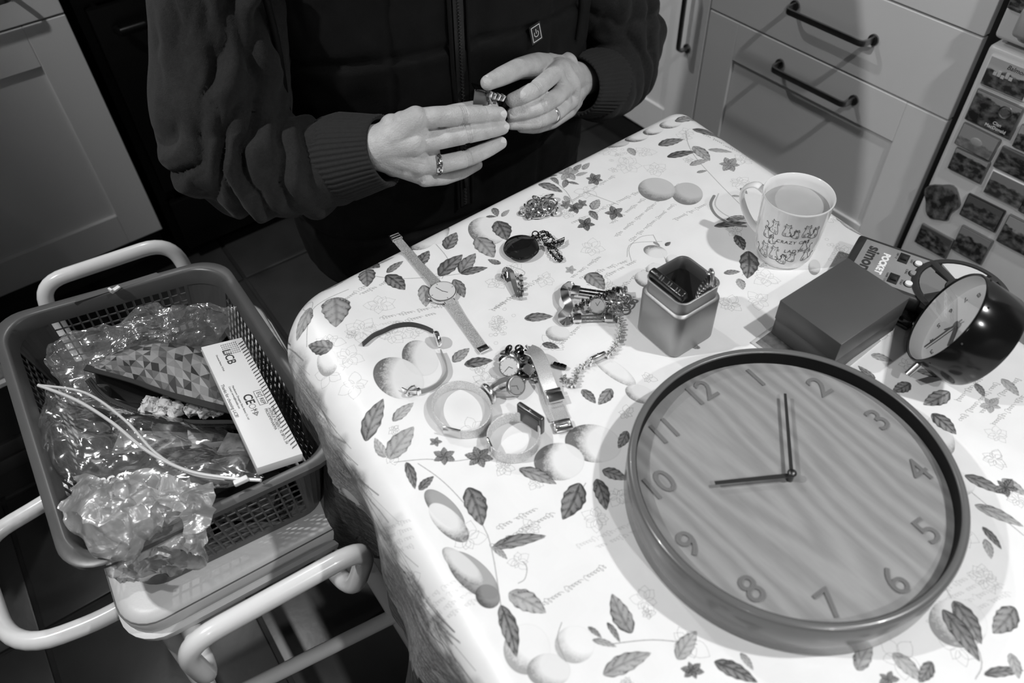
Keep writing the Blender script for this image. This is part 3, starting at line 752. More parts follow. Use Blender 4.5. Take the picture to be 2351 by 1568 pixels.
LV = [(825, 588, 872, 614, .6), (868, 600, 905, 586, .35), (838, 612, 843, 659, .62), (888, 627, 926, 600, .4), (887, 632, 930, 666, .6), (736, 657, 800, 626, .45), (700, 660, 740, 650, .2),
      (768, 684, 771, 752, .75, 1, 0, True), (711, 704, 672, 772, .42), (762, 800, 704, 788, .75, 1, 0, True), (1025, 573, 1048, 534, .6), (1008, 634, 1062, 585, .5), (1057, 628, 1092, 582, .5),
      (1058, 629, 1120, 615, .4), (1094, 546, 1134, 592, .6), (1141, 508, 1164, 552, .65), (962, 610, 985, 576, .6), (972, 655, 978, 705, .5), (1042, 642, 1066, 684, .45), (1150, 606, 1120, 596, .5),
      (1132, 476, 1142, 498, .5), (1116, 498, 1140, 498, .4), (1152, 498, 1170, 482, .45), (1350, 628, 1388, 666, .7, 1, 0, True), (1204, 732, 1270, 727, .45), (1040, 832, 1078, 800, .55), (1066, 838, 1132, 828, .48),
      (1245, 790, 1285, 800, .5), (1336, 895, 1368, 927, .5), (1404, 893, 1374, 930, .55), (838, 1010, 880, 916, .42), (902, 968, 950, 925, .45), (893, 1054, 950, 980, .55), (885, 1050, 860, 1005, .4),
      (933, 1062, 953, 1124, .32), (962, 1126, 996, 1094, .5), (1075, 1120, 1108, 1208, .52), (1192, 1077, 1278, 1112, .38), (1332, 1110, 1292, 1194, .55), (1370, 1100, 1392, 1172, .45), (1383, 1080, 1440, 1102, .55),
      (1440, 990, 1420, 1030, .5), (1132, 1257, 1254, 1231, .28), (1130, 1255, 1165, 1285, .35), (1168, 1362, 1254, 1408, .55, 1.2), (1150, 1390, 1186, 1510, .34, 1.2), (1450, 1455, 1405, 1364, .5),
      (1350, 1440, 1382, 1466, .35, 1.1), (1360, 1470, 1416, 1486, .3, 1.1), (1394, 1430, 1424, 1476, .3, 1.1), (1385, 1550, 1495, 1500, .38), (1555, 1515, 1600, 1450, .5, 1.1), (1240, 392, 1280, 402, .45), (1236, 420, 1292, 442, .4),
      (1265, 405, 1283, 424, .4), (1319, 392, 1335, 376, .55), (1338, 390, 1354, 374, .5), (1322, 404, 1350, 396, .4), (1300, 412, 1294, 432, .5), (1304, 418, 1330, 424, .35), (1443, 340, 1458, 358, .6),
      (1512, 334, 1570, 320, .45), (1590, 297, 1674, 316, .3), (1550, 279, 1610, 266, .4, 1.3), (1532, 361, 1598, 348, .35, 1.2), (1592, 336, 1630, 370, .5, 1.2), (1626, 344, 1682, 350, .3), (1584, 380, 1630, 366, .35),
      (1600, 397, 1624, 392, .4), (1360, 482, 1376, 458, .6), (1354, 484, 1372, 506, .5), (1297, 450, 1306, 468, .5), (1719, 577, 1716, 640, .5, 1.2), (1662, 628, 1700, 624, .45), (1696, 640, 1706, 666, .6),
      (1668, 505, 1722, 498, .35, 1.5), (1640, 520, 1716, 512, .28, 1.4), (1690, 540, 1708, 575, .5, 1.4), (1700, 432, 1716, 446, .5, 1.2), (1680, 450, 1704, 452, .35), (1600, 640, 1640, 650, .45), (1608, 800, 1580, 790, .5),
      (1528, 565, 1540, 556, .6), (1500, 556, 1516, 566, .4), (2140, 950, 2196, 998, .62, 1.1), (2215, 1092, 2310, 1136, .38), (2238, 1160, 2351, 1210, .32, 1.1), (2300, 1100, 2360, 1140, .5, 1.2), (2262, 1238, 2276, 1284, .45),
      (2256, 1210, 2300, 1262, .35), (2190, 1380, 2254, 1480, .5, 1), (2165, 1400, 2250, 1520, .38), (2330, 1395, 2280, 1455, .55, 1.1), (1968, 1540, 2002, 1476, .5), (2050, 1500, 2120, 1568, .5), (2140, 1520, 2110, 1568, .5),
      (2260, 1550, 2351, 1540, .28, 1.2), (2320, 1500, 2340, 1560, .5), (1640, 1520, 1740, 1568, .4, 1.2), (1700, 1500, 1730, 1540, .4), (2140, 1320, 2150, 1350, .6), (2300, 870, 2340, 910, .5), (2240, 880, 2260, 912, .5),
      (2225, 800, 2265, 780, .5), (2100, 640, 2160, 700, .4), (2090, 880, 2050, 900, .6), (2010, 870, 1970, 840, .4), (2000, 815, 2050, 830, .5), (2180, 900, 2120, 930, .5, 1.4), (2170, 860, 2100, 850, .4, 1.2), (2150, 830, 2090, 800, .5)]
for l_ in LV: leaf(*l_[:4], wr=l_[4]*.92, dark=l_[5] if len(l_) > 5 else 1.0, bend=.03, heart=len(l_) > 7)
def flower(x, y, rp, n=5, dark=.9, ph=0.0):
    for k in range(n):
        a_ = ph+2*PI*k/n; leaf(x, y, x+rp*math.cos(a_), y+rp*.75*math.sin(a_), wr=.62, dark=dark)
flower(1411, 489, 23, 5, .9, .6); flower(1320, 478, 18, 5, .9); flower(1336, 468, 14, 5, .8, .5); flower(1300, 470, 15, 5, .8, .3); flower(1345, 515, 22, 5, .9, .1)
flower(1305, 398, 26, 5, 1.1, -.3); flower(1365, 412, 20, 6, 1.1, .2); flower(1675, 378, 24, 6, 1.2, .1); flower(1020, 1048, 28, 6, .5, .5); flower(1100, 1050, 34, 6, .9, .2); flower(1000, 1015, 16, 5, .5, 0)
flower(1310, 620, 14, 5, .5); flower(2275, 930, 26, 5, 1.0, .4); flower(1590, 1540, 28, 6, .9, .2); flower(2310, 1120, 30, 5, 1.1, .2); flower(2040, 1560, 26, 5, .8)
stroke([(1640, 450), (1632, 470), (1645, 495), (1680, 515), (1712, 520)], 9, .34, .9); stroke([(1650, 445), (1642, 470), (1660, 490), (1690, 505)], 4, .72, .8)
for st in [[(1500, 540), (1470, 545), (1445, 570), (1450, 600)], [(1290, 1430), (1280, 1470), (1300, 1520)], [(700, 680), (690, 700), (712, 712), (716, 690), (694, 688)], [(1190, 1340), (1205, 1330), (1210, 1305), (1200, 1290)],
           [(1170, 610), (1205, 625), (1190, 640), (1178, 628)], [(1520, 555), (1450, 560), (1440, 590)]]:
    stroke(st, 1.6, .42, .7)
# left hang's shade painted into the tone; heavy foliage streaks there and on the far hang
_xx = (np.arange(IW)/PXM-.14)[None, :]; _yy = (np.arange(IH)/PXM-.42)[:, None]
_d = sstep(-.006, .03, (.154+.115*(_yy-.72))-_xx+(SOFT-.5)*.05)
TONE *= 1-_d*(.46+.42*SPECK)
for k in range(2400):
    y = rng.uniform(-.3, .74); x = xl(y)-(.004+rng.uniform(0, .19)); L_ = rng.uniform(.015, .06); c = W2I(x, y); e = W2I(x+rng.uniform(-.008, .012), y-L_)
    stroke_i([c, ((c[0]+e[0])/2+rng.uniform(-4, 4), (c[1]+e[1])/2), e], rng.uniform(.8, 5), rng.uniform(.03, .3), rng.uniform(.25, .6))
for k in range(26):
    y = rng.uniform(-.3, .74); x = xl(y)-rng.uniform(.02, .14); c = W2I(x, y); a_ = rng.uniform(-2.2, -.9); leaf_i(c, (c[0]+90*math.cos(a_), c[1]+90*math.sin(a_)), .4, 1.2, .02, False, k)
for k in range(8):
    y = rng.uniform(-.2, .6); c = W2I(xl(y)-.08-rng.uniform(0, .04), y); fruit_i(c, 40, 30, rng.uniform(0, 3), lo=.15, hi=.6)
xm = ((np.arange(IW)/PXM-.14)[None, :]); yv = (np.arange(IH)/PXM-.42)[:, None]
TONE *= .97+.05*SOFT
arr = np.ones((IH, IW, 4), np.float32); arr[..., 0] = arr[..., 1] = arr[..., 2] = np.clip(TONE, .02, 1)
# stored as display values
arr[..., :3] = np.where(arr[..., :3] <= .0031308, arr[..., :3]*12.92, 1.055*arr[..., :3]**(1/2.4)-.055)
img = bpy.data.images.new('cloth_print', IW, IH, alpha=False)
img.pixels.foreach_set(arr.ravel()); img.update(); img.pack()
del arr
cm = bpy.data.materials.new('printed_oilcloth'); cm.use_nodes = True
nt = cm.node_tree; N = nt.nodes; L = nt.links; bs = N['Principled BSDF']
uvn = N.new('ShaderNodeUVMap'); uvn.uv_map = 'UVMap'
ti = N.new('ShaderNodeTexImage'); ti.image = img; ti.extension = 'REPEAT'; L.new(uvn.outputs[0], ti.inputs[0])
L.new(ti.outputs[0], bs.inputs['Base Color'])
bs.inputs['Roughness'].default_value = .38; bs.inputs['Coat Weight'].default_value = .3; bs.inputs['Coat Roughness'].default_value = .08
nz = N.new('ShaderNodeTexNoise'); nz.inputs['Scale'].default_value = 14; tco = N.new('ShaderNodeTexCoord'); L.new(tco.outputs['Object'], nz.inputs['Vector'])
bp = N.new('ShaderNodeBump'); bp.inputs['Strength'].default_value = .25; bp.inputs['Distance'].default_value = .004; L.new(nz.outputs[0], bp.inputs['Height']); L.new(bp.outputs[0], bs.inputs['Normal'])
def hem(s, y):
    if s < 0: return .078+.05*float(sstep(.52, .38, y))+.012*math.sin(y*17)+.01*math.sin(y*40)
    return .15
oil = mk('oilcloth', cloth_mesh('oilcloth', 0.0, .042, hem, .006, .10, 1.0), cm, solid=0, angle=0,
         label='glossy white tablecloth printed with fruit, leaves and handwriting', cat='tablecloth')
# ================================================================== things on the table
# ---------------- big wall clock lying face up
CX, CY, CR0, CH = .4375, .178, .1518, .051
FZ = .034
ck = thing('wall_clock', (CX, CY, TT), 'large round wooden wall clock lying face up on the tablecloth', 'clock')
rimm = mat('clock_rim_lacquer', .125, .26, coat=.15, var=.04, vscale=6)
prof = [(.146, .0005), (CR0-.002, .0005), (CR0, .003), (CR0, CH-.003), (CR0-.0015, CH-.0006), (CR0-.004, CH), (.1455, CH), (.1442, CH-.0007), (.1438, CH-.002), (.1438, .012), (.146, .006)]
B().lathe(prof, (CX, CY, TT), n=160, closed=True).out('rim', rimm, ck, angle=50)
B().lathe([(.1438, FZ-.002), (.1438, CH-.0015), (.1434, CH-.0015), (.1434, FZ-.002)], (CX, CY, TT), n=140, closed=True).out('inner_wall', mat('rim_inner_dark', .008, .6, spec=.15), ck)
wm = bpy.data.materials.new('ash_veneer'); wm.use_nodes = True
nt = wm.node_tree; N = nt.nodes; L = nt.links; bs = N['Principled BSDF']; bs.inputs['Roughness'].default_value = .38
tc = N.new('ShaderNodeTexCoord'); mp = N.new('ShaderNodeMapping'); L.new(tc.outputs['Object'], mp.inputs[0])
mp.inputs['Location'].default_value = (-CX-.035, -CY+.09, 0); mp.inputs['Rotation'].default_value = (0, 0, R(-4)); mp.inputs['Scale'].default_value = (1, .17, 1)
n1 = N.new('ShaderNodeTexNoise'); n1.inputs['Scale'].default_value = 11; n1.inputs['Detail'].default_value = 3.5; n1.inputs['Roughness'].default_value = .45; L.new(mp.outputs[0], n1.inputs['Vector'])
ad = N.new('ShaderNodeVectorMath'); ad.operation = 'MULTIPLY_ADD'; L.new(n1.outputs['Color'], ad.inputs[0]); ad.inputs[1].default_value = (.16, .16, 0); L.new(mp.outputs[0], ad.inputs[2])
wv = N.new('ShaderNodeTexWave'); wv.wave_type = 'RINGS'; wv.rings_direction = 'Z'; wv.inputs['Scale'].default_value = 17; wv.inputs['Distortion'].default_value = 2.4; wv.inputs['Detail'].default_value = 3
wv.inputs['Detail Scale'].default_value = 1.2; L.new(ad.outputs[0], wv.inputs['Vector'])
fg = N.new('ShaderNodeTexNoise'); fg.inputs['Scale'].default_value = 300; fg.inputs['Detail'].default_value = 3; L.new(mp.outputs[0], fg.inputs['Vector'])
mr = N.new('ShaderNodeMapRange'); L.new(wv.outputs['Fac'], mr.inputs[0]); mr.inputs[3].default_value = .215; mr.inputs[4].default_value = .285
m2 = N.new('ShaderNodeMath'); m2.operation = 'MULTIPLY_ADD'; L.new(fg.outputs[0], m2.inputs[0]); m2.inputs[1].default_value = .06; L.new(mr.outputs[0], m2.inputs[2])
n3 = N.new('ShaderNodeTexNoise'); n3.inputs['Scale'].default_value = 5; L.new(mp.outputs[0], n3.inputs['Vector'])
m3 = N.new('ShaderNodeMath'); m3.operation = 'MULTIPLY_ADD'; L.new(n3.outputs[0], m3.inputs[0]); m3.inputs[1].default_value = .10; L.new(m2.outputs[0], m3.inputs[2])
m4 = N.new('ShaderNodeMath'); m4.operation = 'SUBTRACT'; L.new(m3.outputs[0], m4.inputs[0]); m4.inputs[1].default_value = .06
L.new(m4.outputs[0], bs.inputs['Base Color'])
FZ = .034
B().lathe([(0, FZ-.006), (.1434, FZ-.006), (.1434, FZ), (0, FZ)], (CX, CY, TT), n=120).out('face', wm, ck)
numm = mat('numeral_gloss', .17, .10, coat=.8, var=.05)
upn = Vector((math.cos(R(85.5)), math.sin(R(85.5)), 0)); rtn = Vector((upn.y, -upn.x, 0))
for k in range(12):
    hnum = k+1; a = R(85.5-30*hnum); c = Vector((CX+.1225*math.cos(a), CY+.1225*math.sin(a), TT+FZ+.0008))
    # numeral local y points along upn
    Mn = Matrix(((rtn.x, upn.x, 0, c.x), (rtn.y, upn.y, 0, c.y), (0, 0, 1, c.z), (0, 0, 0, 1)))
    cu_me = text_mesh(str(hnum), .036, .0008, .0, space=.85)
    cu_me.transform(Mn)
    o = mk('numeral', cu_me, numm, ck, smooth=False)
    bv = o.modifiers.new('b', 'BEVEL'); bv.width = .0006; bv.segments = 2; bv.limit_method = 'ANGLE'
handm = mat('clock_hand', .03, .25)
def hand(root, name, c, deg, ln, w0, w1, z, back=0.0, m=None):
    a = R(deg); d = Vector((math.cos(a), math.sin(a), 0)); s = Vector((-d.y, d.x, 0)); c = Vector(c)
    out = [c-d*back-s*w0/2, c+d*ln-s*w1/2, c+d*ln+s*w1/2, c-d*back+s*w0/2]
    b = B(); b.prism([(p.x, p.y) for p in out], z, z+.0011)
    return b.out(name, m or handm, root, smooth=False)
hand(ck, 'minute_hand', (CX, CY, 0), 43.5, .096, .0034, .0026, TT+FZ+.0085)
hand(ck, 'hour_hand', (CX, CY, 0), 148.5, .072, .0044, .0034, TT+FZ+.0065)
B().cyl((CX, CY, TT+FZ), (CX, CY, TT+FZ+.011), .0032).sphere((CX, CY, TT+FZ+.011), .0045, (1, 1, .6)).out('centre_cap', MT['darksteel'], ck)

# ---------------- mug of tea
MC = Vector((.7165, .4125, TT)); mr_ = .0425
mug = thing('mug', MC, 'white mug of milky tea printed with cats and hand lettering', 'mug')
H = .0925
prof = [(0, .0012), (.026, .0012), (.029, 0), (.0325, .0015), (.0352, .008), (.0375, .022), (.0392, .045), (.0408, .072), (.0418, H-.003), (.0422, H-.001), (.0415, H), (.0403, H-.001),
        (.0388, H-.008), (.0374, .045), (.035, .014), (.030, .006), (0, .005)]
B().lathe(prof, MC, n=72).out('body', MT['porcelain'], mug, angle=60)
tea = mat('milky_tea', .40, .06, spec=.5, var=.04, vscale=30)
B().lathe([(0, .0755), (.0370, .0755), (.0382, .0760)], MC, n=60).out('tea', tea, mug, label='milky tea')
# handle towards the left of the frame
hd = (T(1680, 520)-T(1800, 570)); hd.z = 0; hd.normalize()
b = B(); hp_ = spline([MC+hd*.0395+Vector((0, 0, .077)), MC+hd*.053+Vector((0, 0, .082)), MC+hd*.066+Vector((0, 0, .072)), MC+hd*.067+Vector((0, 0, .056)), MC+hd*.058+Vector((0, 0, .038)), MC+hd*.046+Vector((0, 0, .024)), MC+hd*.0365+Vector((0, 0, .018))], 8)
hs = [(.0062*math.cos(t), .0026*math.sin(t)) for t in [2*PI*i/14 for i in range(14)]]
sidev = Vector((0, 0, 1)).cross(hd)
b.sweep(hp_, [(y_, x_) for x_, y_ in hs], up=sidev)
b.out('handle', MT['porcelain'], mug, angle=60)
# printed cats: line drawings wrapped on the body
def mr_at(z): return np.interp(z, [0, .0015, .008, .022, .045, .072, .09], [.0325, .0328, .0352, .0375, .0392, .0408, .0418])
# print is centred facing the camera side
pc_ = at_z(1815, 540, TT+.045)-MC; a0 = math.atan2(-MC.y+0*pc_.y, -MC.x)
def wrap(u, v):
    """u metres round to the right, v height"""
    r_ = float(mr_at(v))+.00022; a = a0+u/.04
    return MC+Vector((r_*math.cos(a), r_*math.sin(a), v))
def pline(b, pts, w=.0004, n=3, closed=False):
    q = spline([Vector((x, y, 0)) for x, y in pts], n, closed); P_ = [wrap(p.x, p.y) for p in q]
    ups = [Vector((p.x-MC.x, p.y-MC.y, 0)).normalized() for p in P_]
    b.sweep(P_, [(-w/2, -.0001), (w/2, -.0001), (w/2, .00012), (-w/2, .00012)], up=ups, closed=closed)
def cat(b, x, y, s, flip=1, dots=0, shade=False):
    f = lambda L_: [(x+flip*px*s, y+py*s) for px, py in L_]
    pline(b, f([(-.1, 0), (-.42, .1), (-.5, .32), (-.3, .72), (-.22, 1.0), (-.26, 1.25), (-.28, 1.5)]), .00035)
    pline(b, f([(-.28, 1.5), (-.26, 1.62), (-.16, 1.48), (.08, 1.48), (.2, 1.6), (.24, 1.45), (.2, 1.15), (.3, .7), (.38, .3), (.3, 0), (-.1, 0)]), .00035)
    pline(b, f([(-.48, .15), (-.8, .35), (-.72, .7), (-.95, .95), (-1.0, .8)]), .0005)
    pline(b, f([(.02, .04), (.08, .3), (.04, .45)]), .00035); pline(b, f([(.2, .04), (.2, .3), (.26, .4)]), .00035)
    for ex in (-.12, .08): b.sphere(wrap(x+flip*ex*s, y+1.28*s), .0004, sub=1)
    b.sphere(wrap(x-flip*.02*s, y+1.14*s), .00045, sub=1)
    for sg in (-1, 1):
        for q in (0, .1): pline(b, f([(sg*.22-.02, 1.15+q), (sg*.42-.02, 1.18+q*1.6)]), .00025)
    for i in range(dots): b.sphere(wrap(x+flip*rng.uniform(-.32, .2)*s, y+rng.uniform(.15, .9)*s), .0003, sub=1)
b = B()
for args in [(-.016, .056, .0125, 1, 14), (-.0015, .058, .0115, -1, 0), (.010, .057, .0085, 1, 0), (.021, .059, .0115, -1, 0), (-.026, .044, .0105, -1, 0), (-.0175, .039, .008, -1, 0),
             (-.0235, .0135, .0145, 1, 16), (-.010, .0165, .0135, -1, 0), (.0035, .0125, .0105, 1, 10), (.0135, .018, .010, 1, 0), (.024, .036, .011, -1, 0), (.033, .055, .011, 1, 6), (.031, .018, .012, -1, 0)]:
    cat(b, *args)
b.out('printed_cats', MT['ink'], mug, smooth=False, label='black line drawings of sitting cats')
def wrap_text(txt, u0, v0, size, nm):
    me = text_mesh(txt, size, .0, 0, 'LEFT', 1.15)
    for v in me.vertices:
        p = wrap(u0+v.co.x+v.co.y*.05, v0+v.co.y+v.co.x*.10); v.co = p
    return mk(nm, me, MT['ink'], mug, smooth=False)
wrap_text('CRAZY CAT', -.0105, .0475, .0066, 'lettering'); wrap_text('LADY', .0015, .0345, .0072, 'lettering')

# ---------------- square tin
tc_ = (T(1462, 762)+T(1640, 770))/2
tz = .078
tp = [T(1469, 755), T(1545, 829), T(1632, 775)]
e1 = (tp[1]-tp[0]); e2 = (tp[2]-tp[1])
TA = math.atan2(e2.y, e2.x); 
tw, td = .066, .066
TC = tp[1]+Vector((math.cos(TA), math.sin(TA), 0))*tw*.5+Vector((-math.sin(TA), math.cos(TA), 0))*td*.5
tin = thing('square_tin', TC, 'open square metal tin with rounded corners holding watch bracelets', 'tin')
tinm = mat('satin_tinplate', .37, .5, 1, var=.06, vscale=12, bump=.1, bscale=300)
MTn = Matrix.Translation(TC) @ Matrix.Rotation(TA, 4, 'Z')
def shell(name, w, d, r, z0, z1, th, m, root, M, floor=True, steps=None):
    b = B(); lv = steps or [(0, z0), (0, z1)]
    rings_o = [[b.bm.verts.new(M @ Vector((x, y, z))) for x, y in rrect(w+2*g, d+2*g, r)] for g, z in lv]
    rings_i = [[b.bm.verts.new(M @ Vector((x, y, max(z, z0+th)))) for x, y in rrect(w+2*g-2*th, d+2*g-2*th, max(r-th, .001))] for g, z in lv]
    n = len(rings_o[0])
    for A_, B_ in zip(rings_o, rings_o[1:]):
        for i in range(n): b._face([A_[i], A_[(i+1) % n], B_[(i+1) % n], B_[i]])
    for A_, B_ in zip(rings_i, rings_i[1:]):
        for i in range(n): b._face([A_[(i+1) % n], A_[i], B_[i], B_[(i+1) % n]])
    for i in range(n): b._face([rings_o[-1][i], rings_o[-1][(i+1) % n], rings_i[-1][(i+1) % n], rings_i[-1][i]])
    b._face(rings_o[0][::-1]); b._face(rings_i[0])
    return b.out(name, m, root, angle=50)
shell('body', tw, td, .011, .0003, .078, .0009, tinm, tin, MTn, steps=[(-.0015, .0003), (0, .002), (0, .0605), (-.0008, .0625), (-.003, .064), (-.003, .0805), (-.0022, .0815), (-.003, .082)])
# black clip-on bar lying inside the rim, with pale strokes
barm = mat('black_resin', .012, .22)
bl = MTn @ Matrix.Translation((-.027, .004, .079)) @ Matrix.Rotation(R(90), 4, 'Z')
bar = thing('black_bar_bracelet', bl.translation, 'black resin link bracelet resting in the left side of the tin', 'bracelet')
b = B(); Mb = MTn @ Matrix.Translation((-.0225, 0, .0845))
b.box((0, 0, 0), (.010, .052, .018), bevel=.003, seg=3)
bmesh.ops.transform(b.bm, matrix=Mb @ Matrix.Rotation(R(-18), 4, 'Y'), verts=b.bm.verts)
b.out('band', barm, bar)
b = B()
for k, q in enumerate((-.018, -.0145, -.006, -.0025, .006, .0095, .016)):
    b.box((-.0008, q, .0092), (.006 if k < 6 else .002, .0009, .0006), rot=Matrix.Rotation(.25, 3, 'Z'))
bmesh.ops.transform(b.bm, matrix=Mb @ Matrix.Rotation(R(-18), 4, 'Y'), verts=b.bm.verts)
b.out('pale_marks', MT['steel'], bar, smooth=False)
# expanding bracelet standing in the far corner of the tin
br = thing('expanding_bracelet', MTn @ Vector((.020, .016, .06)), 'steel link bracelet standing up in the tin corner', 'bracelet')
p0 = MTn @ Vector((.019, -.004, .030)); p1 = at_z(1632, 640, TT+.098)
pts = spline([p0, p0.lerp(p1, .5)+Vector((.002, .003, 0)), p1], 6)
b = B()
dirw = (MTn.to_3x3() @ Vector((.6, .8, 0))).normalized()
for i, p in enumerate(pts):
    b.box(p, (.013, .0042, .0038), rot=frame_m((0, 0, 0), dirw, Vector((0, .2, 1))).to_3x3(), bevel=.0011)
b.out('links', MT['polished'], br)
b = B(); b.box(p1+Vector((.0, 0, .003)), (.012, .005, .016), rot=frame_m((0, 0, 0), dirw, Vector((.2, .3, 1))).to_3x3(), bevel=.002, seg=3)
b.torus(p1+Vector((.004, -.003, -.006)), .004, .0009, Matrix.Rotation(1.2, 3, 'X')); b.torus(p1+Vector((-.003, .002, .008)), .003, .0008, Matrix.Rotation(.6, 3, 'Y'))
b.out('clasp', MT['chrome'], br)

# ---------------- grey watch box on a card
bt = [T(1787, 692, .055), T(1935, 790, .055), T(2092, 682, .055), T(1945, 590, .055)]
boxm = mat('box_board', .07, .42, var=.05, bump=.05, bscale=300)
bc = sum(bt, Vector())/4; bx_ = (bt[2]-bt[1]); by_ = (bt[0]-bt[1]); 
BA = math.atan2(bx_.y, bx_.x); bw, bd = bx_.length, by_.length
bxo = thing('gift_box', (bc.x, bc.y, TT), 'closed dark grey cardboard box beside the mug', 'box')
Rb = Matrix.Rotation(BA, 3, 'Z')
card_h = .0022
B().box((bc.x, bc.y, TT+card_h+.0125), (bw-.0015, bd-.0015, .0245), rot=Rb, bevel=.0008).out('tray', boxm, bxo)
B().box((bc.x, bc.y, TT+.0395+card_h*.5), (bw, bd, .0285), rot=Rb, bevel=.001).out('lid', boxm, bxo)
nc = T(1690, 762)
ca = T(1775, 700)
cd = thing('greeting_card', (nc.x+.03, nc.y, TT), 'flat printed card sticking out from under the grey box', 'card')
cu_ = (ca-nc).normalized()
Mc = Matrix.Translation((bc.x-.026, bc.y+.002, TT+.001)) @ Matrix.Rotation(BA+R(3), 4, 'Z')
cd_o = B().box((0, 0, 0), (bw*.99, bd*1.12, .0018)).out('board', mat('card_paper', .5, .5), cd, smooth=False); cd_o.data.transform(Mc)
cd_p = B().box((0, 0, .001), (bw*.93, bd*1.02, .0003)).out('picture', mat('card_print', .12, .5, var=.8, vscale=60), cd, smooth=False); cd_p.data.transform(Mc)
b = B(); b.sphere((-bw*.38, -.012, .0013), .02, (1, .55, .03)); o = b.out('printed_oval', mat('card_oval', .2, .5, var=.4, vscale=60), cd); o.data.transform(Mc)

# ---------------- handheld memory game
gz = .035
ga = T(1952, 600, gz); gb = T(1985, 530, gz); gc_ = T(2185, 600, gz)
gm = mat('game_body', .028, .42, var=.08); gp = mat('game_panel', .26, .30, 0, var=.08, vscale=50)
G0 = T(2000, 590, gz); axx = (T(2150, 650, gz)-T(1985, 575, gz)).normalized()
GA = math.atan2(axx.y, axx.x)
gcorner = T(1972, 528, gz); gc2 = T(1945, 598, gz)
gw = .088
yv_ = Vector((-axx.y, axx.x, 0))   # towards the fridge side
mid = (T(1975, 540, gz)+T(1925, 620, gz))/2
rc_ = Vector((.783, .222, TT+gz)); GA = math.atan2(rc_.y-mid.y, rc_.x-mid.x)
GM = Matrix.Translation((mid.x, mid.y, TT)) @ Matrix.Rotation(GA, 4, 'Z')
game = thing('handheld_game', GM.translation, 'dark handheld memory game with round coloured button pad behind the box', 'game')
gl = math.hypot(rc_.y-mid.y, rc_.x-mid.x)/.70
b = B(); b.box((gl*.26, 0, gz*.5+.0003), (gl*.52, gw*.92, gz), bevel=.004, seg=3); b.lathe([(0, .0005), (.052, .0005), (.050, .004), (.050, gz-.003), (.048, gz), (0, gz)], (gl*.70, 0, 0), n=56)
bmesh.ops.transform(b.bm, matrix=GM, verts=b.bm.verts); b.out('body', gm, game)
o = B().box((.052, 0, gz+.0006), (.084, gw*.76, .0012), bevel=.0005).out('panel', gp, game); o.data.transform(GM)
b = B(); b.lathe([(.045, gz), (.052, gz), (.053, gz+.002), (.050, gz+.004), (.046, gz+.004), (.045, gz)], (gl*.70, 0, 0), n=64)
for k in range(4):
    a = R(45+90*k+8); b.box((gl*.70+.028*math.cos(a), .028*math.sin(a), gz+.002), (.040, .009, .005), rot=a, bevel=.0006)
b.lathe([(.010, gz), (.017, gz), (.017, gz+.0045), (.0125, gz+.005), (.010, gz+.004)], (gl*.70, 0, 0), n=32, closed=True)
bmesh.ops.transform(b.bm, matrix=GM, verts=b.bm.verts); b.out('ring_frame', gm, game)
for k, v in enumerate((.62, .18, .30, .16)):
    a1 = R(45+90*k+8+12); a2 = R(45+90*(k+1)+8-12); ou = []
    for i in range(9): a = a1+(a2-a1)*i/8; ou.append((gl*.70+.0445*math.cos(a), .0445*math.sin(a)))
    for i in range(9): a = a2-R(8)+(a1-a2+R(16))*i/8; ou.append((gl*.70+.0175*math.cos(a), .0175*math.sin(a)))
    b = B(); b.prism(ou, gz, gz+.0028, GM); b.out('colour_button', mat('button%d' % k, v, .35), game, smooth=False)
b = B(); b.lathe([(0, gz+.001), (.009, gz+.001), (.0098, gz+.003), (0, gz+.0045)], (gl*.70, 0, 0), n=32); bmesh.ops.transform(b.bm, matrix=GM, verts=b.bm.verts); b.out('centre_disc', MT['steel'], game)
for q, (yy, v) in enumerate(((.020, 'w'), (.0, 'g'), (-.020, 'w'))):
    b = B(); b.torus((.074, yy, gz+.0014), .0052, .0008); bmesh.ops.transform(b.bm, matrix=GM, verts=b.bm.verts); rg = b.out('push_button', gm, game)
    b = B(); b.lathe([(0, gz+.001), (.0042, gz+.001), (.0040, gz+.0035), (0, gz+.004)], (.074, yy, 0), n=20); bmesh.ops.transform(b.bm, matrix=GM, verts=b.bm.verts); b.out('button_cap', MT['white'] if v == 'w' else gp, rg)
for yy in (.021, -.020):
    b = B(); b.box((.057, yy, gz+.0016), (.011, .017, .001), bevel=.0003); bmesh.ops.transform(b.bm, matrix=GM, verts=b.bm.verts); sw = b.out('slide_switch', MT['black'], game)
    b = B(); b.box((.0575, yy-.002, gz+.003), (.0065, .005, .003), bevel=.0006); bmesh.ops.transform(b.bm, matrix=GM, verts=b.bm.verts); b.out('slider', MT['blackplastic'], sw)
def gtext(txt, x, y, size, m, rot=-90, bold=0.0, par=None, sp=1.0):
    me = text_mesh(txt, size, .0001, bold, 'CENTER', sp); me.transform(GM @ Matrix.Translation((x, y, gz+.0014)) @ Matrix.Rotation(R(rot), 4, 'Z')); mk('lettering', me, m, game, smooth=False)
gtext('simon', .0235, .0, .0195, MT['ink'], bold=.0006); gtext('POCKET', .0385, -.001, .0105, MT['white'], bold=.0006)
for tx, x, y in (('OFF 1 2', .049, .022), ('GAME 1 2 3', .049, -.021), ('LAST', .066, .021), ('START', .066, -.021), ('LONG', .066, 0)): gtext(tx, x, y, .0033, MT['ink'])

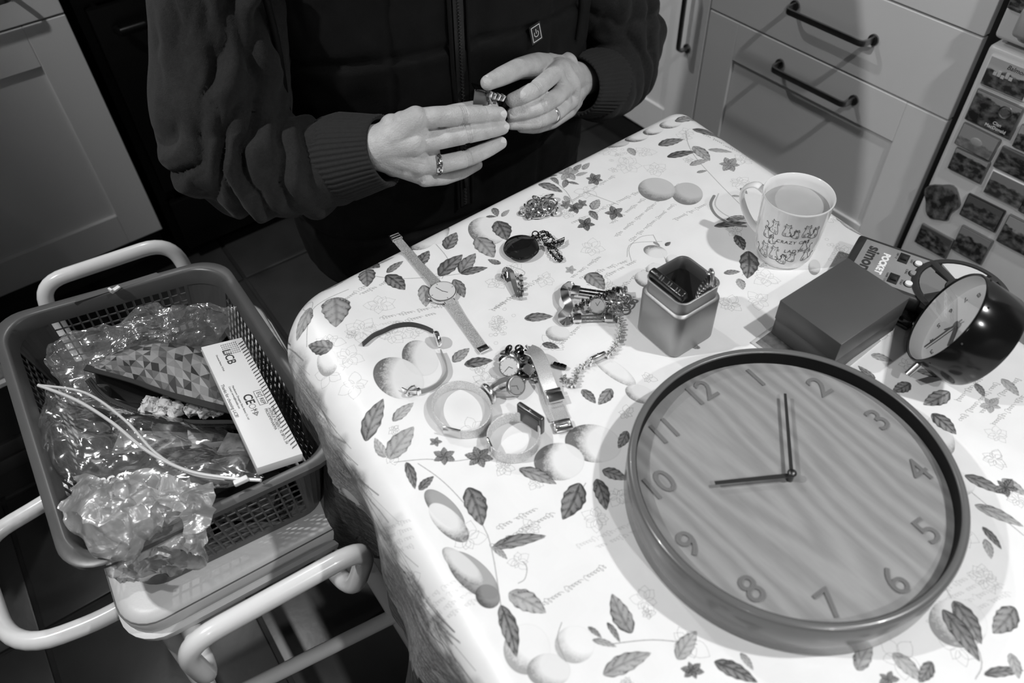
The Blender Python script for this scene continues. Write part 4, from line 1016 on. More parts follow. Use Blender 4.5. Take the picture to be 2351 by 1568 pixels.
# ---------------- black wallet-like case under the alarm clock
b = B(); pw = T(2078, 706, .012)
wl = thing('black_case', (pw.x, pw.y, TT), 'small black case wedged between grey box and alarm clock', 'case')
B().box((pw.x+.004, pw.y-.004, TT+.0125), (.050, .030, .0115), rot=BA+.05, bevel=.003, seg=3).out('lid', MT['blackgloss'], wl)
B().box((pw.x+.004, pw.y-.004, TT+.0035), (.049, .029, .006), rot=BA+.05, bevel=.002).out('base', MT['blackplastic'], wl)

# ---------------- black drum alarm clock
AR, AD = .058, .056
ac_c = None
fcen = D_ = None
def at_depth(x, y, d): return Vector((0, 0, CAMZ))+ray(x, y)*d
F0 = at_depth(2172, 735, .868)
nrm = Vector((-.80, .36, .50)).normalized()   # face looks up and to the left
nrm = Vector((-.72, .60, .34)).normalized()
# ---------------- black drum alarm clock leaning back on its front peg
AR, AD = .0546, .0516
AC = Vector((.6923, .1980, TT+.0722)); az_, el_ = R(118.5), R(24.1)
an = Vector((math.cos(el_)*math.cos(az_), math.cos(el_)*math.sin(az_), math.sin(el_)))
MA = frame_m(AC, Vector((0, 0, 1)).cross(an), an)          # local z out of the face, local x horizontal
alarm = thing('alarm_clock', (AC.x, AC.y, TT), 'black round alarm clock tilted back with a pale dial, at the right', 'clock')
B().lathe([(0, -AD), (AR-.006, -AD), (AR-.002, -AD+.002), (AR, -AD+.006), (AR, -.002), (AR-.0012, 0), (AR-.0022, 0), (AR-.0028, -.003), (AR-.0028, -.018), (AR-.006, -.02), (0, -.02)],
          M=MA.to_3x3(), c=AC, n=120).out('housing', MT['blackgloss'], alarm, angle=35)
dialm = mat('dial_white', .85, .5, var=.02)
B().lathe([(0, -.019), (AR-.0029, -.019), (AR-.0029, -.0178), (0, -.0178)], M=MA.to_3x3(), c=AC, n=80).out('dial', dialm, alarm)
B().lathe([(AR-.0029, -.0178), (AR-.0029, -.002), (AR-.0034, -.002), (AR-.0034, -.0178)], M=MA.to_3x3(), c=AC, n=100, closed=True).out('inner_wall', dialm, alarm)
glass = bpy.data.materials.new('clear_glass'); glass.use_nodes = True
nt = glass.node_tree; N = nt.nodes; L = nt.links; N.remove(N['Principled BSDF'])
fr0 = N.new('ShaderNodeLayerWeight'); fr0.inputs[0].default_value = .5; fr_ = N.new('ShaderNodeMapRange'); L.new(fr0.outputs['Facing'], fr_.inputs[0]); fr_.inputs[1].default_value = .3; fr_.inputs[3].default_value = .04; fr_.inputs[4].default_value = .5; gl_ = N.new('ShaderNodeBsdfGlossy'); gl_.inputs['Roughness'].default_value = .02
tr_ = N.new('ShaderNodeBsdfTransparent'); mxs = N.new('ShaderNodeMixShader'); L.new(fr_.outputs[0], mxs.inputs[0]); L.new(tr_.outputs[0], mxs.inputs[1]); L.new(gl_.outputs[0], mxs.inputs[2])
L.new(mxs.outputs[0], N['Material Output'].inputs[0])
B().lathe([(0, -.0010), (AR-.0030, -.0010)], M=MA.to_3x3(), c=AC, n=80).out('glass', glass, alarm)
# 12 of the dial points to the upper right of the frame
cc = AC; top_dir = (MA.inverted().to_3x3() @ Vector((0, 0, 1))); t12 = math.atan2(top_dir.y, top_dir.x)-R(68)
paleink = mat('pale_ink', .10, .5)
for k in range(12):
    a = t12-R(30)*(k+1); s_ = text_mesh(str(k+1), .0105, .0001)
    s_.transform(MA @ Matrix.Translation((.038*math.cos(a), .038*math.sin(a), -.0175)) @ Matrix.Rotation(t12-PI/2, 4, 'Z')); mk('numeral', s_, paleink, alarm, smooth=False)
def ahand(nm, a, ln, w, z, m, back=0):
    b = B(); b.box(((ln-back)/2, 0, z), (ln+back, w, .0008), bevel=.0002); bmesh.ops.transform(b.bm, matrix=MA @ Matrix.Rotation(a, 4, 'Z'), verts=b.bm.verts); return b.out(nm, m, alarm, smooth=False)
hm = mat('hand_grey', .10, .3)
ci = MA.inverted()
def adir(px, py):
    q = at_depth(px, py, .86); 
    d = ray(px, py); o = Vector((0, 0, CAMZ)); pl = AC-an*.016; tt = (pl-o).dot(an)/d.dot(an); w = ci @ (o+d*tt); return math.atan2(w.y, w.x)
ahand('minute_hand', adir(2124, 800), .043, .0022, -.014, hm, .008); ahand('hour_hand', adir(2183, 785), .027, .0042, -.0150, hm); ahand('alarm_hand', adir(2152, 762), .020, .0012, -.0160, hm)
b = B(); b.lathe([(0, -.0175), (.0036, -.0175), (.0036, -.0135), (0, -.0125)], n=20); bmesh.ops.transform(b.bm, matrix=MA, verts=b.bm.verts); b.out('centre_cap', hm, alarm)
for k in range(8):
    a = t12+R(45*k); p = MA @ Vector(((AR+.0004)*math.cos(a), (AR+.0004)*math.sin(a), -.006)); b = B(); b.sphere(p, .0013, sub=1); b.out('rivet', MT['darksteel'], alarm)
for s_ in (-1, 1):
    a = t12; dn = -PI/2+s_*.62
    p = MA @ Vector((AR*.97*math.cos(dn), AR*.97*math.sin(dn), -.012)); q = p+(MA.to_3x3() @ Vector((math.cos(dn), math.sin(dn), .15)))*.017
    if q.z < TT+.001: q = p+(q-p)*((TT+.001-p.z)/(q.z-p.z))
    B().cyl(p, q, .0042, .0038, n=24).out('leg', MT['steel'], alarm)

# ---------------- watches
meshm = mat('milanese_mesh', .58, .42, .6, var=.45, vscale=900, bump=.9, bscale=1600, bdist=.0006)
def ups(n, v=(0, 0, 1)): return Vector(v)
def meshmat(): return meshm
def watch_head(root, M, r, th, dial=.62, case=None, crown=True, hands=(40, 200), bez=.0016, square=False, glassy=True, marks=4, parent_name='case'):
    case = case or MT['polished']
    def P_(b, nm, m, par=None):
        bmesh.ops.transform(b.bm, matrix=M, verts=b.bm.verts); return b.out(nm, m, par or root, angle=40)
    if not square:
        b = B(); b.lathe([(0, 0), (r*.86, 0), (r*.97, th*.15), (r, th*.4), (r, th*.7), (r-bez*.5, th*.95), (r-bez, th), (r-bez*1.1, th*.86), (0, th*.86)], n=56)
    else:
        b = B(); b.box((0, 0, th/2), (r*1.7, r*2.1, th), bevel=r*.28, seg=4)
    cs = P_(b, 'case', case)
    b = B()
    if not square: b.lathe([(0, th*.87), (r-bez*1.15, th*.87), (r-bez*1.15, th*.9), (0, th*.9)], n=48)
    else: b.box((0, 0, th), (r*1.35, r*1.7, .0008), bevel=.0004)
    dl = P_(b, 'dial', mat('watch_dial', dial, .35, var=.02), cs)
    z = th*.93
    if not square or r > .008:
        for j, (a, ln) in enumerate(zip(hands, (.72, .48))):
            b = B(); b.box((r*ln*.4, 0, z), (r*ln*.9, r*.035+.0001, .0002)); bmesh.ops.rotate(b.bm, matrix=Matrix.Rotation(R(a), 3, 'Z'), verts=b.bm.verts); P_(b, 'hand', MT['ink'], cs)
        b = B()
        for k in range(marks): a = 2*PI*k/marks; b.box((r*.78*math.cos(a), r*.78*math.sin(a), z), (r*.12, r*.025+.0001, .0002), rot=a)
        P_(b, 'hour_marks', MT['ink'], cs)
    if crown:
        b = B(); b.cyl((0, -r*1.0, th*.45), (0, -r*1.13, th*.45), r*.11+.0003, n=14); P_(b, 'crown', case, cs)
    return cs
# 1 flat mesh-strap watch
wa, wc, wb = T(911, 548, .003), T(1016, 672, .004), T(1113, 806, .003)
t = thing('mesh_strap_watch', wc, 'slim watch with woven metal strap laid out straight and pale round dial', 'watch')
dr_ = (wb-wa).normalized(); dr_.z = 0; sd = Vector((0, 0, 1)).cross(dr_)
Mw = frame_m(Vector((wc.x, wc.y, TT+.0012)), dr_, (0, 0, 1))
watch_head(t, Mw @ Matrix.Rotation(R(0), 4, 'Z'), .0178, .0062, .66, hands=(-160, 40))
B().band(spline([wc+dr_*-.016+Vector((0, 0, .001)), wc-dr_*.026+Vector((0, 0, 0)), wc.lerp(wa, .5)+Vector((0, 0, -.001)), wa+Vector((0, 0, -.001))], 8), .0125, .0014).out('strap', meshm, t)
B().band(spline([wc+dr_*.016+Vector((0, 0, .001)), wc+dr_*.026, wc.lerp(wb, .5)+Vector((0, 0, -.001)), wb+Vector((0, 0, -.001))-dr_*.008], 8), .0125, .0014).out('strap', meshm, t)
for s_ in (-1, 1):
    c_ = wc+dr_*s_*.0195
    b = B(); b.cyl(c_-sd*.0066, c_+sd*.0066, .0011, n=12)
    for k in (-1, 1): b.box(c_+sd*k*.0062-dr_*s_*.0015, (.006, .0012, .003), rot=math.atan2(dr_.y, dr_.x), bevel=.0003)
    b.out('lug', MT['chrome'], t)
B().box(wb-dr_*.004+Vector((0, 0, .0002)), (.0085, .0130, .0028), rot=math.atan2(dr_.y, dr_.x), bevel=.0006).out('end_piece', MT['chrome'], t)
b = B()
for q in (-.001, .0035, .008): b.cyl(wa-dr_*q-sd*.0068+Vector((0, 0, .0012)), wa-dr_*q+sd*.0068+Vector((0, 0, .0012)), .0010, n=10)
for k in (-1, 1): b.box(wa-dr_*.0035+sd*k*.0066+Vector((0, 0, .0004)), (.013, .0011, .0036), rot=math.atan2(dr_.y, dr_.x), bevel=.0003)
b.out('clasp', MT['chrome'], t)
# 2 thin leather strap watch standing on edge
sw = .0075
pts = [T(*q) for q in ((834, 796), (858, 776), (880, 766), (908, 754), (942, 750), (972, 756), (995, 766))]
t = thing('leather_strap_watch', T(1010, 790), 'small ladies watch on its side, thin dark strap open in a curve', 'watch')
zz = Vector((0, 0, sw/2+.0003)); 
B().band([p+zz for p in spline(pts, 6)], .0014, sw).out('strap', mat('dark_leather', .03, .5, bump=.3), t)
pts2 = [T(*q) for q in ((1013, 812), (1024, 838), (1026, 862), (1010, 884), (985, 899), (960, 905))]
B().band([p+zz for p in spline(pts2, 6)], .0014, sw).out('strap', mat('tan_leather', .33, .4, var=.06), t, label='lighter strap half reaching the buckle')
hcc = (T(996, 768)+T(1014, 812))/2+Vector((0, 0, .0085)); hd_ = (T(1014, 812)-T(996, 768)).normalized(); outd = Vector((hd_.y, -hd_.x, 0))
if outd.dot(T(1040, 780)-hcc) < 0: outd = -outd
Mh = frame_m(hcc-outd*.002, hd_, outd); watch_head(t, Mh, .0098, .0055, .5, case=MT['chrome'], square=False, hands=(10, 100))
b = B(); bk = T(945, 903)+zz
b.torus(bk, .006, .0010, Matrix.Rotation(R(12), 3, 'Z') @ Matrix.Rotation(PI/2, 3, 'X'), sc=(1.2, 1, 1)); b.box(T(962, 905)+zz, (.005, .004, sw+.002), bevel=.0008); b.cyl(bk+Vector((-.008, .001, 0)), bk+Vector((.007, -.001, 0)), .0008)
b.band([T(960, 905)+zz, T(940, 906)+zz, T(925, 898)+zz*.8], .0014, sw*.9)
b.out('buckle', MT['chrome'], t)
# 3 closed mesh-strap loop standing on edge
goldmesh = mat('pale_gold_mesh', .78, .4, .6, var=.3, vscale=900, bump=.7, bscale=1500, bdist=.0005)
def loop_pts(px, py, rx, ry, n=40, h=0.0, a0=0, a1=360, rot=0):
    out = []
    for i in range(n):
        a = R(a0+(a1-a0)*i/n); x = rx*math.cos(a); y = ry*math.sin(a); c_ = math.cos(R(rot)); s_ = math.sin(R(rot))
        out.append(T(px+x*c_-y*s_, py+x*s_+y*c_, h))
    return out
bw3 = .0135
t = thing('mesh_loop_watch', T(1058, 940), 'watch with pale woven strap closed in a ring, dial turned away', 'watch')
L3 = loop_pts(1062, 950, 68, 56, 44, 0, 0, 360, 15); cz3 = Vector((0, 0, bw3/2+.0003))
B().band([p+cz3 for p in L3], .0013, bw3, closed=True).out('strap', goldmesh, t)
ctr3 = sum(L3, Vector())/len(L3)
hc = T(1118, 915); outd = (hc-ctr3); outd.z = 0; outd.normalize()
Mh = frame_m(hc+cz3+outd*.0005-outd*.001, Vector((0, 0, 1)).cross(outd), outd); watch_head(t, Mh, .0125, .0050, .5, case=MT['polished'], hands=(20, 130))
hc = T(1040, 1000); outd = (hc-ctr3); outd.z = 0; outd.normalize()
B().box(hc+cz3+outd*.001, (.0022, .020, bw3+.001), rot=math.atan2(outd.y, outd.x), bevel=.0007).out('clasp', MT['gold'], t)
# 4 rectangular-case ring watch
bw4 = .016
t = thing('square_case_watch', T(1180, 1010), 'mesh strap watch with a large rectangular case, closed on its side', 'watch')
L4 = loop_pts(1180, 1016, 60, 47, 44, 0, 0, 360, -10); cz4 = Vector((0, 0, bw4/2+.0003)); ctr4 = sum(L4, Vector())/len(L4)
B().band([p+cz4 for p in L4], .0015, bw4, closed=True).out('strap', goldmesh, t)
hc = T(1216, 980); outd = (hc-ctr4); outd.z = 0; outd.normalize(); rotz = math.atan2(outd.y, outd.x)
rr_ = Matrix.Rotation(rotz, 3, 'Z')
cs = B().box(hc+Vector((0, 0, .0135))+outd*.002, (.0065, .034, .026), rot=rr_, bevel=.0022, seg=3).out('case', mat('case_grey', .12, .28, .8), t)
B().box(hc+Vector((0, 0, .0135))-outd*.0016, (.001, .027, .020), rot=rr_, bevel=.0003).out('case_back', MT['darksteel'], cs)
B().box(hc+Vector((0, 0, .0135))+outd*.0055, (.0008, .028, .020), rot=rr_, bevel=.0003).out('dial', dialm, cs)
B().cyl(hc+Vector((0, 0, .0275))+outd*.002, hc+Vector((0, 0, .0265)), .0014).out('crown', MT['chrome'], cs)
hc = T(1128, 1035); outd = (hc-ctr4); outd.z = 0; outd.normalize(); rr_ = Matrix.Rotation(math.atan2(outd.y, outd.x), 3, 'Z')
b = B(); b.box(hc+cz4+outd*.0012, (.0024, .013, bw4+.001), rot=rr_, bevel=.0007); b.sphere(hc+Vector((0, 0, bw4))+outd*.002, .0014, sub=2); b.sphere(T(1120, 1020)+Vector((0, 0, bw4*.9)), .0012, sub=2); b.out('clasp', MT['chrome'], t)
# 5 small round watch with strap loop lying on side
t = thing('round_silver_watch', T(1183, 885), 'small silver watch with round face and narrow strap loop', 'watch')
fc = T(1184, 886, .013); fn = (Vector((0, 0, CAMZ))-fc).normalized(); fn = (fn+Vector((.45, -.25, .0))).normalized()
Mh = frame_m(fc-fn*.003, Vector((0, 0, 1)), fn); watch_head(t, Mh, .0112, .006, .33, case=MT['steel'], hands=(60, 170))
lp = [T(1175, 868, .012), T(1158, 872, .011), T(1140, 880, .009), T(1127, 892, .007), T(1133, 903, .0065), T(1155, 904, .007), T(1176, 900, .009)]
B().band(spline(lp, 6), .0012, .008).out('strap', MT['steel'], t)
# 6 round-faced bracelet watch, top of the heap
t = thing('bracelet_watch', T(1166, 845), 'ladies watch with white round dial on a chunky dark bracelet heap', 'watch')
fc = T(1169, 842, .016); fn = (Vector((0, 0, CAMZ))-fc).normalized()+Vector((-.3, .0, .2)); fn.normalize()
Mh = frame_m(fc-fn*.004, Vector((.3, .2, .9)), fn); watch_head(t, Mh, .0118, .006, .66, case=MT['polished'], hands=(150, 260), marks=12)
b = B()
heap = [(1158, 815, .010), (1153, 832, .008), (1165, 806, .012), (1178, 820, .010), (1190, 806, .013), (1200, 816, .012), (1186, 836, .012), (1200, 850, .010), (1204, 866, .009), (1196, 878, .006), (1185, 862, .010)]
for k, (x, y, h) in enumerate(heap):
    p = T(x, y, h); M3 = Matrix.Rotation(rng.uniform(0, 3), 3, 'Z') @ Matrix.Rotation(rng.uniform(-1.1, 1.1), 3, 'X')
    b = B(); b.box(p, (.0105, .0052, .0042), rot=M3, bevel=.0012)
    b.torus(p+Vector((.003, .002, 0)), .0042, .0012, M3, n=18)
    b.out('link', MT['gunmetal'] if k % 3 else MT['polished'], t)
# 7 square-faced small watch and its dark links
t = thing('square_face_watch', T(1213, 850), 'tiny square faced watch with dark stones under the gold strap', 'watch')
Mh = frame_m(T(1213, 850, .010), (1, .3, 0), (-.3, -.4, .8)); watch_head(t, Mh, .0062, .005, .10, case=MT['chrome'], square=True, crown=False)
b = B()
for k, (x, y, h) in enumerate([(1206, 834, .010), (1218, 828, .012), (1225, 838, .010), (1226, 856, .008), (1232, 868, .006), (1202, 840, .007), (1238, 858, .005)]):
    b = B(); b.box(T(x, y, h), (.008, .0052, .004), rot=Matrix.Rotation(k*.7, 3, 'Z') @ Matrix.Rotation(.4*math.sin(k*2), 3, 'X'), bevel=.001)
    b.out('link', MT['gunmetal'] if k % 2 else MT['polished'], t)
b = B()
for k, (x, y) in enumerate([(1277, 838), (1285, 840), (1293, 842)]): b.box(T(x, y, .0035), (.0052, .0075, .005), rot=.4, bevel=.001)
b.out('strap_end', MT['gunmetal'], t)
# 8 gold mesh strap watch lying across the heap
t = thing('gold_mesh_strap', T(1250, 890), 'wide gold mesh watch strap lying over the heap with open clasp', 'watch strap')
gm8 = mat('gold_mesh', .74, .36, .75, var=.2, vscale=1200, bump=.6, bscale=1800, bdist=.0004)
L8 = spline([T(1213, 802, .018), T(1232, 812, .019), T(1246, 842, .016), T(1256, 872, .012), T(1268, 905, .006), T(1277, 932, .0030), T(1290, 962, .0028)], 8)
B().band(L8, .0165, .0014).out('strap', gm8, t)
L8b = spline([T(1213, 802, .017), T(1222, 812, .010), T(1240, 842, .006), T(1252, 880, .004), T(1262, 925, .003), T(1278, 965, .0018)], 8)
B().band(L8b, .0150, .0012).out('strap', gm8, t)
a8 = (T(1290, 962)-T(1268, 905)).normalized(); r8 = math.atan2(a8.y, a8.x)
b = B(); c8 = T(1275, 912, .008); b.box(c8, (.012, .0175, .003), rot=r8, bevel=.0008); b.box(c8+a8*-.009, (.0045, .0172, .0034), rot=r8, bevel=.0008); b.out('clasp', MT['gold'], t)
b = B(); c8 = T(1290, 968, .0045)
b.box(c8, (.0035, .0180, .003), rot=r8, bevel=.0007); b.box(c8+a8*.010, (.0040, .0180, .003), rot=r8, bevel=.0007)
sd8 = Vector((-a8.y, a8.x, 0))
for k in (-1, 1): b.box(c8+a8*.005+sd8*k*.0082, (.010, .0014, .0025), rot=r8, bevel=.0004)
b.cyl(c8+a8*.005-sd8*.004, c8+a8*.005+sd8*.004, .0014); b.out('buckle', MT['chrome'], t)
# 9 chain-link watch bracelet snaking on the cloth
t = thing('link_bracelet_watch', T(1372, 826), 'thin bright link bracelet watch snaking beside the tin', 'watch')
path = spline([T(*q) for q in ((1292, 862, .004), (1300, 872, .004), (1310, 886, .004), (1321, 880, .004), (1324, 862, .004), (1330, 846, .004), (1345, 838, .004), (1372, 826, .004), (1395, 815, .004), (1410, 800, .004), (1420, 780, .004), (1425, 755, .004), (1422, 735, .005), (1412, 718, .006))], 14)
def chain_links(b, path, step, kind='ring', r=.002, w=.0005, skip=None, up=Vector((0, 0, 1))):
    acc = 0; k = 0; last = path[0]
    for p, q in zip(path, path[1:]):
        acc += (q-p).length
        if acc >= step:
            acc = 0; k += 1; t_ = (q-p).normalized()
            if skip and skip(p): continue
            M3 = frame_m((0, 0, 0), t_, up).to_3x3()
            if kind == 'ring': b.torus(p, r, w, M3 @ Matrix.Rotation((PI/2 if k % 2 else 0)+.3, 3, 'X'), n=12, m=5, sc=(1.25, .9, 1))
            else:
                b.box(p, (step*.80, r*.8, r*1.9), rot=M3, bevel=r*.22, seg=1); b.box(p+M3 @ Vector((0, r*.55*(1 if k % 2 else -1), 0)), (step*.7, r*.5, r*2.3), rot=M3, bevel=r*.15, seg=1)
cm_ = T(1372, 826)
b = B(); chain_links(b, path, .0034, 'box', .0032, skip=lambda p: (p-cm_).length < .0105); b.out('bracelet', MT['chrome'], t)
hd_ = (T(1392, 817)-T(1350, 836)).normalized()
b = B(); b.box(cm_+Vector((0, 0, .0045)), (.021, .0055, .0085), rot=math.atan2(hd_.y, hd_.x), bevel=.0022, seg=3); cs = b.out('case', MT['chrome'], t)
sv = Vector((hd_.y, -hd_.x, 0)); b = B(); b.box(cm_+Vector((0, 0, .0045))+sv*.0028, (.016, .0008, .005), rot=math.atan2(hd_.y, hd_.x), bevel=.0003); b.out('dial', MT['gold'], cs)
b = B(); b.cyl(cm_+Vector((0, 0, .0085)), cm_+Vector((0, 0, .0104)), .0011); b.out('crown', MT['chrome'], cs)
# 10 bangle-like expanding watches
t = thing('cuff_bracelet', T(1300, 695), 'polished steel cuff bracelet open end up, left of the tin', 'bracelet')
cufp = spline([T(1312, 655, .010), T(1297, 664, .014), T(1298, 682, .016), T(1306, 700, .014), T(1300, 716, .012), T(1291, 727, .009), T(1296, 738, .006), T(1308, 736, .005)], 8)
B().band(cufp, .0105, .0012, up=Vector((-.6, -.5, .62))).out('band', MT['polished'], t)
b = B(); b.torus(T(1301, 728, .006), .006, .001, Matrix.Rotation(.5, 3, 'X')); b.torus(T(1309, 658, .010), .006, .001, Matrix.Rotation(.5, 3, 'X')); b.out('hinge_ring', MT['chrome'], t)
for j, (qa, qb, hh, lab) in enumerate((((1314, 664), (1412, 678), .012, 'dark rod-link bracelet at the back of the steel heap'), ((1318, 730), (1404, 728), .0055, 'two-strand steel bracelet at the front of the steel heap'))):
    t = thing('rod_bracelet', T(*qa), lab, 'bracelet', 'rod bracelets in the steel heap')
    a_, b_ = T(qa[0], qa[1], hh), T(qb[0], qb[1], hh); d_ = (b_-a_).normalized(); s_ = Vector((-d_.y, d_.x, 0))
    b = B()
    for sg in (-1, 1): 
        b.tube([a_+s_*sg*.0030, b_+s_*sg*.0030], .0014, m=8)
        for k in range(9): b.torus(a_.lerp(b_, (k+.7)/9)+s_*sg*.0030, .00145, .0004, frame_m((0, 0, 0), s_, d_).to_3x3(), n=10, m=4)
    b.out('rods', MT['gunmetal'] if j == 0 else MT['steel'], t)
    for q_, nm in ((a_.lerp(b_, .08), 'end_cap'), (a_.lerp(b_, .92), 'end_cap')):
        b = B(); b.box(q_, (.0105, .0115, .0052), rot=math.atan2(d_.y, d_.x), bevel=.0012); b.out(nm, MT['polished'], t)
t = thing('curb_bracelet', T(1350, 690), 'heavy bar-link bracelet slanting across the steel heap', 'bracelet')
b = B(); pth = spline([T(1320, 712, .010), T(1340, 696, .013), T(1372, 684, .014), T(1404, 672, .014), T(1424, 660, .012)], 14)
chain_links(b, pth, .0046, 'box', .0042); b.out('links', MT['gunmetal'], t)
t = thing('coil_watch', T(1372, 706), 'oval watch with ribbed bezel half buried in the steel heap', 'watch')
Mh = frame_m(T(1370, 704, .008), (1, .1, 0), (-.3, -.5, .9)); watch_head(t, Mh, .0105, .006, .3, case=MT['steel'], crown=False, hands=(20, 80))
b = B()
for k in range(30): a = 2*PI*k/30; b.cyl((.0105*math.cos(a), .0105*math.sin(a), .0035), (.0118*math.cos(a), .0118*math.sin(a), .0035), .0005, n=6)
bmesh.ops.transform(b.bm, matrix=Mh, verts=b.bm.verts); b.out('ribbed_bezel', MT['steel'], t)
t = thing('clasp_chain_bracelet', T(1425, 690), 'tangle of clasps and rings at the right end of the heap', 'bracelet')
b = B()
for k, (x, y, h, r_) in enumerate([(1420, 668, .012, .006), (1432, 672, .010, .0065), (1414, 690, .010, .007), (1428, 692, .009, .0075), (1422, 704, .007, .006), (1438, 684, .008, .005), (1410, 712, .006, .0055), (1404, 676, .013, .006)]):
    b = B(); b.torus(T(x, y, h), r_, .0011, Matrix.Rotation(k*1.1, 3, 'Z') @ Matrix.Rotation(.5+.5*math.sin(k*1.7), 3, 'X'), n=24, m=6, sc=(1.25, .85, 1)); b.out('link', MT['polished'], t)
for k, (x, y, h) in enumerate([(1412, 664, .012), (1436, 664, .012), (1430, 682, .011), (1414, 716, .006), (1402, 700, .009)]):
    b = B(); b.box(T(x, y, h), (.009, .005, .0035), rot=Matrix.Rotation(k*.9, 3, 'Z') @ Matrix.Rotation(.4, 3, 'X'), bevel=.001); b.out('clasp', MT['polished'], t)
# 11 black pocket watch and chain
pc2 = T(1197, 578)
t = thing('pocket_watch', pc2, 'closed black pocket watch, shiny lid up, with dark chain', 'watch')
B().lathe([(0, .0006), (.012, .0006), (.0195, .0022), (.0222, .0052), (.0226, .0064), (.0222, .0076), (.0226, .0086), (.0218, .0100), (.0185, .0118), (.010, .0130), (0, .0134)], pc2+Vector((0, 0, 0)), n=72).out('case', mat('black_enamel', .010, .05, coat=1.0), t, angle=25)
B().torus(pc2+Vector((0, 0, .0065)), .0226, .0006, n=72).out('rim_band', MT['gunmetal'], t)
b = B(); e_ = T(1226, 552)-pc2; e_.z = 0; e_.normalize(); b.cyl(pc2+e_*.021+Vector((0, 0, .007)), pc2+e_*.027+Vector((0, 0, .007)), .0028); b.torus(pc2+e_*.031+Vector((0, 0, .007)), .0048, .0008, Matrix.Rotation(.7, 3, 'X')); b.out('crown', MT['gunmetal'], t)
ch = spline([T(*q) for q in ((1228, 548, .006), (1238, 536, .005), (1250, 532, .008), (1262, 540, .010), (1252, 552, .006), (1240, 546, .009), (1254, 540, .012), (1270, 548, .010), (1264, 560, .007), (1250, 560, .006), (1262, 566, .009), (1276, 572, .006),
            (1282, 584, .004), (1290, 592, .004), (1286, 598, .004), (1276, 594, .005), (1268, 584, .006), (1260, 572, .004), (1272, 560, .010), (1286, 556, .009), (1294, 552, .005))], 12)
b = B(); chain_links(b, ch, .0027, 'ring', .0020, .00062); b.out('chain', MT['gunmetal'], t)
b = B(); b.tube([T(*q) for q in ((1262, 560, .010), (1296, 545, .006), (1292, 560, .005), (1264, 568, .008))], .0007, closed=True, m=6); b.tube([T(1250, 562, .010), T(1294, 552, .008)], .0012, m=8); b.out('bar', MT['gunmetal'], t)
# 12 folding clasp bracelet beneath the pocket watch
t = thing('folding_clasp', T(1183, 650), 'open folding clasp of dark and bright metal below the pocket watch', 'bracelet')
B().band(spline([T(1160, 640, .003), T(1158, 628, .010), T(1165, 618, .014), T(1174, 624, .013), T(1178, 642, .009), T(1184, 662, .006), T(1192, 684, .003)], 8), .0085, .0011, up=Vector((.5, -.3, .8))).out('band', MT['polished'], t)
b = B(); b.band(spline([T(1155, 640, .004), T(1160, 632, .009), T(1172, 632, .008), T(1180, 640, .004)], 6), .008, .0012, up=Vector((-.5, -.5, .7))); b.out('dark_band', MT['gunmetal'], t)
b = B()
for k, (x, y) in enumerate([(1196, 636), (1197, 648), (1198, 660), (1199, 672), (1196, 682)]): B().box(T(x, y, .004), (.005, .0042, .006), rot=.3+.2*k, bevel=.001).out('link', MT['steel'], t)
# 13 chunky chain bracelet coil
t = thing('chunky_chain', T(1238, 474), 'chunky polished silver chain bracelet coiled on the cloth by the person', 'bracelet')
b = B()
for k, (x, y, h, r_) in enumerate([(1204, 486, .003, .0055), (1212, 478, .005, .006), (1222, 490, .004, .006), (1226, 476, .007, .0062), (1236, 488, .006, .0065), (1222, 464, .008, .0055), (1234, 458, .010, .0060), (1246, 460, .010, .006),
        (1244, 474, .009, .0068), (1250, 484, .006, .0065), (1262, 476, .008, .0072), (1266, 464, .010, .0065), (1258, 452, .009, .006), (1272, 484, .005, .005), (1232, 496, .003, .005), (1214, 494, .003, .005), (1270, 470, .004, .006), (1242, 492, .003, .0055)]):
    b = B(); b.torus(T(x, y, h), r_, .0015, Matrix.Rotation(k*1.3, 3, 'Z') @ Matrix.Rotation(.35+.55*math.sin(k*2.1), 3, 'X'), n=26, m=8, sc=(1.35, .85, 1)); b.out('link', MT['chrome'], t)
b = B(); Mq = Matrix.Rotation(.6, 3, 'X'); b.torus(T(1262, 470, .011), .010, .0012, Mq, n=32, sc=(1.2, .8, 1)); b.torus(T(1236, 462, .012), .009, .0012, Matrix.Rotation(-.4, 3, 'X'), n=32, sc=(1.2, .8, 1)); b.out('large_link', MT['chrome'], t)
# ================================================================== the white stool
sNL, sNR, sFR, sFL = Vector((-.160, .563, 0)), Vector((.166, .535, 0)), Vector((.205, 1.00, 0)), Vector((-.118, 1.03, 0))
def quad(q, u, v): return q[0]*(1-u)*(1-v)+q[1]*u*(1-v)+q[2]*u*v+q[3]*(1-u)*v
SQ = (sNL, sNR, sFR, sFL)
def qpoly(q, w, d, r, grow=0.0, n=7):
    """rounded outline in unit-ish coordinates mapped on the quad"""
    out = []
    for x, y in rrect(w+2*grow, d+2*grow, r, n):
        out.append(quad(q, x/w+.5, y/d+.5))
    return out
stool = thing('stool', ((sNL+sFR)/2), 'white tubular metal stool with padded seat and side loops under the basket', 'stool')
def layered(name, q, w, d, lv, m, root, cap=True, n=7, angle=35, bottom=True):
    b = B(); rings = []
    for g, z, r in lv: rings.append([b.bm.verts.new(Vector((p.x, p.y, z))) for p in qpoly(q, w, d, r, g, n)])
    k = len(rings[0])
    for A_, B_ in zip(rings, rings[1:]):
        for i in range(k): b._face([A_[i], A_[(i+1) % k], B_[(i+1) % k], B_[i]])
    if bottom: b._face(rings[0][::-1])
    if cap: b._face(rings[-1])
    return b.out(name, m, root, angle=angle)
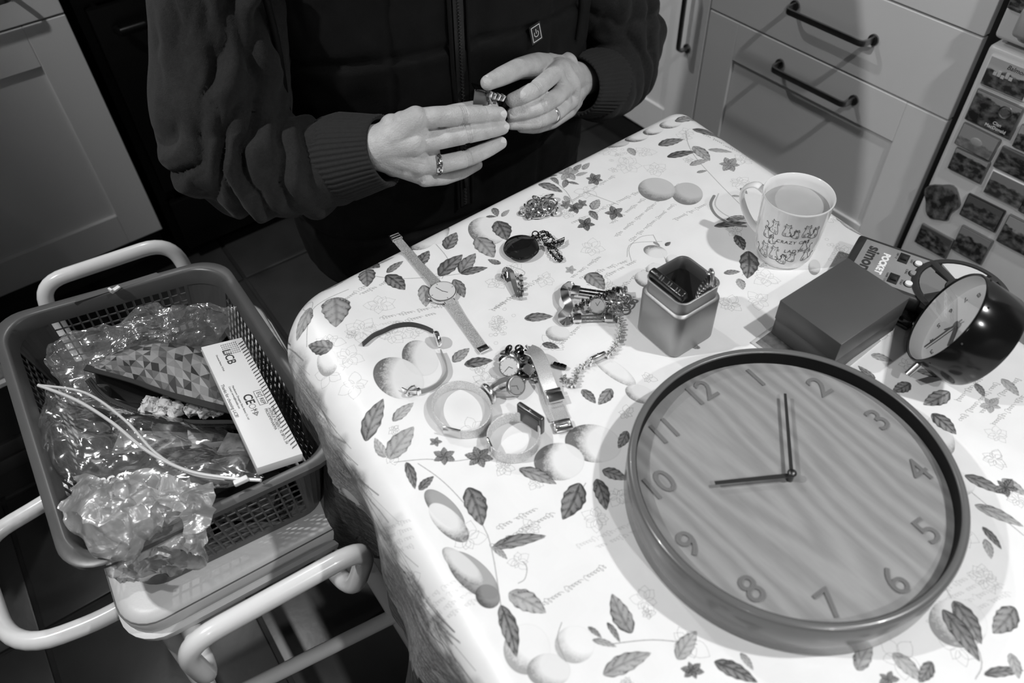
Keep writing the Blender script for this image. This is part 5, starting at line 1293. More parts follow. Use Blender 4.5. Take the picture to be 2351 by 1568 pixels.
layered('seat_pad', SQ, .326, .465, [(-.012, ST-.030, .045), (-.006, ST-.030, .045), (-.004, ST-.028, .045), (-.0035, ST-.012, .045), (-.006, ST-.006, .043), (-.011, ST-.002, .040), (-.018, ST, .036)], MT['seat'], stool)
layered('seat_frame', SQ, .326, .465, [(-.004, ST-.046, .047), (.0, ST-.045, .05), (.0015, ST-.037, .05), (.0015, ST-.034, .05), (-.003, ST-.0305, .047)], MT['whitemetal'], stool)
b = B(); b.tube([Vector((p.x, p.y, ST-.0075)) for p in qpoly(SQ, .326, .465, .045, -.0045)], .0009, closed=True, m=6); b.out('piping', mat('piping', .12, .5), stool)
TR = .0118
def loopt(name, pts, r=.045, rad=TR, m=None):
    b = B(); b.tube(fillet(pts, r, 8), rad, m=18); return b.out(name, m or MT['whitemetal'], stool)
# near loop
zb_, zt_ = TT-.262, TT-.148
L0 = at_y(433, 1440, .488); R0 = at_y(812, 1262, .480)
rb_ = at_z(738, 1280, zb_)
loopt('loop', [(-.092, .63, zb_+.008), (-.100, .488, zb_), (L0.x-.020, .484, zt_), (R0.x+.016, .466, zt_), (.082, .482, zb_), (rb_.x, rb_.y+.04, zb_+.008)])
F1 = at_z(92, 690, zt_); F2 = at_z(415, 575, zt_)
fl0 = at_z(118, 610, zt_); fr0_ = at_z(395, 545, zt_)
loopt('loop', [(F1.x+.01, .98, zb_+.012), (F1.x, 1.14, zb_), (F1.x+.004, 1.165, zt_), (F2.x-.004, 1.135, zt_), (F2.x, 1.11, zb_), (F2.x, .98, zb_+.012)])
# legs and rungs
zr_ = TT-.45
jr = at_z(910, 1411, zr_); fr2 = at_z(985, 1610, .02)
l1 = Vector((.118, .585, ST-.045)); 
dirl = (jr-l1)
foot = l1+dirl*((.02-l1.z)/dirl.z)
ln_ = at_z(372, 1500, ST-.07); ln2 = at_z(366, 1568, ST-.16)
dl_ = (ln2-ln_); footl = ln_+dl_*((.02-ln_.z)/dl_.z)
footl = Vector((-.135, .50, .02)); ln_ = Vector((-.120, .598, ST-.045))
far_r = (Vector((.15, .97, ST-.045)), Vector((.17, 1.02, .02))); far_l = (Vector((-.10, .99, ST-.045)), Vector((-.12, 1.03, .02)))
legs = [(l1, foot), (ln_, footl), far_r, far_l]
for a_, b_ in legs:
    o = B().cyl(a_, b_, TR, n=20).out('leg', MT['whitemetal'], stool)
    B().cyl(b_+Vector((0, 0, .012)), (b_.x, b_.y, .001), TR+.004, n=20).out('foot_cap', MT['white'], o)
def onleg(k, z): a_, b_ = legs[k]; return a_.lerp(b_, (z-a_.z)/(b_.z-a_.z))
B().cyl(onleg(0, zr_), onleg(1, zr_), TR*.9, n=18).out('rung', MT['whitemetal'], stool)
B().cyl(onleg(2, zr_), onleg(3, zr_), TR*.9, n=18).out('rung', MT['whitemetal'], stool)
B().cyl(onleg(0, zr_+.02), onleg(2, zr_+.02), TR*.9, n=18).out('rung', MT['whitemetal'], stool)
B().cyl(onleg(1, zr_+.02), onleg(3, zr_+.02), TR*.9, n=18).out('rung', MT['whitemetal'], stool)
# the side loop reaching out to the left
zs_ = TT-.285
q1 = at_z(262, 1412, zs_); q2 = at_z(70, 1482, zs_); q3 = at_z(-12, 1445, zs_); q5 = at_z(-20, 1200, zs_); q6 = at_z(115, 1145, zs_)
loopt('side_loop', [q1+Vector((.09, -.004, .02)), q1, q2+Vector((-.022, .004, 0)), at_z(-60, 1250, zs_), q6+Vector((0, -.002, 0)), q6+Vector((.09, -.004, .02))], r=.06)

# ---------------- grey plastic basket
RZ = TT-.085
bFL, bFR, bNR, bNL = Vector((-.124, 1.030, 0)), Vector((.158, .960, 0)), Vector((.1415, .562, 0)), Vector((-.150, .598, 0))
BQ = (bNL, bNR, bFR, bFL); BWd, BDp = .29, .41
bz0 = ST+.0015; BHt = RZ-bz0
bk = thing('basket', ((bNL+bFR)/2+Vector((0, 0, bz0))), 'grey plastic lattice basket full of bags, standing on the white stool', 'basket')
TAP = .012; TAPX, TAPY = .028, .008
def bpt(t, h, off=0.0):
    """t: perimeter 0..1 from near left corner anticlockwise, h 0..1 height; rounded corners"""
    w, d = BWd-2*TAPX*(1-h)+2*off, BDp-2*TAPY*(1-h)+2*off; r = .045-.01*(1-h)
    segs = [w-2*r, PI/2*r, d-2*r, PI/2*r, w-2*r, PI/2*r, d-2*r, PI/2*r]; tot = sum(segs); s = (t % 1)*tot
    i = 0
    while s > segs[i] and i < 7: s -= segs[i]; i += 1
    x0, x1, y0, y1 = -w/2, w/2, -d/2, d/2
    if i == 0: x, y = x0+r+s, y0
    elif i == 1: a = -PI/2+s/r; x, y = x1-r+r*math.cos(a), y0+r+r*math.sin(a)
    elif i == 2: x, y = x1, y0+r+s
    elif i == 3: a = s/r; x, y = x1-r+r*math.cos(a), y1-r+r*math.sin(a)
    elif i == 4: x, y = x1-r-s, y1
    elif i == 5: a = PI/2+s/r; x, y = x0+r+r*math.cos(a), y1-r+r*math.sin(a)
    elif i == 6: x, y = x0, y1-r-s
    else: a = PI+s/r; x, y = x0+r+r*math.cos(a), y0+r+r*math.sin(a)
    p = quad(BQ, x/BWd+.5, y/BDp+.5); return Vector((p.x, p.y, bz0+h*BHt))
NT = 160
b = B()   # rim: rolled outward lip
sec = [(1.0, -.001), (1.0, .0075), (.985, .010), (.90, .0105), (.90, .0085), (.975, .008), (.985, .006), (.985, .0), (.93, -.0005), (.72, -.0035), (.72, -.006), (.93, -.003)]
rings = []
for k in range(NT): 
    row = []
    for h, o in [(1.0, 0), (1.006, .002), (1.006, .0105), (.995, .0125), (.93, .0130), (.93, .0112), (.985, .0105), (.985, .0022), (.975, .0), (.79, -.0002), (.79, -.0018), (.975, -.0018)]:
        row.append(b.bm.verts.new(bpt(k/NT, h, o)))
    rings.append(row)
for k in range(NT):
    A_, B_ = rings[k], rings[(k+1) % NT]
    for j in range(12): b._face([A_[j], B_[j], B_[(j+1) % 12], A_[(j+1) % 12]])
b.out('rim', MT['basket'], bk, angle=50)
BQB = [quad(BQ, *uv_) for uv_ in ((TAPX/BWd, TAPY/BDp), (1-TAPX/BWd, TAPY/BDp), (1-TAPX/BWd, 1-TAPY/BDp), (TAPX/BWd, 1-TAPY/BDp))]
layered('base', BQB, BWd-2*TAPX, BDp-2*TAPY, [(0, bz0, .034), (.0012, bz0+.012, .035), (-.0008, bz0+.012, .035), (-.0018, bz0+.003, .034)], MT['basket'], bk)
# lattice: uprights and cross bars, corners solid
def bar(b, t0, t1, h0, h1, th=.0019, n=1, out=.0006):
    m_ = max(1, n)
    for i in range(m_):
        a, c = t0+(t1-t0)*i/m_, t0+(t1-t0)*(i+1)/m_
        vs_ = [b.bm.verts.new(bpt(tt, hh, oo)) for oo in (out, out-th) for tt, hh in ((a, h0), (c, h0), (c, h1), (a, h1))]
        for f in ((0, 1, 2, 3), (7, 6, 5, 4), (0, 4, 5, 1), (1, 5, 6, 2), (2, 6, 7, 3), (3, 7, 4, 0)): b._face([vs_[i_] for i_ in f])
w, d, r = BWd-TAPX, BDp-TAPY, .04; tot = 2*(w-2*r)+2*(d-2*r)+2*PI*r
sides = [(0, (w-2*r)/tot, 15), ((w-2*r+PI/2*r)/tot, (w-2*r+PI/2*r+d-2*r)/tot, 24), ((w-2*r+PI*r+d-2*r)/tot, (2*(w-2*r)+PI*r+d-2*r)/tot, 15), ((2*(w-2*r)+PI*1.5*r+d-2*r)/tot, (2*(w-2*r)+PI*1.5*r+2*(d-2*r))/tot, 24)]
for k, (t0, t1, n) in enumerate(sides):
    for i in range(n+1):
        tt = t0+(t1-t0)*i/n; hw = .00085 if 0 < i < n else .0016
        if i == 0: proto_bar = None
        b = B(); bar(b, tt-hw*1.0, tt+hw*1.0, .08, .80, .0024); b.out('upright_bar', MT['basket'], bk, smooth=False)
    for j in range(1, 6):
        h = .09+.70*j/6; b = B(); bar(b, t0, t1, h-.008, h+.008, .0013, n=6, out=.0001); b.out('cross_bar', MT['basket'], bk, smooth=False)
    tn = t1; te = sides[(k+1) % 4][0] if k < 3 else 1.0
    b = B(); bar(b, tn, te, .06, .82, .0018, n=8); b.out('corner_panel', MT['basket'], bk)
# perforated bottom: slats
for i in range(10):
    a_ = quad(BQ, .10+.088*i, .09); c_ = quad(BQ, .10+.088*i, .91)
    B().box((a_+c_)/2+Vector((0, 0, bz0+.002)), (.009, (c_-a_).length, .002), rot=math.atan2((c_-a_).y, (c_-a_).x)-PI/2).out('bottom_slat', MT['basket'], bk, smooth=False)
# handle tab on the far rim and white peg
b = B(); f1, f2 = at_z(170, 690, RZ+.001), at_z(370, 628, RZ+.001); mm = (f1+f2)/2; dd_ = (f2-f1).normalized(); nn_ = Vector((-dd_.y, dd_.x, 0))
b.prism([(p.x, p.y) for p in (f1-nn_*.004, f2-nn_*.004, f2+nn_*.006-dd_*.006, f1+nn_*.006+dd_*.006)], RZ-.004, RZ+.0008); b.out('grip_tab', MT['basket'], bk, smooth=False)
pg = at_z(261, 664, RZ+.006)
t = thing('white_clip', pg, 'tiny white plastic clip on the far basket rim', 'clip')
B().box(pg+Vector((.003, 0, -.001)), (.011, .0065, .003), rot=.3, bevel=.0006).out('tongue', MT['white'], t); B().box(pg+Vector((-.004, -.001, .0005)), (.0035, .008, .007), rot=.3, bevel=.0006).out('stop', MT['white'], t)

# ---------------- things inside the basket
def IN(x, y, h): return at_z(x, y, bz0+h)
# clear film material
def film(name, v=.7, a=.25, rough=.12, bump=.6, scale=30):
    m = bpy.data.materials.new(name); m.use_nodes = True; nt = m.node_tree; N = nt.nodes; L = nt.links; N.remove(N['Principled BSDF'])
    lw = N.new('ShaderNodeLayerWeight'); lw.inputs[0].default_value = .5
    mr = N.new('ShaderNodeMapRange'); L.new(lw.outputs['Facing'], mr.inputs[0]); mr.inputs[1].default_value = .1; mr.inputs[2].default_value = .95; mr.inputs[3].default_value = .16; mr.inputs[4].default_value = .8
    tc = N.new('ShaderNodeTexCoord'); nz = N.new('ShaderNodeTexNoise'); nz.inputs['Scale'].default_value = scale; nz.inputs['Detail'].default_value = 4; nz.inputs['Distortion'].default_value = 1.2; L.new(tc.outputs['Object'], nz.inputs['Vector'])
    vo = N.new('ShaderNodeTexVoronoi'); vo.inputs['Scale'].default_value = scale*1.3; L.new(tc.outputs['Object'], vo.inputs['Vector'])
    ad = N.new('ShaderNodeMath'); ad.operation = 'MULTIPLY_ADD'; L.new(vo.outputs['Distance'], ad.inputs[0]); ad.inputs[1].default_value = .6; L.new(nz.outputs[0], ad.inputs[2])
    bp = N.new('ShaderNodeBump'); bp.inputs['Strength'].default_value = bump; bp.inputs['Distance'].default_value = .012; L.new(ad.outputs[0], bp.inputs['Height'])
    gl = N.new('ShaderNodeBsdfGlossy'); gl.inputs['Roughness'].default_value = rough; gl.inputs['Color'].default_value = G(.95); L.new(bp.outputs[0], gl.inputs['Normal'])
    df = N.new('ShaderNodeBsdfDiffuse'); df.inputs['Color'].default_value = G(v); L.new(bp.outputs[0], df.inputs['Normal'])
    tl = N.new('ShaderNodeBsdfTranslucent'); tl.inputs['Color'].default_value = G(v); ms0 = N.new('ShaderNodeMixShader'); ms0.inputs[0].default_value = .5; L.new(df.outputs[0], ms0.inputs[1]); L.new(tl.outputs[0], ms0.inputs[2])
    tr = N.new('ShaderNodeBsdfTransparent'); tr.inputs['Color'].default_value = G(.97)
    m1 = N.new('ShaderNodeMixShader'); m1.inputs[0].default_value = a; L.new(tr.outputs[0], m1.inputs[1]); L.new(ms0.outputs[0], m1.inputs[2])
    m2 = N.new('ShaderNodeMixShader'); L.new(mr.outputs[0], m2.inputs[0]); L.new(m1.outputs[0], m2.inputs[1]); L.new(gl.outputs[0], m2.inputs[2])
    L.new(m2.outputs[0], N['Material Output'].inputs[0]); return m
filmA = film('clear_film', .75, .20, .14, .7, 14); filmB = film('cloudy_film', .82, .60, .28, .6, 14); filmC = film('zip_bag_film', .6, .10, .12, .4, 9)
def nz3(p, s, sd=0): return noise.noise(Vector((p[0]*s+sd*3.7, p[1]*s-sd*1.9, p[2]*s+sd)))
def crumple(p, amp, s, sd):
    d = Vector((nz3(p, s, sd), nz3(p, s, sd+11), nz3(p, s, sd+23)))*amp
    r_ = Vector((abs(nz3(p, s*2.3, sd+5)), abs(nz3(p, s*2.3, sd+7)), abs(nz3(p, s*2.1, sd+9))))*amp*.9
    return p+d+r_
def bag(name, ctrl, m, label, cat='bag', nu=46, nv=34, amp=.01, s=30, sd=1, thick=.02, parent=None, group=None):
    """pillow shaped bag over a control quad grid: ctrl rows of points (back row first)"""
    rows = [spline(r_, 8) for r_ in ctrl]
    cols = list(zip(*rows)); surf = [spline(list(c_), 8) for c_ in cols]
    nI, nJ = len(surf), len(surf[0])
    b = B()
    def S(u, v, sgn):
        i, j = u*(nI-1), v*(nJ-1); i0, j0 = min(int(i), nI-2), min(int(j), nJ-2); a, c = i-i0, j-j0
        p = surf[i0][j0]*(1-a)*(1-c)+surf[i0+1][j0]*a*(1-c)+surf[i0][j0+1]*(1-a)*c+surf[i0+1][j0+1]*a*c
        e = (math.sin(PI*u)*math.sin(PI*v))**.5*thick*.5
        p = p+Vector((0, 0, e*sgn)); p = crumple(p, amp*(.35+.65*min(1, 4*min(u, 1-u, v, 1-v)+.4)), s, sd+(0 if sgn > 0 else 40))
        p.z = max(p.z, bz0+.006 if parent is None else p.z); return p
    b.grid(lambda u, v: S(u, v, 1), nu, nv); b.grid(lambda u, v: S(u, v, -1), nu, nv)
    return b.out(name, m, parent, smooth=True, angle=28, label=label, cat=cat, group=group, fix=False)
bag('clear_bag', [[IN(150, 790, .10), IN(250, 760, .105), IN(400, 712, .10), IN(530, 715, .10)], [IN(110, 830, .085), IN(260, 800, .09), IN(400, 760, .085), IN(520, 770, .07)],
                  [IN(140, 900, .06), IN(230, 880, .06), IN(330, 850, .05), IN(420, 830, .04)], [IN(150, 960, .045), IN(220, 950, .04), IN(280, 920, .035), IN(330, 880, .03)]],
    filmA, 'crumpled clear plastic bag bulging at the far end of the basket', amp=.020, s=19, sd=2, thick=.03, nu=60, nv=44)
bag('clear_bag', [[IN(110, 880, .11), IN(160, 900, .09), IN(300, 930, .06), IN(420, 960, .04)], [IN(90, 1010, .095), IN(200, 1000, .09), IN(340, 1010, .075), IN(520, 1000, .06)],
                  [IN(110, 1090, .09), IN(230, 1070, .09), IN(400, 1060, .085), IN(580, 1070, .09)], [IN(190, 1110, .08), IN(330, 1120, .085), IN(460, 1130, .09), IN(600, 1105, .10)]],
    filmC, 'clear zip bag with a white slider seal lying across the basket', amp=.015, s=13, sd=5, thick=.02, nu=60, nv=44)
zb1 = bpy.data.objects[-1] if False else None
zipbag = [o for o in C.objects if o.get('label', '').startswith('clear zip bag')][0]
zipm = mat('zip_seal', .62, .25, coat=.3)
p1 = spline([IN(92, 890, .118), IN(180, 925, .115), IN(260, 975, .113), IN(340, 1040, .112), IN(430, 1085, .114), IN(520, 1102, .118), IN(602, 1108, .122)], 8)
p2 = spline([IN(92, 890, .117), IN(200, 908, .112), IN(290, 970, .109), IN(360, 1045, .109), IN(440, 1092, .112), IN(520, 1106, .116)], 8)
b = B(); b.tube([p+Vector((0, 0, .005)) for p in p1], .0021, m=8); b.out('zip_seal', zipm, zipbag)
b = B(); b.tube([p+Vector((0, 0, .005)) for p in p2], .0017, m=8); b.out('zip_seal', zipm, zipbag)
b = B(); b.box(IN(553, 1104, .128), (.016, .007, .006), rot=-.12, bevel=.0015); b.out('slider', MT['white'], zipbag)
# cloudy bag spilling over the near left corner
b = B()
def spill(u, v):
    a_ = [(150, 1085, .125), (140, 1140, .132), (150, 1205, .135), (190, 1265, .125), (250, 1310, .09), (330, 1345, .035)]
    c_ = [(470, 1120, .125), (490, 1160, .13), (486, 1200, .12), (480, 1250, .10), (460, 1290, .07), (420, 1335, .03)]
    def at_(L_, t):
        k = min(int(t*5), 4); f = t*5-k; P0 = L_[k]; P1 = L_[k+1]; return tuple(P0[i]*(1-f)+P1[i]*f for i in range(3))
    A_, C_ = at_(a_, v), at_(c_, v); x, y, h = (A_[i]*(1-u)+C_[i]*u for i in range(3))
    y += -10*math.sin(PI*u)+10*math.sin(u*9); h += .012*math.sin(PI*u)
    p = at_z(x, y, bz0+h)
    return crumple(p, .018, 20, 9)
def spill_ok(u, v): return not (.64 < u < .80 and .38 < v < .80 and (abs(u-.72) < .075*(1.15-abs(v-.5)*1.3)))
NU, NV = 80, 60
g_ = [[b.bm.verts.new(spill(i/NU, j/NV)) for j in range(NV+1)] for i in range(NU+1)]
for i in range(NU):
    for j in range(NV):
        if spill_ok((i+.5)/NU, (j+.5)/NV): b._face([g_[i][j], g_[i+1][j], g_[i+1][j+1], g_[i][j+1]])
for v in [v for v in b.bm.verts if not v.link_faces]: b.bm.verts.remove(v)
b.out('carrier_bag', filmB, smooth=True, angle=30, label='cloudy plastic bag spilling over the near left basket corner onto the seat', cat='bag', fix=False)
# a rolled collar so that the cloudy bag has volume
b = B(); b.grid(lambda u, v: crumple(quad((IN(150, 1150, .118), IN(460, 1150, .115), IN(430, 1260, .09), IN(210, 1270, .10)), u, v)+Vector((0, 0, .014*math.sin(PI*u))), .018, 22, 31), 50, 30)
cb = [o for o in C.objects if o.get('label', '').startswith('cloudy plastic')][0]
b.out('inner_fold', filmB, cb, angle=30, fix=False)

# zipped pouch with triangle pattern
pm = bpy.data.materials.new('triangle_fabric'); pm.use_nodes = True; nt = pm.node_tree; N = nt.nodes; L = nt.links; bs = N['Principled BSDF']; bs.inputs['Roughness'].default_value = .75
uvn = N.new('ShaderNodeUVMap'); uvn.uv_map = 'UVMap'
def tri(m, kx, ky):
    pass
sp = N.new('ShaderNodeSeparateXYZ'); L.new(uvn.outputs[0], sp.inputs[0])
def mnode(op, a, b_=None, c_=None):
    n = N.new('ShaderNodeMath'); n.operation = op
    for i, x in enumerate((a, b_, c_)):
        if x is None: continue
        if isinstance(x, (int, float)): n.inputs[i].default_value = x
        else: L.new(x, n.inputs[i])
    return n.outputs[0]
ux = mnode('MULTIPLY', sp.outputs[0], 11.0); vy = mnode('MULTIPLY', sp.outputs[1], 7.0)
row = mnode('FLOOR', vy); s1 = mnode('MULTIPLY_ADD', row, .5, ux); fv = mnode('FRACT', vy)
fx_ = mnode('FRACT', s1); cx_ = mnode('FLOOR', s1)
tri_ = mnode('ABSOLUTE', mnode('SUBTRACT', fx_, .5)); up_ = mnode('LESS_THAN', mnode('MULTIPLY', tri_, 2.0), mnode('SUBTRACT', 1.0, fv))
half = mnode('GREATER_THAN', fx_, .5)
idv = N.new('ShaderNodeCombineXYZ'); L.new(mnode('MULTIPLY_ADD', half, .37, cx_), idv.inputs[0]); L.new(row, idv.inputs[1]); L.new(up_, idv.inputs[2])
wn = N.new('ShaderNodeTexWhiteNoise'); L.new(idv.outputs[0], wn.inputs['Vector'])
mrp = N.new('ShaderNodeMapRange'); L.new(wn.outputs[0], mrp.inputs[0]); mrp.inputs[3].default_value = .01; mrp.inputs[4].default_value = .30
L.new(mrp.outputs[0], bs.inputs['Base Color'])
pouch = thing('zipped_pouch', IN(370, 900, .06), 'open zip pouch in a triangle patterned fabric with tissue inside', 'pouch')
TIPL, TIPR = IN(200, 850, .095), IN(545, 945, .075)
def uvgrid(f, nu, nv, name, m, root, angle=60, solid=.0015):
    bm = bmesh.new(); uvl = bm.loops.layers.uv.new('UVMap'); g = [[bm.verts.new(f(i/nu, j/nv)) for j in range(nv+1)] for i in range(nu+1)]
    for i in range(nu):
        for j in range(nv):
            fc = bm.faces.new([g[i][j], g[i+1][j], g[i+1][j+1], g[i][j+1]])
            for l, (a, c_) in zip(fc.loops, ((i, j), (i+1, j), (i+1, j+1), (i, j+1))): l[uvl].uv = (a/nu, c_/nv)
    me = bpy.data.meshes.new(name); bm.to_mesh(me); bm.free(); return mk(name, me, m, root, angle=angle, solid=solid)
upl = spline([IN(197, 845, .102), IN(300, 872, .105), IN(420, 915, .104), IN(535, 945, .095)], 10)      # upper lip
upb = spline([IN(215, 838, .100), IN(290, 800, .110), IN(420, 792, .112), IN(560, 860, .095)], 10)      # far edge of top panel
lol = spline([IN(203, 872, .090), IN(250, 920, .078), IN(360, 960, .070), IN(440, 972, .070), IN(540, 972, .068)], 10)   # lower lip
lob = spline([IN(225, 900, .060), IN(270, 950, .050), IN(370, 985, .048), IN(450, 988, .050), IN(545, 985, .050)], 10)
def lerpc(A_, C_, u, v, bulge):
    i = u*(len(A_)-1); k = min(int(i), len(A_)-2); f = i-k; i2 = u*(len(C_)-1); k2 = min(int(i2), len(C_)-2); f2 = i2-k2
    a = A_[k].lerp(A_[k+1], f); c_ = C_[k2].lerp(C_[k2+1], f2); return a.lerp(c_, v)+Vector((0, 0, bulge*math.sin(PI*v)*math.sin(PI*u)))
uvgrid(lambda u, v: lerpc(upl, upb, u, v, .014), 30, 16, 'top_panel', pm, pouch)
uvgrid(lambda u, v: lerpc(lol, lob, u, v, .004)+Vector((0, 0, 0)), 30, 8, 'bottom_panel', pm, pouch)
pblk = mat('pouch_lining', .006, .7)
uvgrid(lambda u, v: lerpc(upb, lob, u, v, -.045), 24, 12, 'lining', pblk, pouch)
for P_ in (upl, lol):
    b = B(); b.band([p+Vector((0, 0, .001)) for p in P_], .009, .0022, up=Vector((0, -.35, .93))); zp = b.out('zip_tape', pblk, pouch)
    b = B()
    for p, q in zip(P_, P_[1:]):
        for f in (0, .33, .66): b.box(p.lerp(q, f)+Vector((0, -.004, -.001 if P_ is upl else .003)), (.0012, .002, .0012))
    b.out('zip_teeth', MT['darksteel'], zp, smooth=False, kind='stuff')
ts = thing('tissue', IN(420, 940, .07), 'crumpled white tissue inside the open pouch', 'tissue')
b = B()
for k, (x, y, r_) in enumerate([(345, 935, .010), (375, 940, .011), (405, 943, .009), (450, 938, .013), (480, 940, .013), (500, 944, .010)]):
    b.sphere(IN(x, y, .072), r_, (1.3, .8, .8), sub=4)
for v in b.bm.verts: v.co = crumple(v.co.copy(), .006, 130, 3)
b.out('paper', mat('tissue_paper', .72, .8), ts, angle=0)
# white battery/usb box
bx1 = [IN(462, 785, .118), IN(560, 800, .110), IN(690, 1035, .125), IN(590, 1058, .128)]
wb = thing('white_carton', sum(bx1, Vector())/4, 'slim white printed carton leaning on the right side of the basket', 'box')
u_ = (bx1[3]-bx1[0]); v_ = (bx1[1]-bx1[0]); nW = u_.cross(v_).normalized()
if nW.z < 0: nW = -nW
Ww = ((bx1[1]-bx1[0]).length+(bx1[2]-bx1[3]).length)/2; Ll = u_.length
MW = frame_m(sum(bx1, Vector())/4-nW*.007, u_, nW)
o = B().box((0, 0, 0), (Ll, Ww, .0125), bevel=.0006).out('carton', mat('white_card', .74, .4, var=.02), wb); o.data.transform(MW)
def wtext(txt, x, y, size, rot=0, bold=0.0, m=None, align='LEFT'):
    me = text_mesh(txt, size, .00005, bold, align); me.transform(MW @ Matrix.Translation((x, y, .0064)) @ Matrix.Rotation(R(rot), 4, 'Z')); mk('lettering', me, m or MT['ink'], wb, smooth=False)
sgn = 1
wtext('LiCB', -Ll*.36, Ww*.0, .0150, 0, .0002, align='CENTER'); wtext('Directional Battery 10 Pack', -Ll*.40, -Ww*.25, .0030, 0)
wtext('CE', Ll*.015, -Ww*.03, .0150, 0, .0003, align='CENTER'); wtext('EC', Ll*.0, Ww*.24, .0075, 0, align='CENTER'); wtext('REP', Ll*.055, Ww*.24, .0070, 0, align='CENTER')
wtext('Manufacturer: Zhongshan Baiou Battery Co. Ltd', -Ll*.12, -Ww*.22, .0033); wtext('Contact: service@licbdaily.com', -Ll*.12, -Ww*.30, .0033); wtext('Thanks for choosing LiCB!', -Ll*.15, -Ww*.43, .0058)
wtext('PRODIMPHARMA', Ll*.12, Ww*.22, .0050); wtext('AVENUE ROBERT, 92 BP13, 56', Ll*.12, Ww*.30, .0050); wtext('Made in China', Ll*.12, Ww*.38, .0050)
b = B(); b.torus((Ll*.135, -Ww*.02, .0064), .0040, .0004, n=3, m=4); b.torus((Ll*.135, -Ww*.02, .0064), .0022, .0004, n=3, m=4); b.torus((Ll*.075, -Ww*.02, .0064), .0036, .0003, n=24, m=4)
b.box((Ll*.105, -Ww*.02, .0063), (.0006, .008, .0003)); b.box((Ll*.108, 0, .0063), (.006, .0006, .0003), rot=.6); b.box((Ll*.108, 0, .0063), (.006, .0006, .0003), rot=-.6)
for yy in (-.0050, .0050): b.box((Ll*.026, Ww*.24+yy, .0063), (.026, .0005, .0003))
for xx in (-.013, -.002, .013): b.box((Ll*.026+xx, Ww*.24, .0063), (.0005, .010, .0003))
bmesh.ops.transform(b.bm, matrix=MW, verts=b.bm.verts); b.out('print_marks', MT['ink'], wb, smooth=False)
b = B()
for i in range(34):
    for j in range(4):
        x = -Ll*.46+i*Ll*.027; y = Ww*(.47-.035*j)-(.0 if i > 5 else .0)
        b.box((x+j*.001, y, .00635), (.0035, .0010, .0002), rot=-.6)
for i in range(6):
    for j in range(8): b.box((-Ll*.47+i*.004, Ww*(.30-.05*j), .00635), (.003, .0008, .0002), rot=-.5)
bmesh.ops.transform(b.bm, matrix=MW, verts=b.bm.verts); b.out('dotted_print', MT['steel'], wb, smooth=False)
# dark booklet / cards and dark packets lower down
def slab(name, pts, th, m, label, cat, root=None):
    c_ = sum(pts, Vector())/4; u_ = pts[1]-pts[0]; v_ = pts[3]-pts[0]; n_ = u_.cross(v_).normalized(); n_ = n_ if n_.z > 0 else -n_
    t = thing(name, c_, label, cat); o = B().box((0, 0, 0), ((u_.length+(pts[2]-pts[3]).length)/2, (v_.length+(pts[2]-pts[1]).length)/2, th), bevel=.0008).out('cover', m, t); MM = frame_m(c_-n_*th/2, u_, n_); o.data.transform(MM); return t, MM, u_.length, v_.length
gl_dark = mat('glossy_dark_card', .035, .25, var=.3, vscale=12)
t, MM, a_, c_ = slab('game_card', [IN(330, 812, .085), IN(470, 795, .085), IN(500, 850, .080), IN(360, 870, .080)], .006, gl_dark, 'dark glossy booklet half hidden behind the pouch', 'booklet')
me = text_mesh('CREW', .012, .0001); me.transform(MM @ Matrix.Translation((a_*.35, 0, .0031)) @ Matrix.Rotation(R(-90), 4, 'Z')); mk('lettering', me, MT['steel'], t, smooth=False)
t, MM, a_, c_ = slab('dark_booklet', [IN(160, 1060, .075), IN(560, 1010, .080), IN(590, 1100, .070), IN(190, 1130, .065)], .012, mat('dark_cover', .05, .35, var=.3, vscale=14), 'dark paperback inside the clear zip bag', 'book')
me = text_mesh('noct', .020, .0001, .0006); me.transform(MM @ Matrix.Translation((-a_*.28, -c_*.1, .0062)) @ Matrix.Rotation(R(8), 4, 'Z')); mk('lettering', me, MT['steel'], t, smooth=False)
slab('white_envelope', [IN(250, 990, .058), IN(500, 1000, .055), IN(470, 1035, .052), IN(280, 1040, .055)], .002, MT['white'], 'white paper envelope edge under the pouch', 'envelope')
slab('photo_print', [IN(480, 1000, .085), IN(560, 1010, .085), IN(600, 1075, .09), IN(520, 1070, .088)], .002, mat('photo_print', .14, .3, var=.8, vscale=50), 'glossy photo print showing through the zip bag near the carton', 'photo')
slab('cable_packet', [IN(300, 1110, .03), IN(620, 1090, .03), IN(650, 1160, .03), IN(330, 1190, .03)], .02, mat('packet_dark', .06, .2, var=.6, vscale=40), 'dark cellophane packet at the bottom near side of the basket', 'packet')
slab('lower_packet', [IN(140, 830, .02), IN(470, 760, .02), IN(560, 960, .02), IN(240, 1040, .02)], .02, mat('packet_grey', .07, .3, var=.5, vscale=20), 'grey packet lying on the basket bottom beneath the pouch', 'packet')
b = B(); b.grid(lambda u, v: crumple(quad((IN(380, 1120, .012), IN(660, 1080, .012), IN(655, 1020, .085), IN(370, 1060, .085)), u, v), .008, 50, 71), 60, 30); b.out('cellophane_sheet', filmA, label='crinkled cellophane seen through the near lattice wall', cat='wrapper', angle=25, fix=False)
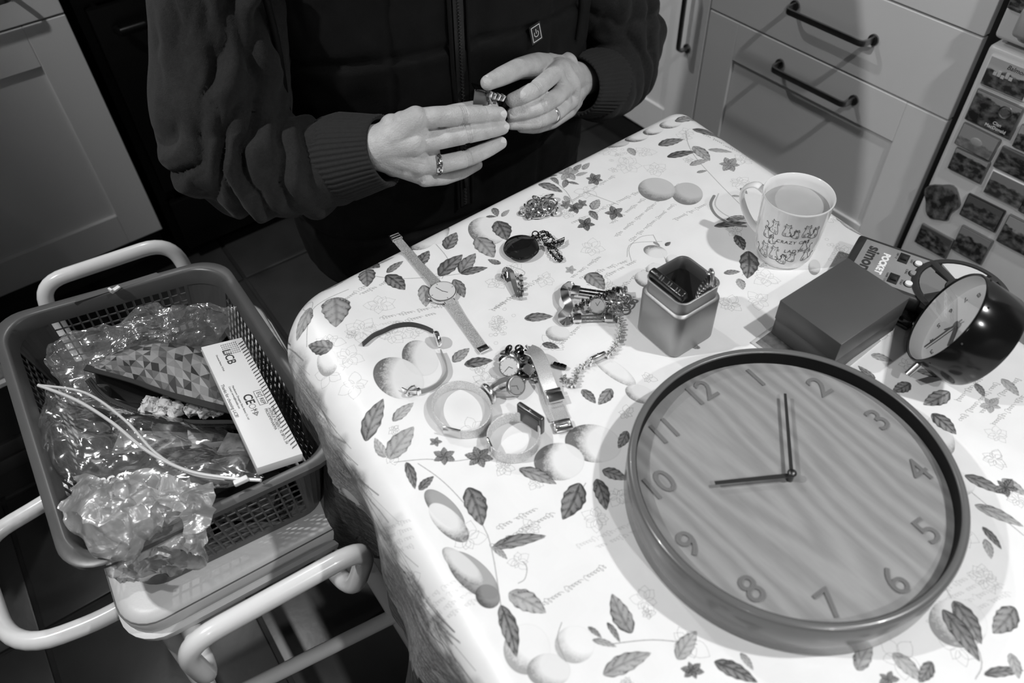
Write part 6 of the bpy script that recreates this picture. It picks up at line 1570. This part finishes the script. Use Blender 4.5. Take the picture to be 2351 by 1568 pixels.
# ================================================================== the person
PCX = .588
person = thing('person', (PCX, 1.02, 0), 'person in black quilted gilet over dark jumper, holding a watch in both hands', 'person')
skin = bpy.data.materials.new('skin'); skin.use_nodes = True; nt = skin.node_tree; N = nt.nodes; L = nt.links; bs = N['Principled BSDF']
bs.inputs['Roughness'].default_value = .48; bs.inputs['Subsurface Weight'].default_value = .12; bs.inputs['Subsurface Scale'].default_value = .004
bs.inputs['Subsurface Radius'].default_value = (1, 1, 1)
tc = N.new('ShaderNodeTexCoord'); n1 = N.new('ShaderNodeTexNoise'); n1.inputs['Scale'].default_value = 55; n1.inputs['Detail'].default_value = 5; L.new(tc.outputs['Object'], n1.inputs['Vector'])
mr = N.new('ShaderNodeMapRange'); mr.inputs[1].default_value = .3; mr.inputs[2].default_value = .7; mr.inputs[3].default_value = .50; mr.inputs[4].default_value = .66; L.new(n1.outputs[0], mr.inputs[0]); L.new(mr.outputs[0], bs.inputs['Base Color'])
n2 = N.new('ShaderNodeTexNoise'); n2.inputs['Scale'].default_value = 900; n2.inputs['Detail'].default_value = 3; L.new(tc.outputs['Object'], n2.inputs['Vector'])
vo = N.new('ShaderNodeTexVoronoi'); vo.inputs['Scale'].default_value = 420; L.new(tc.outputs['Object'], vo.inputs['Vector'])
am = N.new('ShaderNodeMath'); L.new(n2.outputs[0], am.inputs[0]); L.new(vo.outputs['Distance'], am.inputs[1])
bp = N.new('ShaderNodeBump'); bp.inputs['Strength'].default_value = .45; bp.inputs['Distance'].default_value = .0008; L.new(am.outputs[0], bp.inputs['Height']); L.new(bp.outputs[0], bs.inputs['Normal'])
nailm = mat('nail', .82, .18, coat=.4, var=.03)
def HY(x, y, Y): return at_y(x, y, Y)
def hand_mesh(fingers, palm, thumb, wrist):
    """one voxel-joined hand: fingers/thumb are joint chains, palm a list of chains"""
    b = B()
    for ch_ in [[(p, r*1.10) for p, r in c_] for c_ in fingers+[thumb]]+palm+[wrist]:
        pts = [(Vector(p), r) for p, r in ch_]
        chain(b, pts, sub=3, n=20)
    return blob(b, .0013, 9, .5)
# --- right hand of the person (left in the frame), back of hand up, fingers straight
W_ = HY(868, 335, .805)
idx = [(HY(950, 274, .785), .0120), (HY(1000, 268, .775), .0120), (HY(1058, 265, .769), .0118), (HY(1110, 264, .767), .0108), (HY(1146, 263, .766), .0096)]
mid_ = [(HY(950, 330, .779), .0122), (HY(1010, 320, .768), .0116), (HY(1070, 308, .761), .0114), (HY(1122, 299, .759), .0102), (HY(1153, 293, .759), .0088)]
rgf = [(HY(962, 380, .777), .0118), (HY(1018, 376, .765), .0110), (HY(1072, 364, .758), .0106), (HY(1120, 343, .756), .0096), (HY(1149, 328, .757), .0082)]
pky = [(HY(975, 408, .774), .0112), (HY(1020, 408, .778), .0092), (HY(1060, 396, .782), .0084), (HY(1095, 378, .786), .0074)]
palm = [[(W_, .026), (HY(955, 272, .782), .0158)], [(W_, .027), (HY(950, 328, .777), .0165)], [(W_, .027), (HY(962, 376, .776), .0155)], [(HY(870, 345, .805), .026), (HY(972, 402, .780), .0140)],
        [(HY(958, 282, .784), .0145), (HY(956, 330, .780), .0145), (HY(966, 392, .780), .0135)], [(HY(925, 285, .790), .0165), (HY(930, 380, .787), .0175)], [(HY(990, 284, .783), .0105), (HY(990, 330, .779), .0108), (HY(994, 376, .779), .0105)], [(HY(900, 290, .800), .016), (HY(905, 375, .800), .018)]]
thb = [(HY(905, 300, .822), .0175), (HY(975, 285, .824), .0155), (HY(1045, 262, .818), .0125), (HY(1100, 250, .800), .0110), (HY(1128, 244, .792), .0092)]
wr = [(HY(790, 356, .846), .0285), (HY(835, 344, .824), .0285), (W_, .0275)]
hR = hand_mesh([idx, mid_, rgf, pky], palm, thb, wr)
# --- left hand (right in the frame), fingers curling towards the other hand
W2 = HY(1330, 182, .872)
idx2 = [(HY(1288, 154, .822), .0120), (HY(1258, 182, .796), .0112), (HY(1228, 206, .782), .0108), (HY(1198, 221, .781), .0098), (HY(1176, 230, .786), .0088)]
mid2 = [(HY(1312, 190, .813), .0122), (HY(1278, 222, .786), .0112), (HY(1240, 246, .772), .0106), (HY(1204, 257, .776), .0098), (HY(1178, 262, .782), .0088)]
rgf2 = [(HY(1316, 226, .813), .0118), (HY(1278, 258, .784), .0106), (HY(1238, 278, .770), .0100), (HY(1202, 283, .777), .0090), (HY(1174, 284, .784), .0078)]
pky2 = [(HY(1306, 252, .812), .0112), (HY(1268, 280, .796), .0094), (HY(1230, 292, .784), .0088), (HY(1198, 292, .784), .0074)]
palm2 = [[(W2, .026), (HY(1284, 155, .825), .0150)], [(W2, .027), (HY(1306, 188, .818), .0155)], [(W2, .027), (HY(1312, 222, .818), .0150)], [(W2, .025), (HY(1304, 248, .822), .0135)],
         [(HY(1290, 158, .818), .0145), (HY(1312, 195, .810), .0145), (HY(1312, 240, .812), .0135)], [(HY(1296, 165, .835), .018), (HY(1312, 230, .835), .018)], [(HY(1278, 168, .808), .0105), (HY(1296, 206, .798), .0105), (HY(1298, 240, .798), .0105)], [(HY(1300, 148, .85), .018), (HY(1310, 215, .85), .020)]]
thb2 = [(HY(1280, 152, .858), .0180), (HY(1232, 150, .838), .0165), (HY(1190, 158, .815), .0132), (HY(1150, 176, .798), .0115), (HY(1120, 190, .788), .0092)]
wr2 = [(HY(1390, 175, .925), .028), (HY(1362, 172, .90), .0285), (W2, .0275)]
hL = hand_mesh([idx2, mid2, rgf2, pky2], palm2, thb2, wr2)
def crease(me, spots):
    """press shallow creases: (centre, axis along finger, half width, depth)"""
    n = len(me.vertices); co = np.empty(n*3); me.vertices.foreach_get('co', co); co = co.reshape(-1, 3)
    no = np.array([v.normal[:] for v in me.vertices])
    for c_, ax, wd, dp, rad in spots:
        c_ = np.array(c_); ax = np.array(ax); d = co-c_; t = d@ax; r = np.linalg.norm(d-np.outer(t, ax), axis=1)
        m = np.exp(-(t/wd)**2)*(r < rad)
        co -= no*(m*dp)[:, None]
    me.vertices.foreach_set('co', co.ravel()); me.update()
def cr(ch_, k, offs=(-.0028, 0, .0028), wd=.0009, dp=.0017):
    p = ch_[k][0]; a = (ch_[k+1][0]-ch_[k-1][0]).normalized(); return [(tuple(p+a*o), tuple(a), wd, dp if o else dp*1.2, .016) for o in offs]
crease(hR, cr(idx, 2)+cr(mid_, 2)+cr(rgf, 2)+cr(idx, 3, (0,), dp=.0004)+cr(mid_, 3, (0, .002), dp=.0004)+cr(rgf, 3, (0,), dp=.0004))
crease(hL, cr(idx2, 2)+cr(mid2, 2)+cr(rgf2, 2)+cr(idx2, 3, (0,), dp=.0004)+cr(pky2, 2))
# knuckle bumps already come from the chain radii; add tendon relief on the back of the right hand
# --- rest of the body, one continuous figure joined with the hands
SHZ, HIPZ = 1.255, .80
shR, shL = Vector((.335, 1.03, SHZ)), Vector((.835, 1.02, SHZ))
elR = HY(478, 345, .93); elL = HY(1428, 118, .965)
nk = Vector((PCX, 1.03, SHZ+.09)); hdc = Vector((PCX, .99, SHZ+.235))
b = B()
chain(b, [(Vector((PCX, 1.05, HIPZ)), .13), (Vector((PCX, 1.05, HIPZ+.15)), .125), (Vector((PCX, 1.05, HIPZ+.30)), .135), (Vector((PCX, 1.05, SHZ-.05)), .12)], sub=3, n=24)
for sx in (-1, 1):
    chain(b, [(Vector((PCX+sx*.07, 1.05, HIPZ+.02)), .115), (Vector((PCX+sx*.08, 1.05, HIPZ+.25)), .10), (Vector((PCX+sx*.10, 1.04, SHZ-.10)), .10)])
    chain(b, [(Vector((PCX+sx*.10, 1.05, HIPZ)), .095), (Vector((PCX+sx*.115, 1.045, .44)), .060), (Vector((PCX+sx*.12, 1.07, .09)), .042), (Vector((PCX+sx*.125, .96, .035)), .030)])
chain(b, [(shR, .050), (HY(505, -60, 1.00), .048), (HY(512, 130, .985), .046), (HY(505, 260, .965), .042), (HY(505, 340, .94), .038), (HY(600, 372, .905), .036), (HY(700, 375, .885), .033), (HY(790, 356, .846), .028)]); chain(b, [(shL, .050), (HY(1350, -90, 1.0), .046), (HY(1400, 20, .99), .042), (HY(1422, 95, .965), .040), (HY(1412, 150, .945), .036), (HY(1390, 175, .925), .028)])
chain(b, [(Vector((PCX, 1.04, SHZ-.03)), .09), (shR, .058)]); chain(b, [(Vector((PCX, 1.04, SHZ-.03)), .09), (shL, .058)])
chain(b, [(Vector((PCX, 1.04, SHZ)), .062), (nk, .055), (nk+Vector((0, -.01, .05)), .056)])
b.sphere(hdc+Vector((0, .012, .02)), .088, (.88, 1.0, 1.12), sub=4); b.sphere(hdc+Vector((0, -.03, -.055)), .062, (.92, .9, 1.0), sub=4)
b.cyl(hdc+Vector((0, -.078, .012)), hdc+Vector((0, -.104, -.026)), .009, .014); b.sphere(hdc+Vector((0, -.102, -.028)), .013)
for sx in (-1, 1):
    b.sphere(hdc+Vector((sx*.079, .012, -.01)), .030, (.35, .7, 1.0)); b.sphere(hdc+Vector((sx*.030, -.072, .022)), .017, (1.3, .5, .6)); b.sphere(hdc+Vector((sx*.035, -.062, -.03)), .03, (1, .7, .9))
b.sphere(hdc+Vector((0, -.080, -.062)), .020, (1.4, .6, .45)); b.sphere(hdc+Vector((0, -.072, -.098)), .024, (1.1, .9, .8))
bodym = blob(b, .009, 3, .5)
bm = bmesh.new()
for m_ in (bodym, hR, hL): bm.from_mesh(m_)
me = bpy.data.meshes.new('body'); bm.to_mesh(me); bm.free()
body = mk('body', me, skin, person, angle=0, label='bare hands with a light skin tone')
# fingernails
def nail(p, ax, nrm_, w, l):
    ax = Vector(ax).normalized(); nrm_ = Vector(nrm_); nrm_ = (nrm_-ax*nrm_.dot(ax)).normalized(); s_ = ax.cross(nrm_); b = B()
    def f(u, v):
        x = (u-.5)*w; y = (v-.5)*l; e = 1-.25*abs(2*v-1)**3
        return Vector(p)+s_*x*e+ax*y+nrm_*(-(x*x)/(w*.9)-.0002*(2*v-1)**2)
    b.grid(f, 10, 10); return b.out('fingernail', nailm, body, solid=.0007, angle=0, fix=False)
camv = lambda p: (Vector((0, 0, CAMZ))-p).normalized()
def nl(ch_, w, l, push, tilt=Vector((0, 0, 0))):
    p1_, r1 = ch_[-1]; p0_, _ = ch_[-2]; ax = (p1_-p0_).normalized(); n_ = camv(p1_)+tilt; n_ = (n_-ax*n_.dot(ax)).normalized()
    nail(p1_+ax*(.0015*push-.0035)+n_*(r1*1.10*.985), ax, n_, w, l)
nl(idx, .0145, .0150, 1, Vector((.12, 0, .05))); nl(mid_, .0120, .0110, 2.4, Vector((.45, .0, .0))); nl(rgf, .0105, .0100, 2.2, Vector((.45, 0, .2)))
nl(thb2, .012, .012, 1, Vector((-.5, .8, 1.2)))
# hair, eyes, mouth
hairm = mat('short_hair', .05, .6, var=.4, vscale=300, bump=.8, bscale=600)
b = B(); b.sphere(hdc+Vector((0, .022, .034)), .094, (.90, 1.0, 1.10), sub=4)
for v in list(b.bm.verts):
    if v.co.y < hdc.y-.035 and v.co.z < hdc.z+.075 or v.co.z < hdc.z-.03: v.co = hdc+(v.co-hdc)*.78
b.out('hair', hairm, person, label='short dark hair')
b = B()
for sx in (-1, 1): b.sphere(hdc+Vector((sx*.030, -.078, .020)), .0085, (1.3, .6, .7), sub=3)
b.out('eyes', MT['white'], body, label='eyes looking down')
B().box(hdc+Vector((0, -.0925, -.0615)), (.042, .004, .004), bevel=.0015).out('mouth', mat('lips', .22, .5), body)
# ---------- jumper sleeves (cut by the cuffs), made as swept volumes with folds
knit = mat('jumper_fleece', .0125, .85, var=.35, vscale=260, bump=.6, bscale=900, bdist=.0012, sheen=.12)
ribm = mat('ribbed_cuff', .014, .85, var=.25, vscale=300, sheen=.1)
def sleeve(nm, ch_, folds, sd, voxel=.0042):
    b = B(); chain(b, ch_, sub=3, n=28); me = blob(b, voxel, 6, .6)
    n = len(me.vertices); P_ = [Vector(v.co) for v in me.vertices]; Nn = [Vector(v.normal) for v in me.vertices]
    out = []
    for p, nn in zip(P_, Nn):
        d = 0
        for (c_, ax, ln_f, amp, k, ph) in folds:
            q = p-c_; t = q.dot(ax); w_ = math.exp(-(t/ln_f)**2)
            wob = .012*nz3(p, 14, sd)+.006*nz3(p, 40, sd+3)
            s_ = math.sin((t+wob*1.6)*k+ph+1.5*nz3(p, 9, sd+8)); mod = .25+1.5*max(0, nz3(p, 16, sd+13)+.35); d += w_*amp*mod*(abs(s_)**.8*2-1)
        d += .004*nz3(p, 9, sd)+.0012*nz3(p, 34, sd+4)
        out.append(p+nn*d)
    for v, p in zip(me.vertices, out): v.co = p
    me.update(); return mk(nm, me, knit, person, angle=0)
# right arm (left in frame)
cR0 = HY(775, 355, .858); cR1 = HY(868, 338, .812)
axR = (cR1-elR).normalized()
shx = HY(505, -60, 1.00); upx = HY(512, 130, .985)
chR = [(shR+Vector((-.005, 0, 0)), .078), (shx, .082), (upx, .086), (HY(505, 250, .965), .085), (HY(500, 345, .935), .066), (HY(600, 378, .905), .070), (HY(700, 382, .885), .064), (HY(785, 366, .858), .054)]
sR = sleeve('sleeve', chR, [(HY(620, 370, .90), axR, .085, .0075, 88, .3), (HY(470, 330, .93), (axR+Vector((0, 0, -.5))).normalized(), 0.045, .0085, 80, 1.2), (HY(500, 60, 1.0), Vector((1, -.3, .1)).normalized(), .07, .0028, 40, 0)], 2)
sR['label'] = 'dark fleece jumper sleeve, wrinkled at the elbow'
cL0 = HY(1388, 205, .905); cL1 = HY(1312, 210, .865); axL = (cL1-elL).normalized()
chL = [(shL, .078), (HY(1350, -90, 1.0), .085), (HY(1400, 20, .99), .080), (HY(1425, 95, .965), .074), (HY(1418, 150, .945), .068), (HY(1395, 195, .915), .058)]
chL += [(HY(1372, 208, .90), .053)]
sL = sleeve('sleeve', chL, [(HY(1420, 140, .94), axL, .08, .0065, 85, .8), (HY(1400, 20, .98), Vector((.3, 0, 1)).normalized(), .06, .005, 60, .2)], 6)
sL['label'] = 'dark fleece jumper sleeve bent around the belly'
def cuff(c0, c1, r0, r1, sq=.86, n=96, ribs=48):
    b = B(); ax = (c1-c0).normalized(); M3 = ax.to_track_quat('Z', 'Y').to_matrix(); L_ = (c1-c0).length; rows = []
    prof = [(0, r0*.98), (.08, r0), (.3, r0*1.03), (.6, (r0+r1)/2*1.03), (.9, r1*1.02), (1.0, r1), (1.02, r1*.95), (.96, r1*.88), (.6, r1*.84)]
    for t, r_ in prof:
        row = []
        for i in range(n*2):
            a = 2*PI*i/(n*2); rr = r_+(.0011*math.cos(ribs*a*1.0) if t <= 1.0 and r_ > r1*.9 else 0); pz = t*L_+.002*math.sin(a*2)
            row.append(b.bm.verts.new(c0+M3 @ Vector((rr*math.cos(a), rr*sq*math.sin(a), pz))))
        rows.append(row)
    for A_, B_ in zip(rows, rows[1:]):
        for i in range(n*2): b._face([A_[i], A_[(i+1) % (n*2)], B_[(i+1) % (n*2)], B_[i]])
    return b.out('cuff', ribm, person, angle=0, label='ribbed knitted cuff')
cuff(HY(760, 366, .866), HY(884, 346, .806), .055, .045, 1.0)
cuff(HY(1392, 190, .918), HY(1318, 198, .862), .055, .046, 1.0)
# ---------- jumper body under the gilet, gilet, trousers
def loftz(levels, nang=160, fn=None):
    """levels: (z, cx, cy, a, b) superellipse rings"""
    b = B(); rows = []
    for (z, cx, cy, a_, b_) in levels:
        row = []
        for i in range(nang):
            t = 2*PI*i/nang; ct, st = math.cos(t), math.sin(t); e = 2/2.5
            x = cx+a_*math.copysign(abs(ct)**e, ct); y = cy+b_*math.copysign(abs(st)**e, st); p = Vector((x, y, z))
            if fn: p = fn(p, t, Vector((ct/a_, st/b_, 0)).normalized())
            row.append(b.bm.verts.new(p))
        rows.append(row)
    for A_, B_ in zip(rows, rows[1:]):
        for i in range(nang): b._face([A_[i], A_[(i+1) % nang], B_[(i+1) % nang], B_[i]])
    b._face(rows[0][::-1]); b._face(rows[-1]); return b
def interp_levels(L_, n):
    zs = [l[0] for l in L_]; out = []
    for k in range(n+1):
        z = zs[0]+(zs[-1]-zs[0])*k/n; out.append((z,)+tuple(float(np.interp(z, zs, [l[j] for l in L_])) for j in range(1, 5)))
    return out
gil = mat('gilet_nylon', .0045, .7, spec=.25, var=.3, vscale=40, bump=.3, bscale=500)
TL = [(.50, PCX, 1.035, .262, .165), (.64, PCX, 1.030, .272, .172), (.80, PCX, 1.025, .270, .182), (.90, PCX, 1.020, .266, .186), (1.00, PCX, 1.018, .266, .182), (1.10, PCX, 1.022, .262, .168), (1.20, PCX, 1.035, .245, .148), (1.27, PCX, 1.045, .20, .118), (1.33, PCX, 1.045, .10, .08), (1.36, PCX, 1.04, .085, .075)]
zipx = .565
seams = [.60, .70, .80, .905, 1.005, 1.11, 1.21]
def quilt(p, t, nn):
    d = .0
    if p.y < 1.03:
        zz_ = p.z+.012*math.sin((p.x-PCX)*9)
        for s_ in seams: d -= .0065*math.exp(-((zz_-s_)/.006)**2)
        for sx_ in (.44, .70): d -= .004*math.exp(-((p.x-sx_-.05*(p.z-1))/.005)**2)
        d -= .006*math.exp(-((p.x-zipx-.0)/.012)**2)
    d += .004*nz3(p, 9, 3)+.0016*nz3(p, 38, 5)+.002*abs(nz3((p.x*60, p.y*20, p.z*14), 1, 2))
    return p+nn*d
loftz(interp_levels(TL, 150), 260, quilt).out('gilet', gil, person, angle=0, label='black quilted zip-up gilet')
gilet = [o for o in C.objects if o.name.startswith('gilet')][0]
def front_y(x, z):
    L1 = interp_levels([l for l in TL], 1) if False else None
    zs = [l[0] for l in TL]; cx, cy, a_, b_ = (float(np.interp(z, zs, [l[j] for l in TL])) for j in range(1, 5)); u = min(1, abs((x-cx)/a_)); return cy-b_*(1-u**2.5)**(1/2.5)
def onfront(px, py, off=.0):
    d = ray(px, py); Y = .85
    for _ in range(12):
        p = at_y(px, py, Y); Y = front_y(p.x, p.z)-off
    return at_y(px, py, Y)
# zip following the front
zp_ = [onfront(x, y, .001) for x, y in ((1046, -60), (1050, 0), (1054, 80), (1058, 160), (1062, 240), (1066, 330), (1066, 400), (1068, 470))]
zpt = spline(zp_, 10)
b = B(); b.band(zpt, .016, .0018, up=Vector((0, -1, .3))); ztape = b.out('zip_tape', mat('zip_tape', .010, .5), gilet)
b = B()
for p, q in zip(zpt, zpt[1:]):
    n_ = max(1, int((q-p).length/.0022))
    for k in range(n_): b.box(p.lerp(q, k/n_)+Vector((.0008*(1 if k % 2 else -1), -.0018, 0)), (.0034, .0018, .0011))
b.out('zip_teeth', mat('zip_teeth', .03, .3), ztape, smooth=False, kind='stuff')
zq = zpt[int(len(zpt)*.88)]; B().box(zq+Vector((0, -.004, 0)), (.006, .003, .016), bevel=.001).out('zip_pull', MT['blackplastic'], ztape)
# flap edges along the zip
for dx in (-.013, .013):
    b = B(); b.tube([p+Vector((dx, -.0005, 0)) for p in zpt], .0028, m=8); b.out('placket_edge', gil, gilet)
# power badge
pb_ = onfront(1230, 76, .004); nx_ = Vector((.10, -1, .12)).normalized(); upb_ = (at_y(1229, 60, pb_.y)-at_y(1233, 95, pb_.y)).normalized()
MB_ = frame_m(pb_, upb_.cross(nx_), nx_)
yv2 = nx_.cross(MB_.to_3x3() @ Vector((1, 0, 0)))
o = B().box((0, 0, 0), (.0215, .0265, .0022), bevel=.0008).out('power_button', MT['blackplastic'], gilet, label='small black power button badge with white symbol'); o.data.transform(MB_)
b = B()
for x_, y_, w_, h_ in ((0, .0102, .0165, .0010), (0, -.0102, .0165, .0010), (-.0078, 0, .0010, .0205), (.0078, 0, .0010, .0205), (0, .0030, .0010, .0062)): b.box((x_, y_, .0013), (w_, h_, .0005))
arc_ = [(.0040*math.sin(R(a)), .0040*math.cos(R(a))-.0006, .0013) for a in range(38, 323, 12)]
b.band(arc_, .0010, .0005); bmesh.ops.transform(b.bm, matrix=MB_, verts=b.bm.verts); b.out('power_symbol', MT['white'], o, smooth=False)
# jumper shoulders above the gilet armholes and collar
b = B(); chain(b, [(Vector((PCX, 1.04, SHZ+.02)), .075), (Vector((PCX, 1.035, SHZ+.075)), .068)]); b.out('collar', knit, person)
# gilet armhole edges
for sx_, pts_ in ((-1, ((600, -60), (612, 0), (632, 80), (646, 160), (656, 230), (662, 262))), (1, ((1330, -60), (1335, 0), (1332, 40), (1325, 90)))):
    P3 = [onfront(x, y, .004) for x, y in pts_]; b = B(); b.tube(spline(P3, 6), .0045, m=10); b.out('armhole_binding', gil, gilet)
# trousers
trm = mat('dark_trousers', .010, .8, var=.4, bump=.4, bscale=300)
b = B()
for sx in (-1, 1):
    chain(b, [(Vector((PCX+sx*.085, 1.05, HIPZ-.02)), .128), (Vector((PCX+sx*.10, 1.04, .60)), .105), (Vector((PCX+sx*.115, 1.045, .42)), .082), (Vector((PCX+sx*.12, 1.07, .13)), .060)], sub=3, n=24)
tme = blob(b, .008, 5, .6)
for v in tme.vertices:
    p = Vector(v.co); v.co = p+Vector(v.normal)*(.006*nz3(p, 8, 7)+.004*math.sin(p.z*60+8*nz3(p, 5, 2)))
mk('trousers', tme, trm, person, angle=0, label='dark trousers')
for sx in (-1, 1):
    b = B(); b.sphere((PCX+sx*.125, .99, .045), .05, (.95, 2.4, .85), sub=3); b.box((PCX+sx*.125, .985, .012), (.09, .25, .022), bevel=.01, seg=3)
    for v in b.bm.verts: v.co.z = max(v.co.z, .001)
    b.out('shoe', mat('shoe%d' % (sx+1), .03, .5), person)
# rings worn on the fingers
def ringm(nm, ch_, k, f, w, label, m):
    p = ch_[k][0].lerp(ch_[k+1][0], f); r_ = 1.07*(ch_[k][1]*(1-f)+ch_[k+1][1]*f); ax = (ch_[k+1][0]-ch_[k][0]).normalized(); M3 = ax.to_track_quat('Z', 'Y').to_matrix()
    b = B(); b.lathe([(r_+.0001, -w/2), (r_+.0012, -w/2), (r_+.0019, -w*.3), (r_+.0019, w*.3), (r_+.0012, w/2), (r_+.0001, w/2)], p, M3, n=64, closed=True)
    return b.out(nm, m, person, label=label), p, M3, r_
rg, p_, M3, r_ = ringm('ring', rgf, 0, .78, .0078, 'wide silver ring with a dark wavy engraving', MT['chrome'])
b = B()
for k in range(26):
    a = 2*PI*k/26
    pts = [p_+M3 @ Vector(((r_+.0020)*math.cos(a+t*.24), (r_+.0020)*math.sin(a+t*.24), .0022*math.sin(t*PI*2+(k % 2)*PI))) for t in np.linspace(0, 1, 7)]
    b.tube(pts, .00045, m=5)
b.out('engraving', MT['ink'], rg, kind='stuff')
rg2, p_, M3, r_ = ringm('ring', rgf2, 1, .28, .0058, 'plain silver wedding band with a fine groove', MT['chrome'])
# ---------- the watch held between the hands
hw = thing('held_watch', HY(1130, 222, .78), 'steel link watch bracelet held up between both hands', 'watch')
pl = [HY(1092, 250, .790), HY(1090, 225, .792), HY(1092, 203, .792)]
def qbox(pts, th, nm, m, root, bev=.0006):
    c_ = sum(pts, Vector())/4; u_ = (pts[1]+pts[2]-pts[0]-pts[3])/2; v_ = (pts[3]+pts[2]-pts[0]-pts[1])/2; n_ = u_.cross(v_).normalized()
    o = B().box((0, 0, 0), (u_.length, v_.length, th), bevel=bev, seg=2).out(nm, m, root); o.data.transform(frame_m(c_, u_, n_)); return o
qbox([HY(1088, 240, .792), HY(1124, 240, .788), HY(1119, 207, .792), HY(1087, 205, .796)], .0016, 'clasp_plate', mat('satin_steel', .40, .35, 1), hw)
qbox([HY(1087, 207, .794), HY(1119, 215, .790), HY(1113, 200, .806), HY(1087, 192, .808)], .0016, 'folding_cover', MT['gunmetal'], hw)
for k, (x, y) in enumerate(((1124, 216), (1133, 220), (1143, 222), (1153, 224))):
    pk = HY(x, y, .785-.001*k); b = B(); b.box(pk, (.0055, .0085, .0095), rot=Matrix.Rotation(.35+.1*k, 3, 'Y'), bevel=.0018, seg=3); b.out('link', MT['chrome'] if k % 2 == 0 else MT['polished'], hw)
B().cyl(HY(1121, 207, .788), HY(1125, 236, .786), .0016).out('hinge_pin', MT['chrome'], hw)
B().band(spline([HY(1152, 226, .784), HY(1150, 238, .790), HY(1138, 250, .796), HY(1120, 254, .796)], 5), .010, .0016, up=Vector((0, -1, 0))).out('inner_band', MT['gunmetal'], hw)
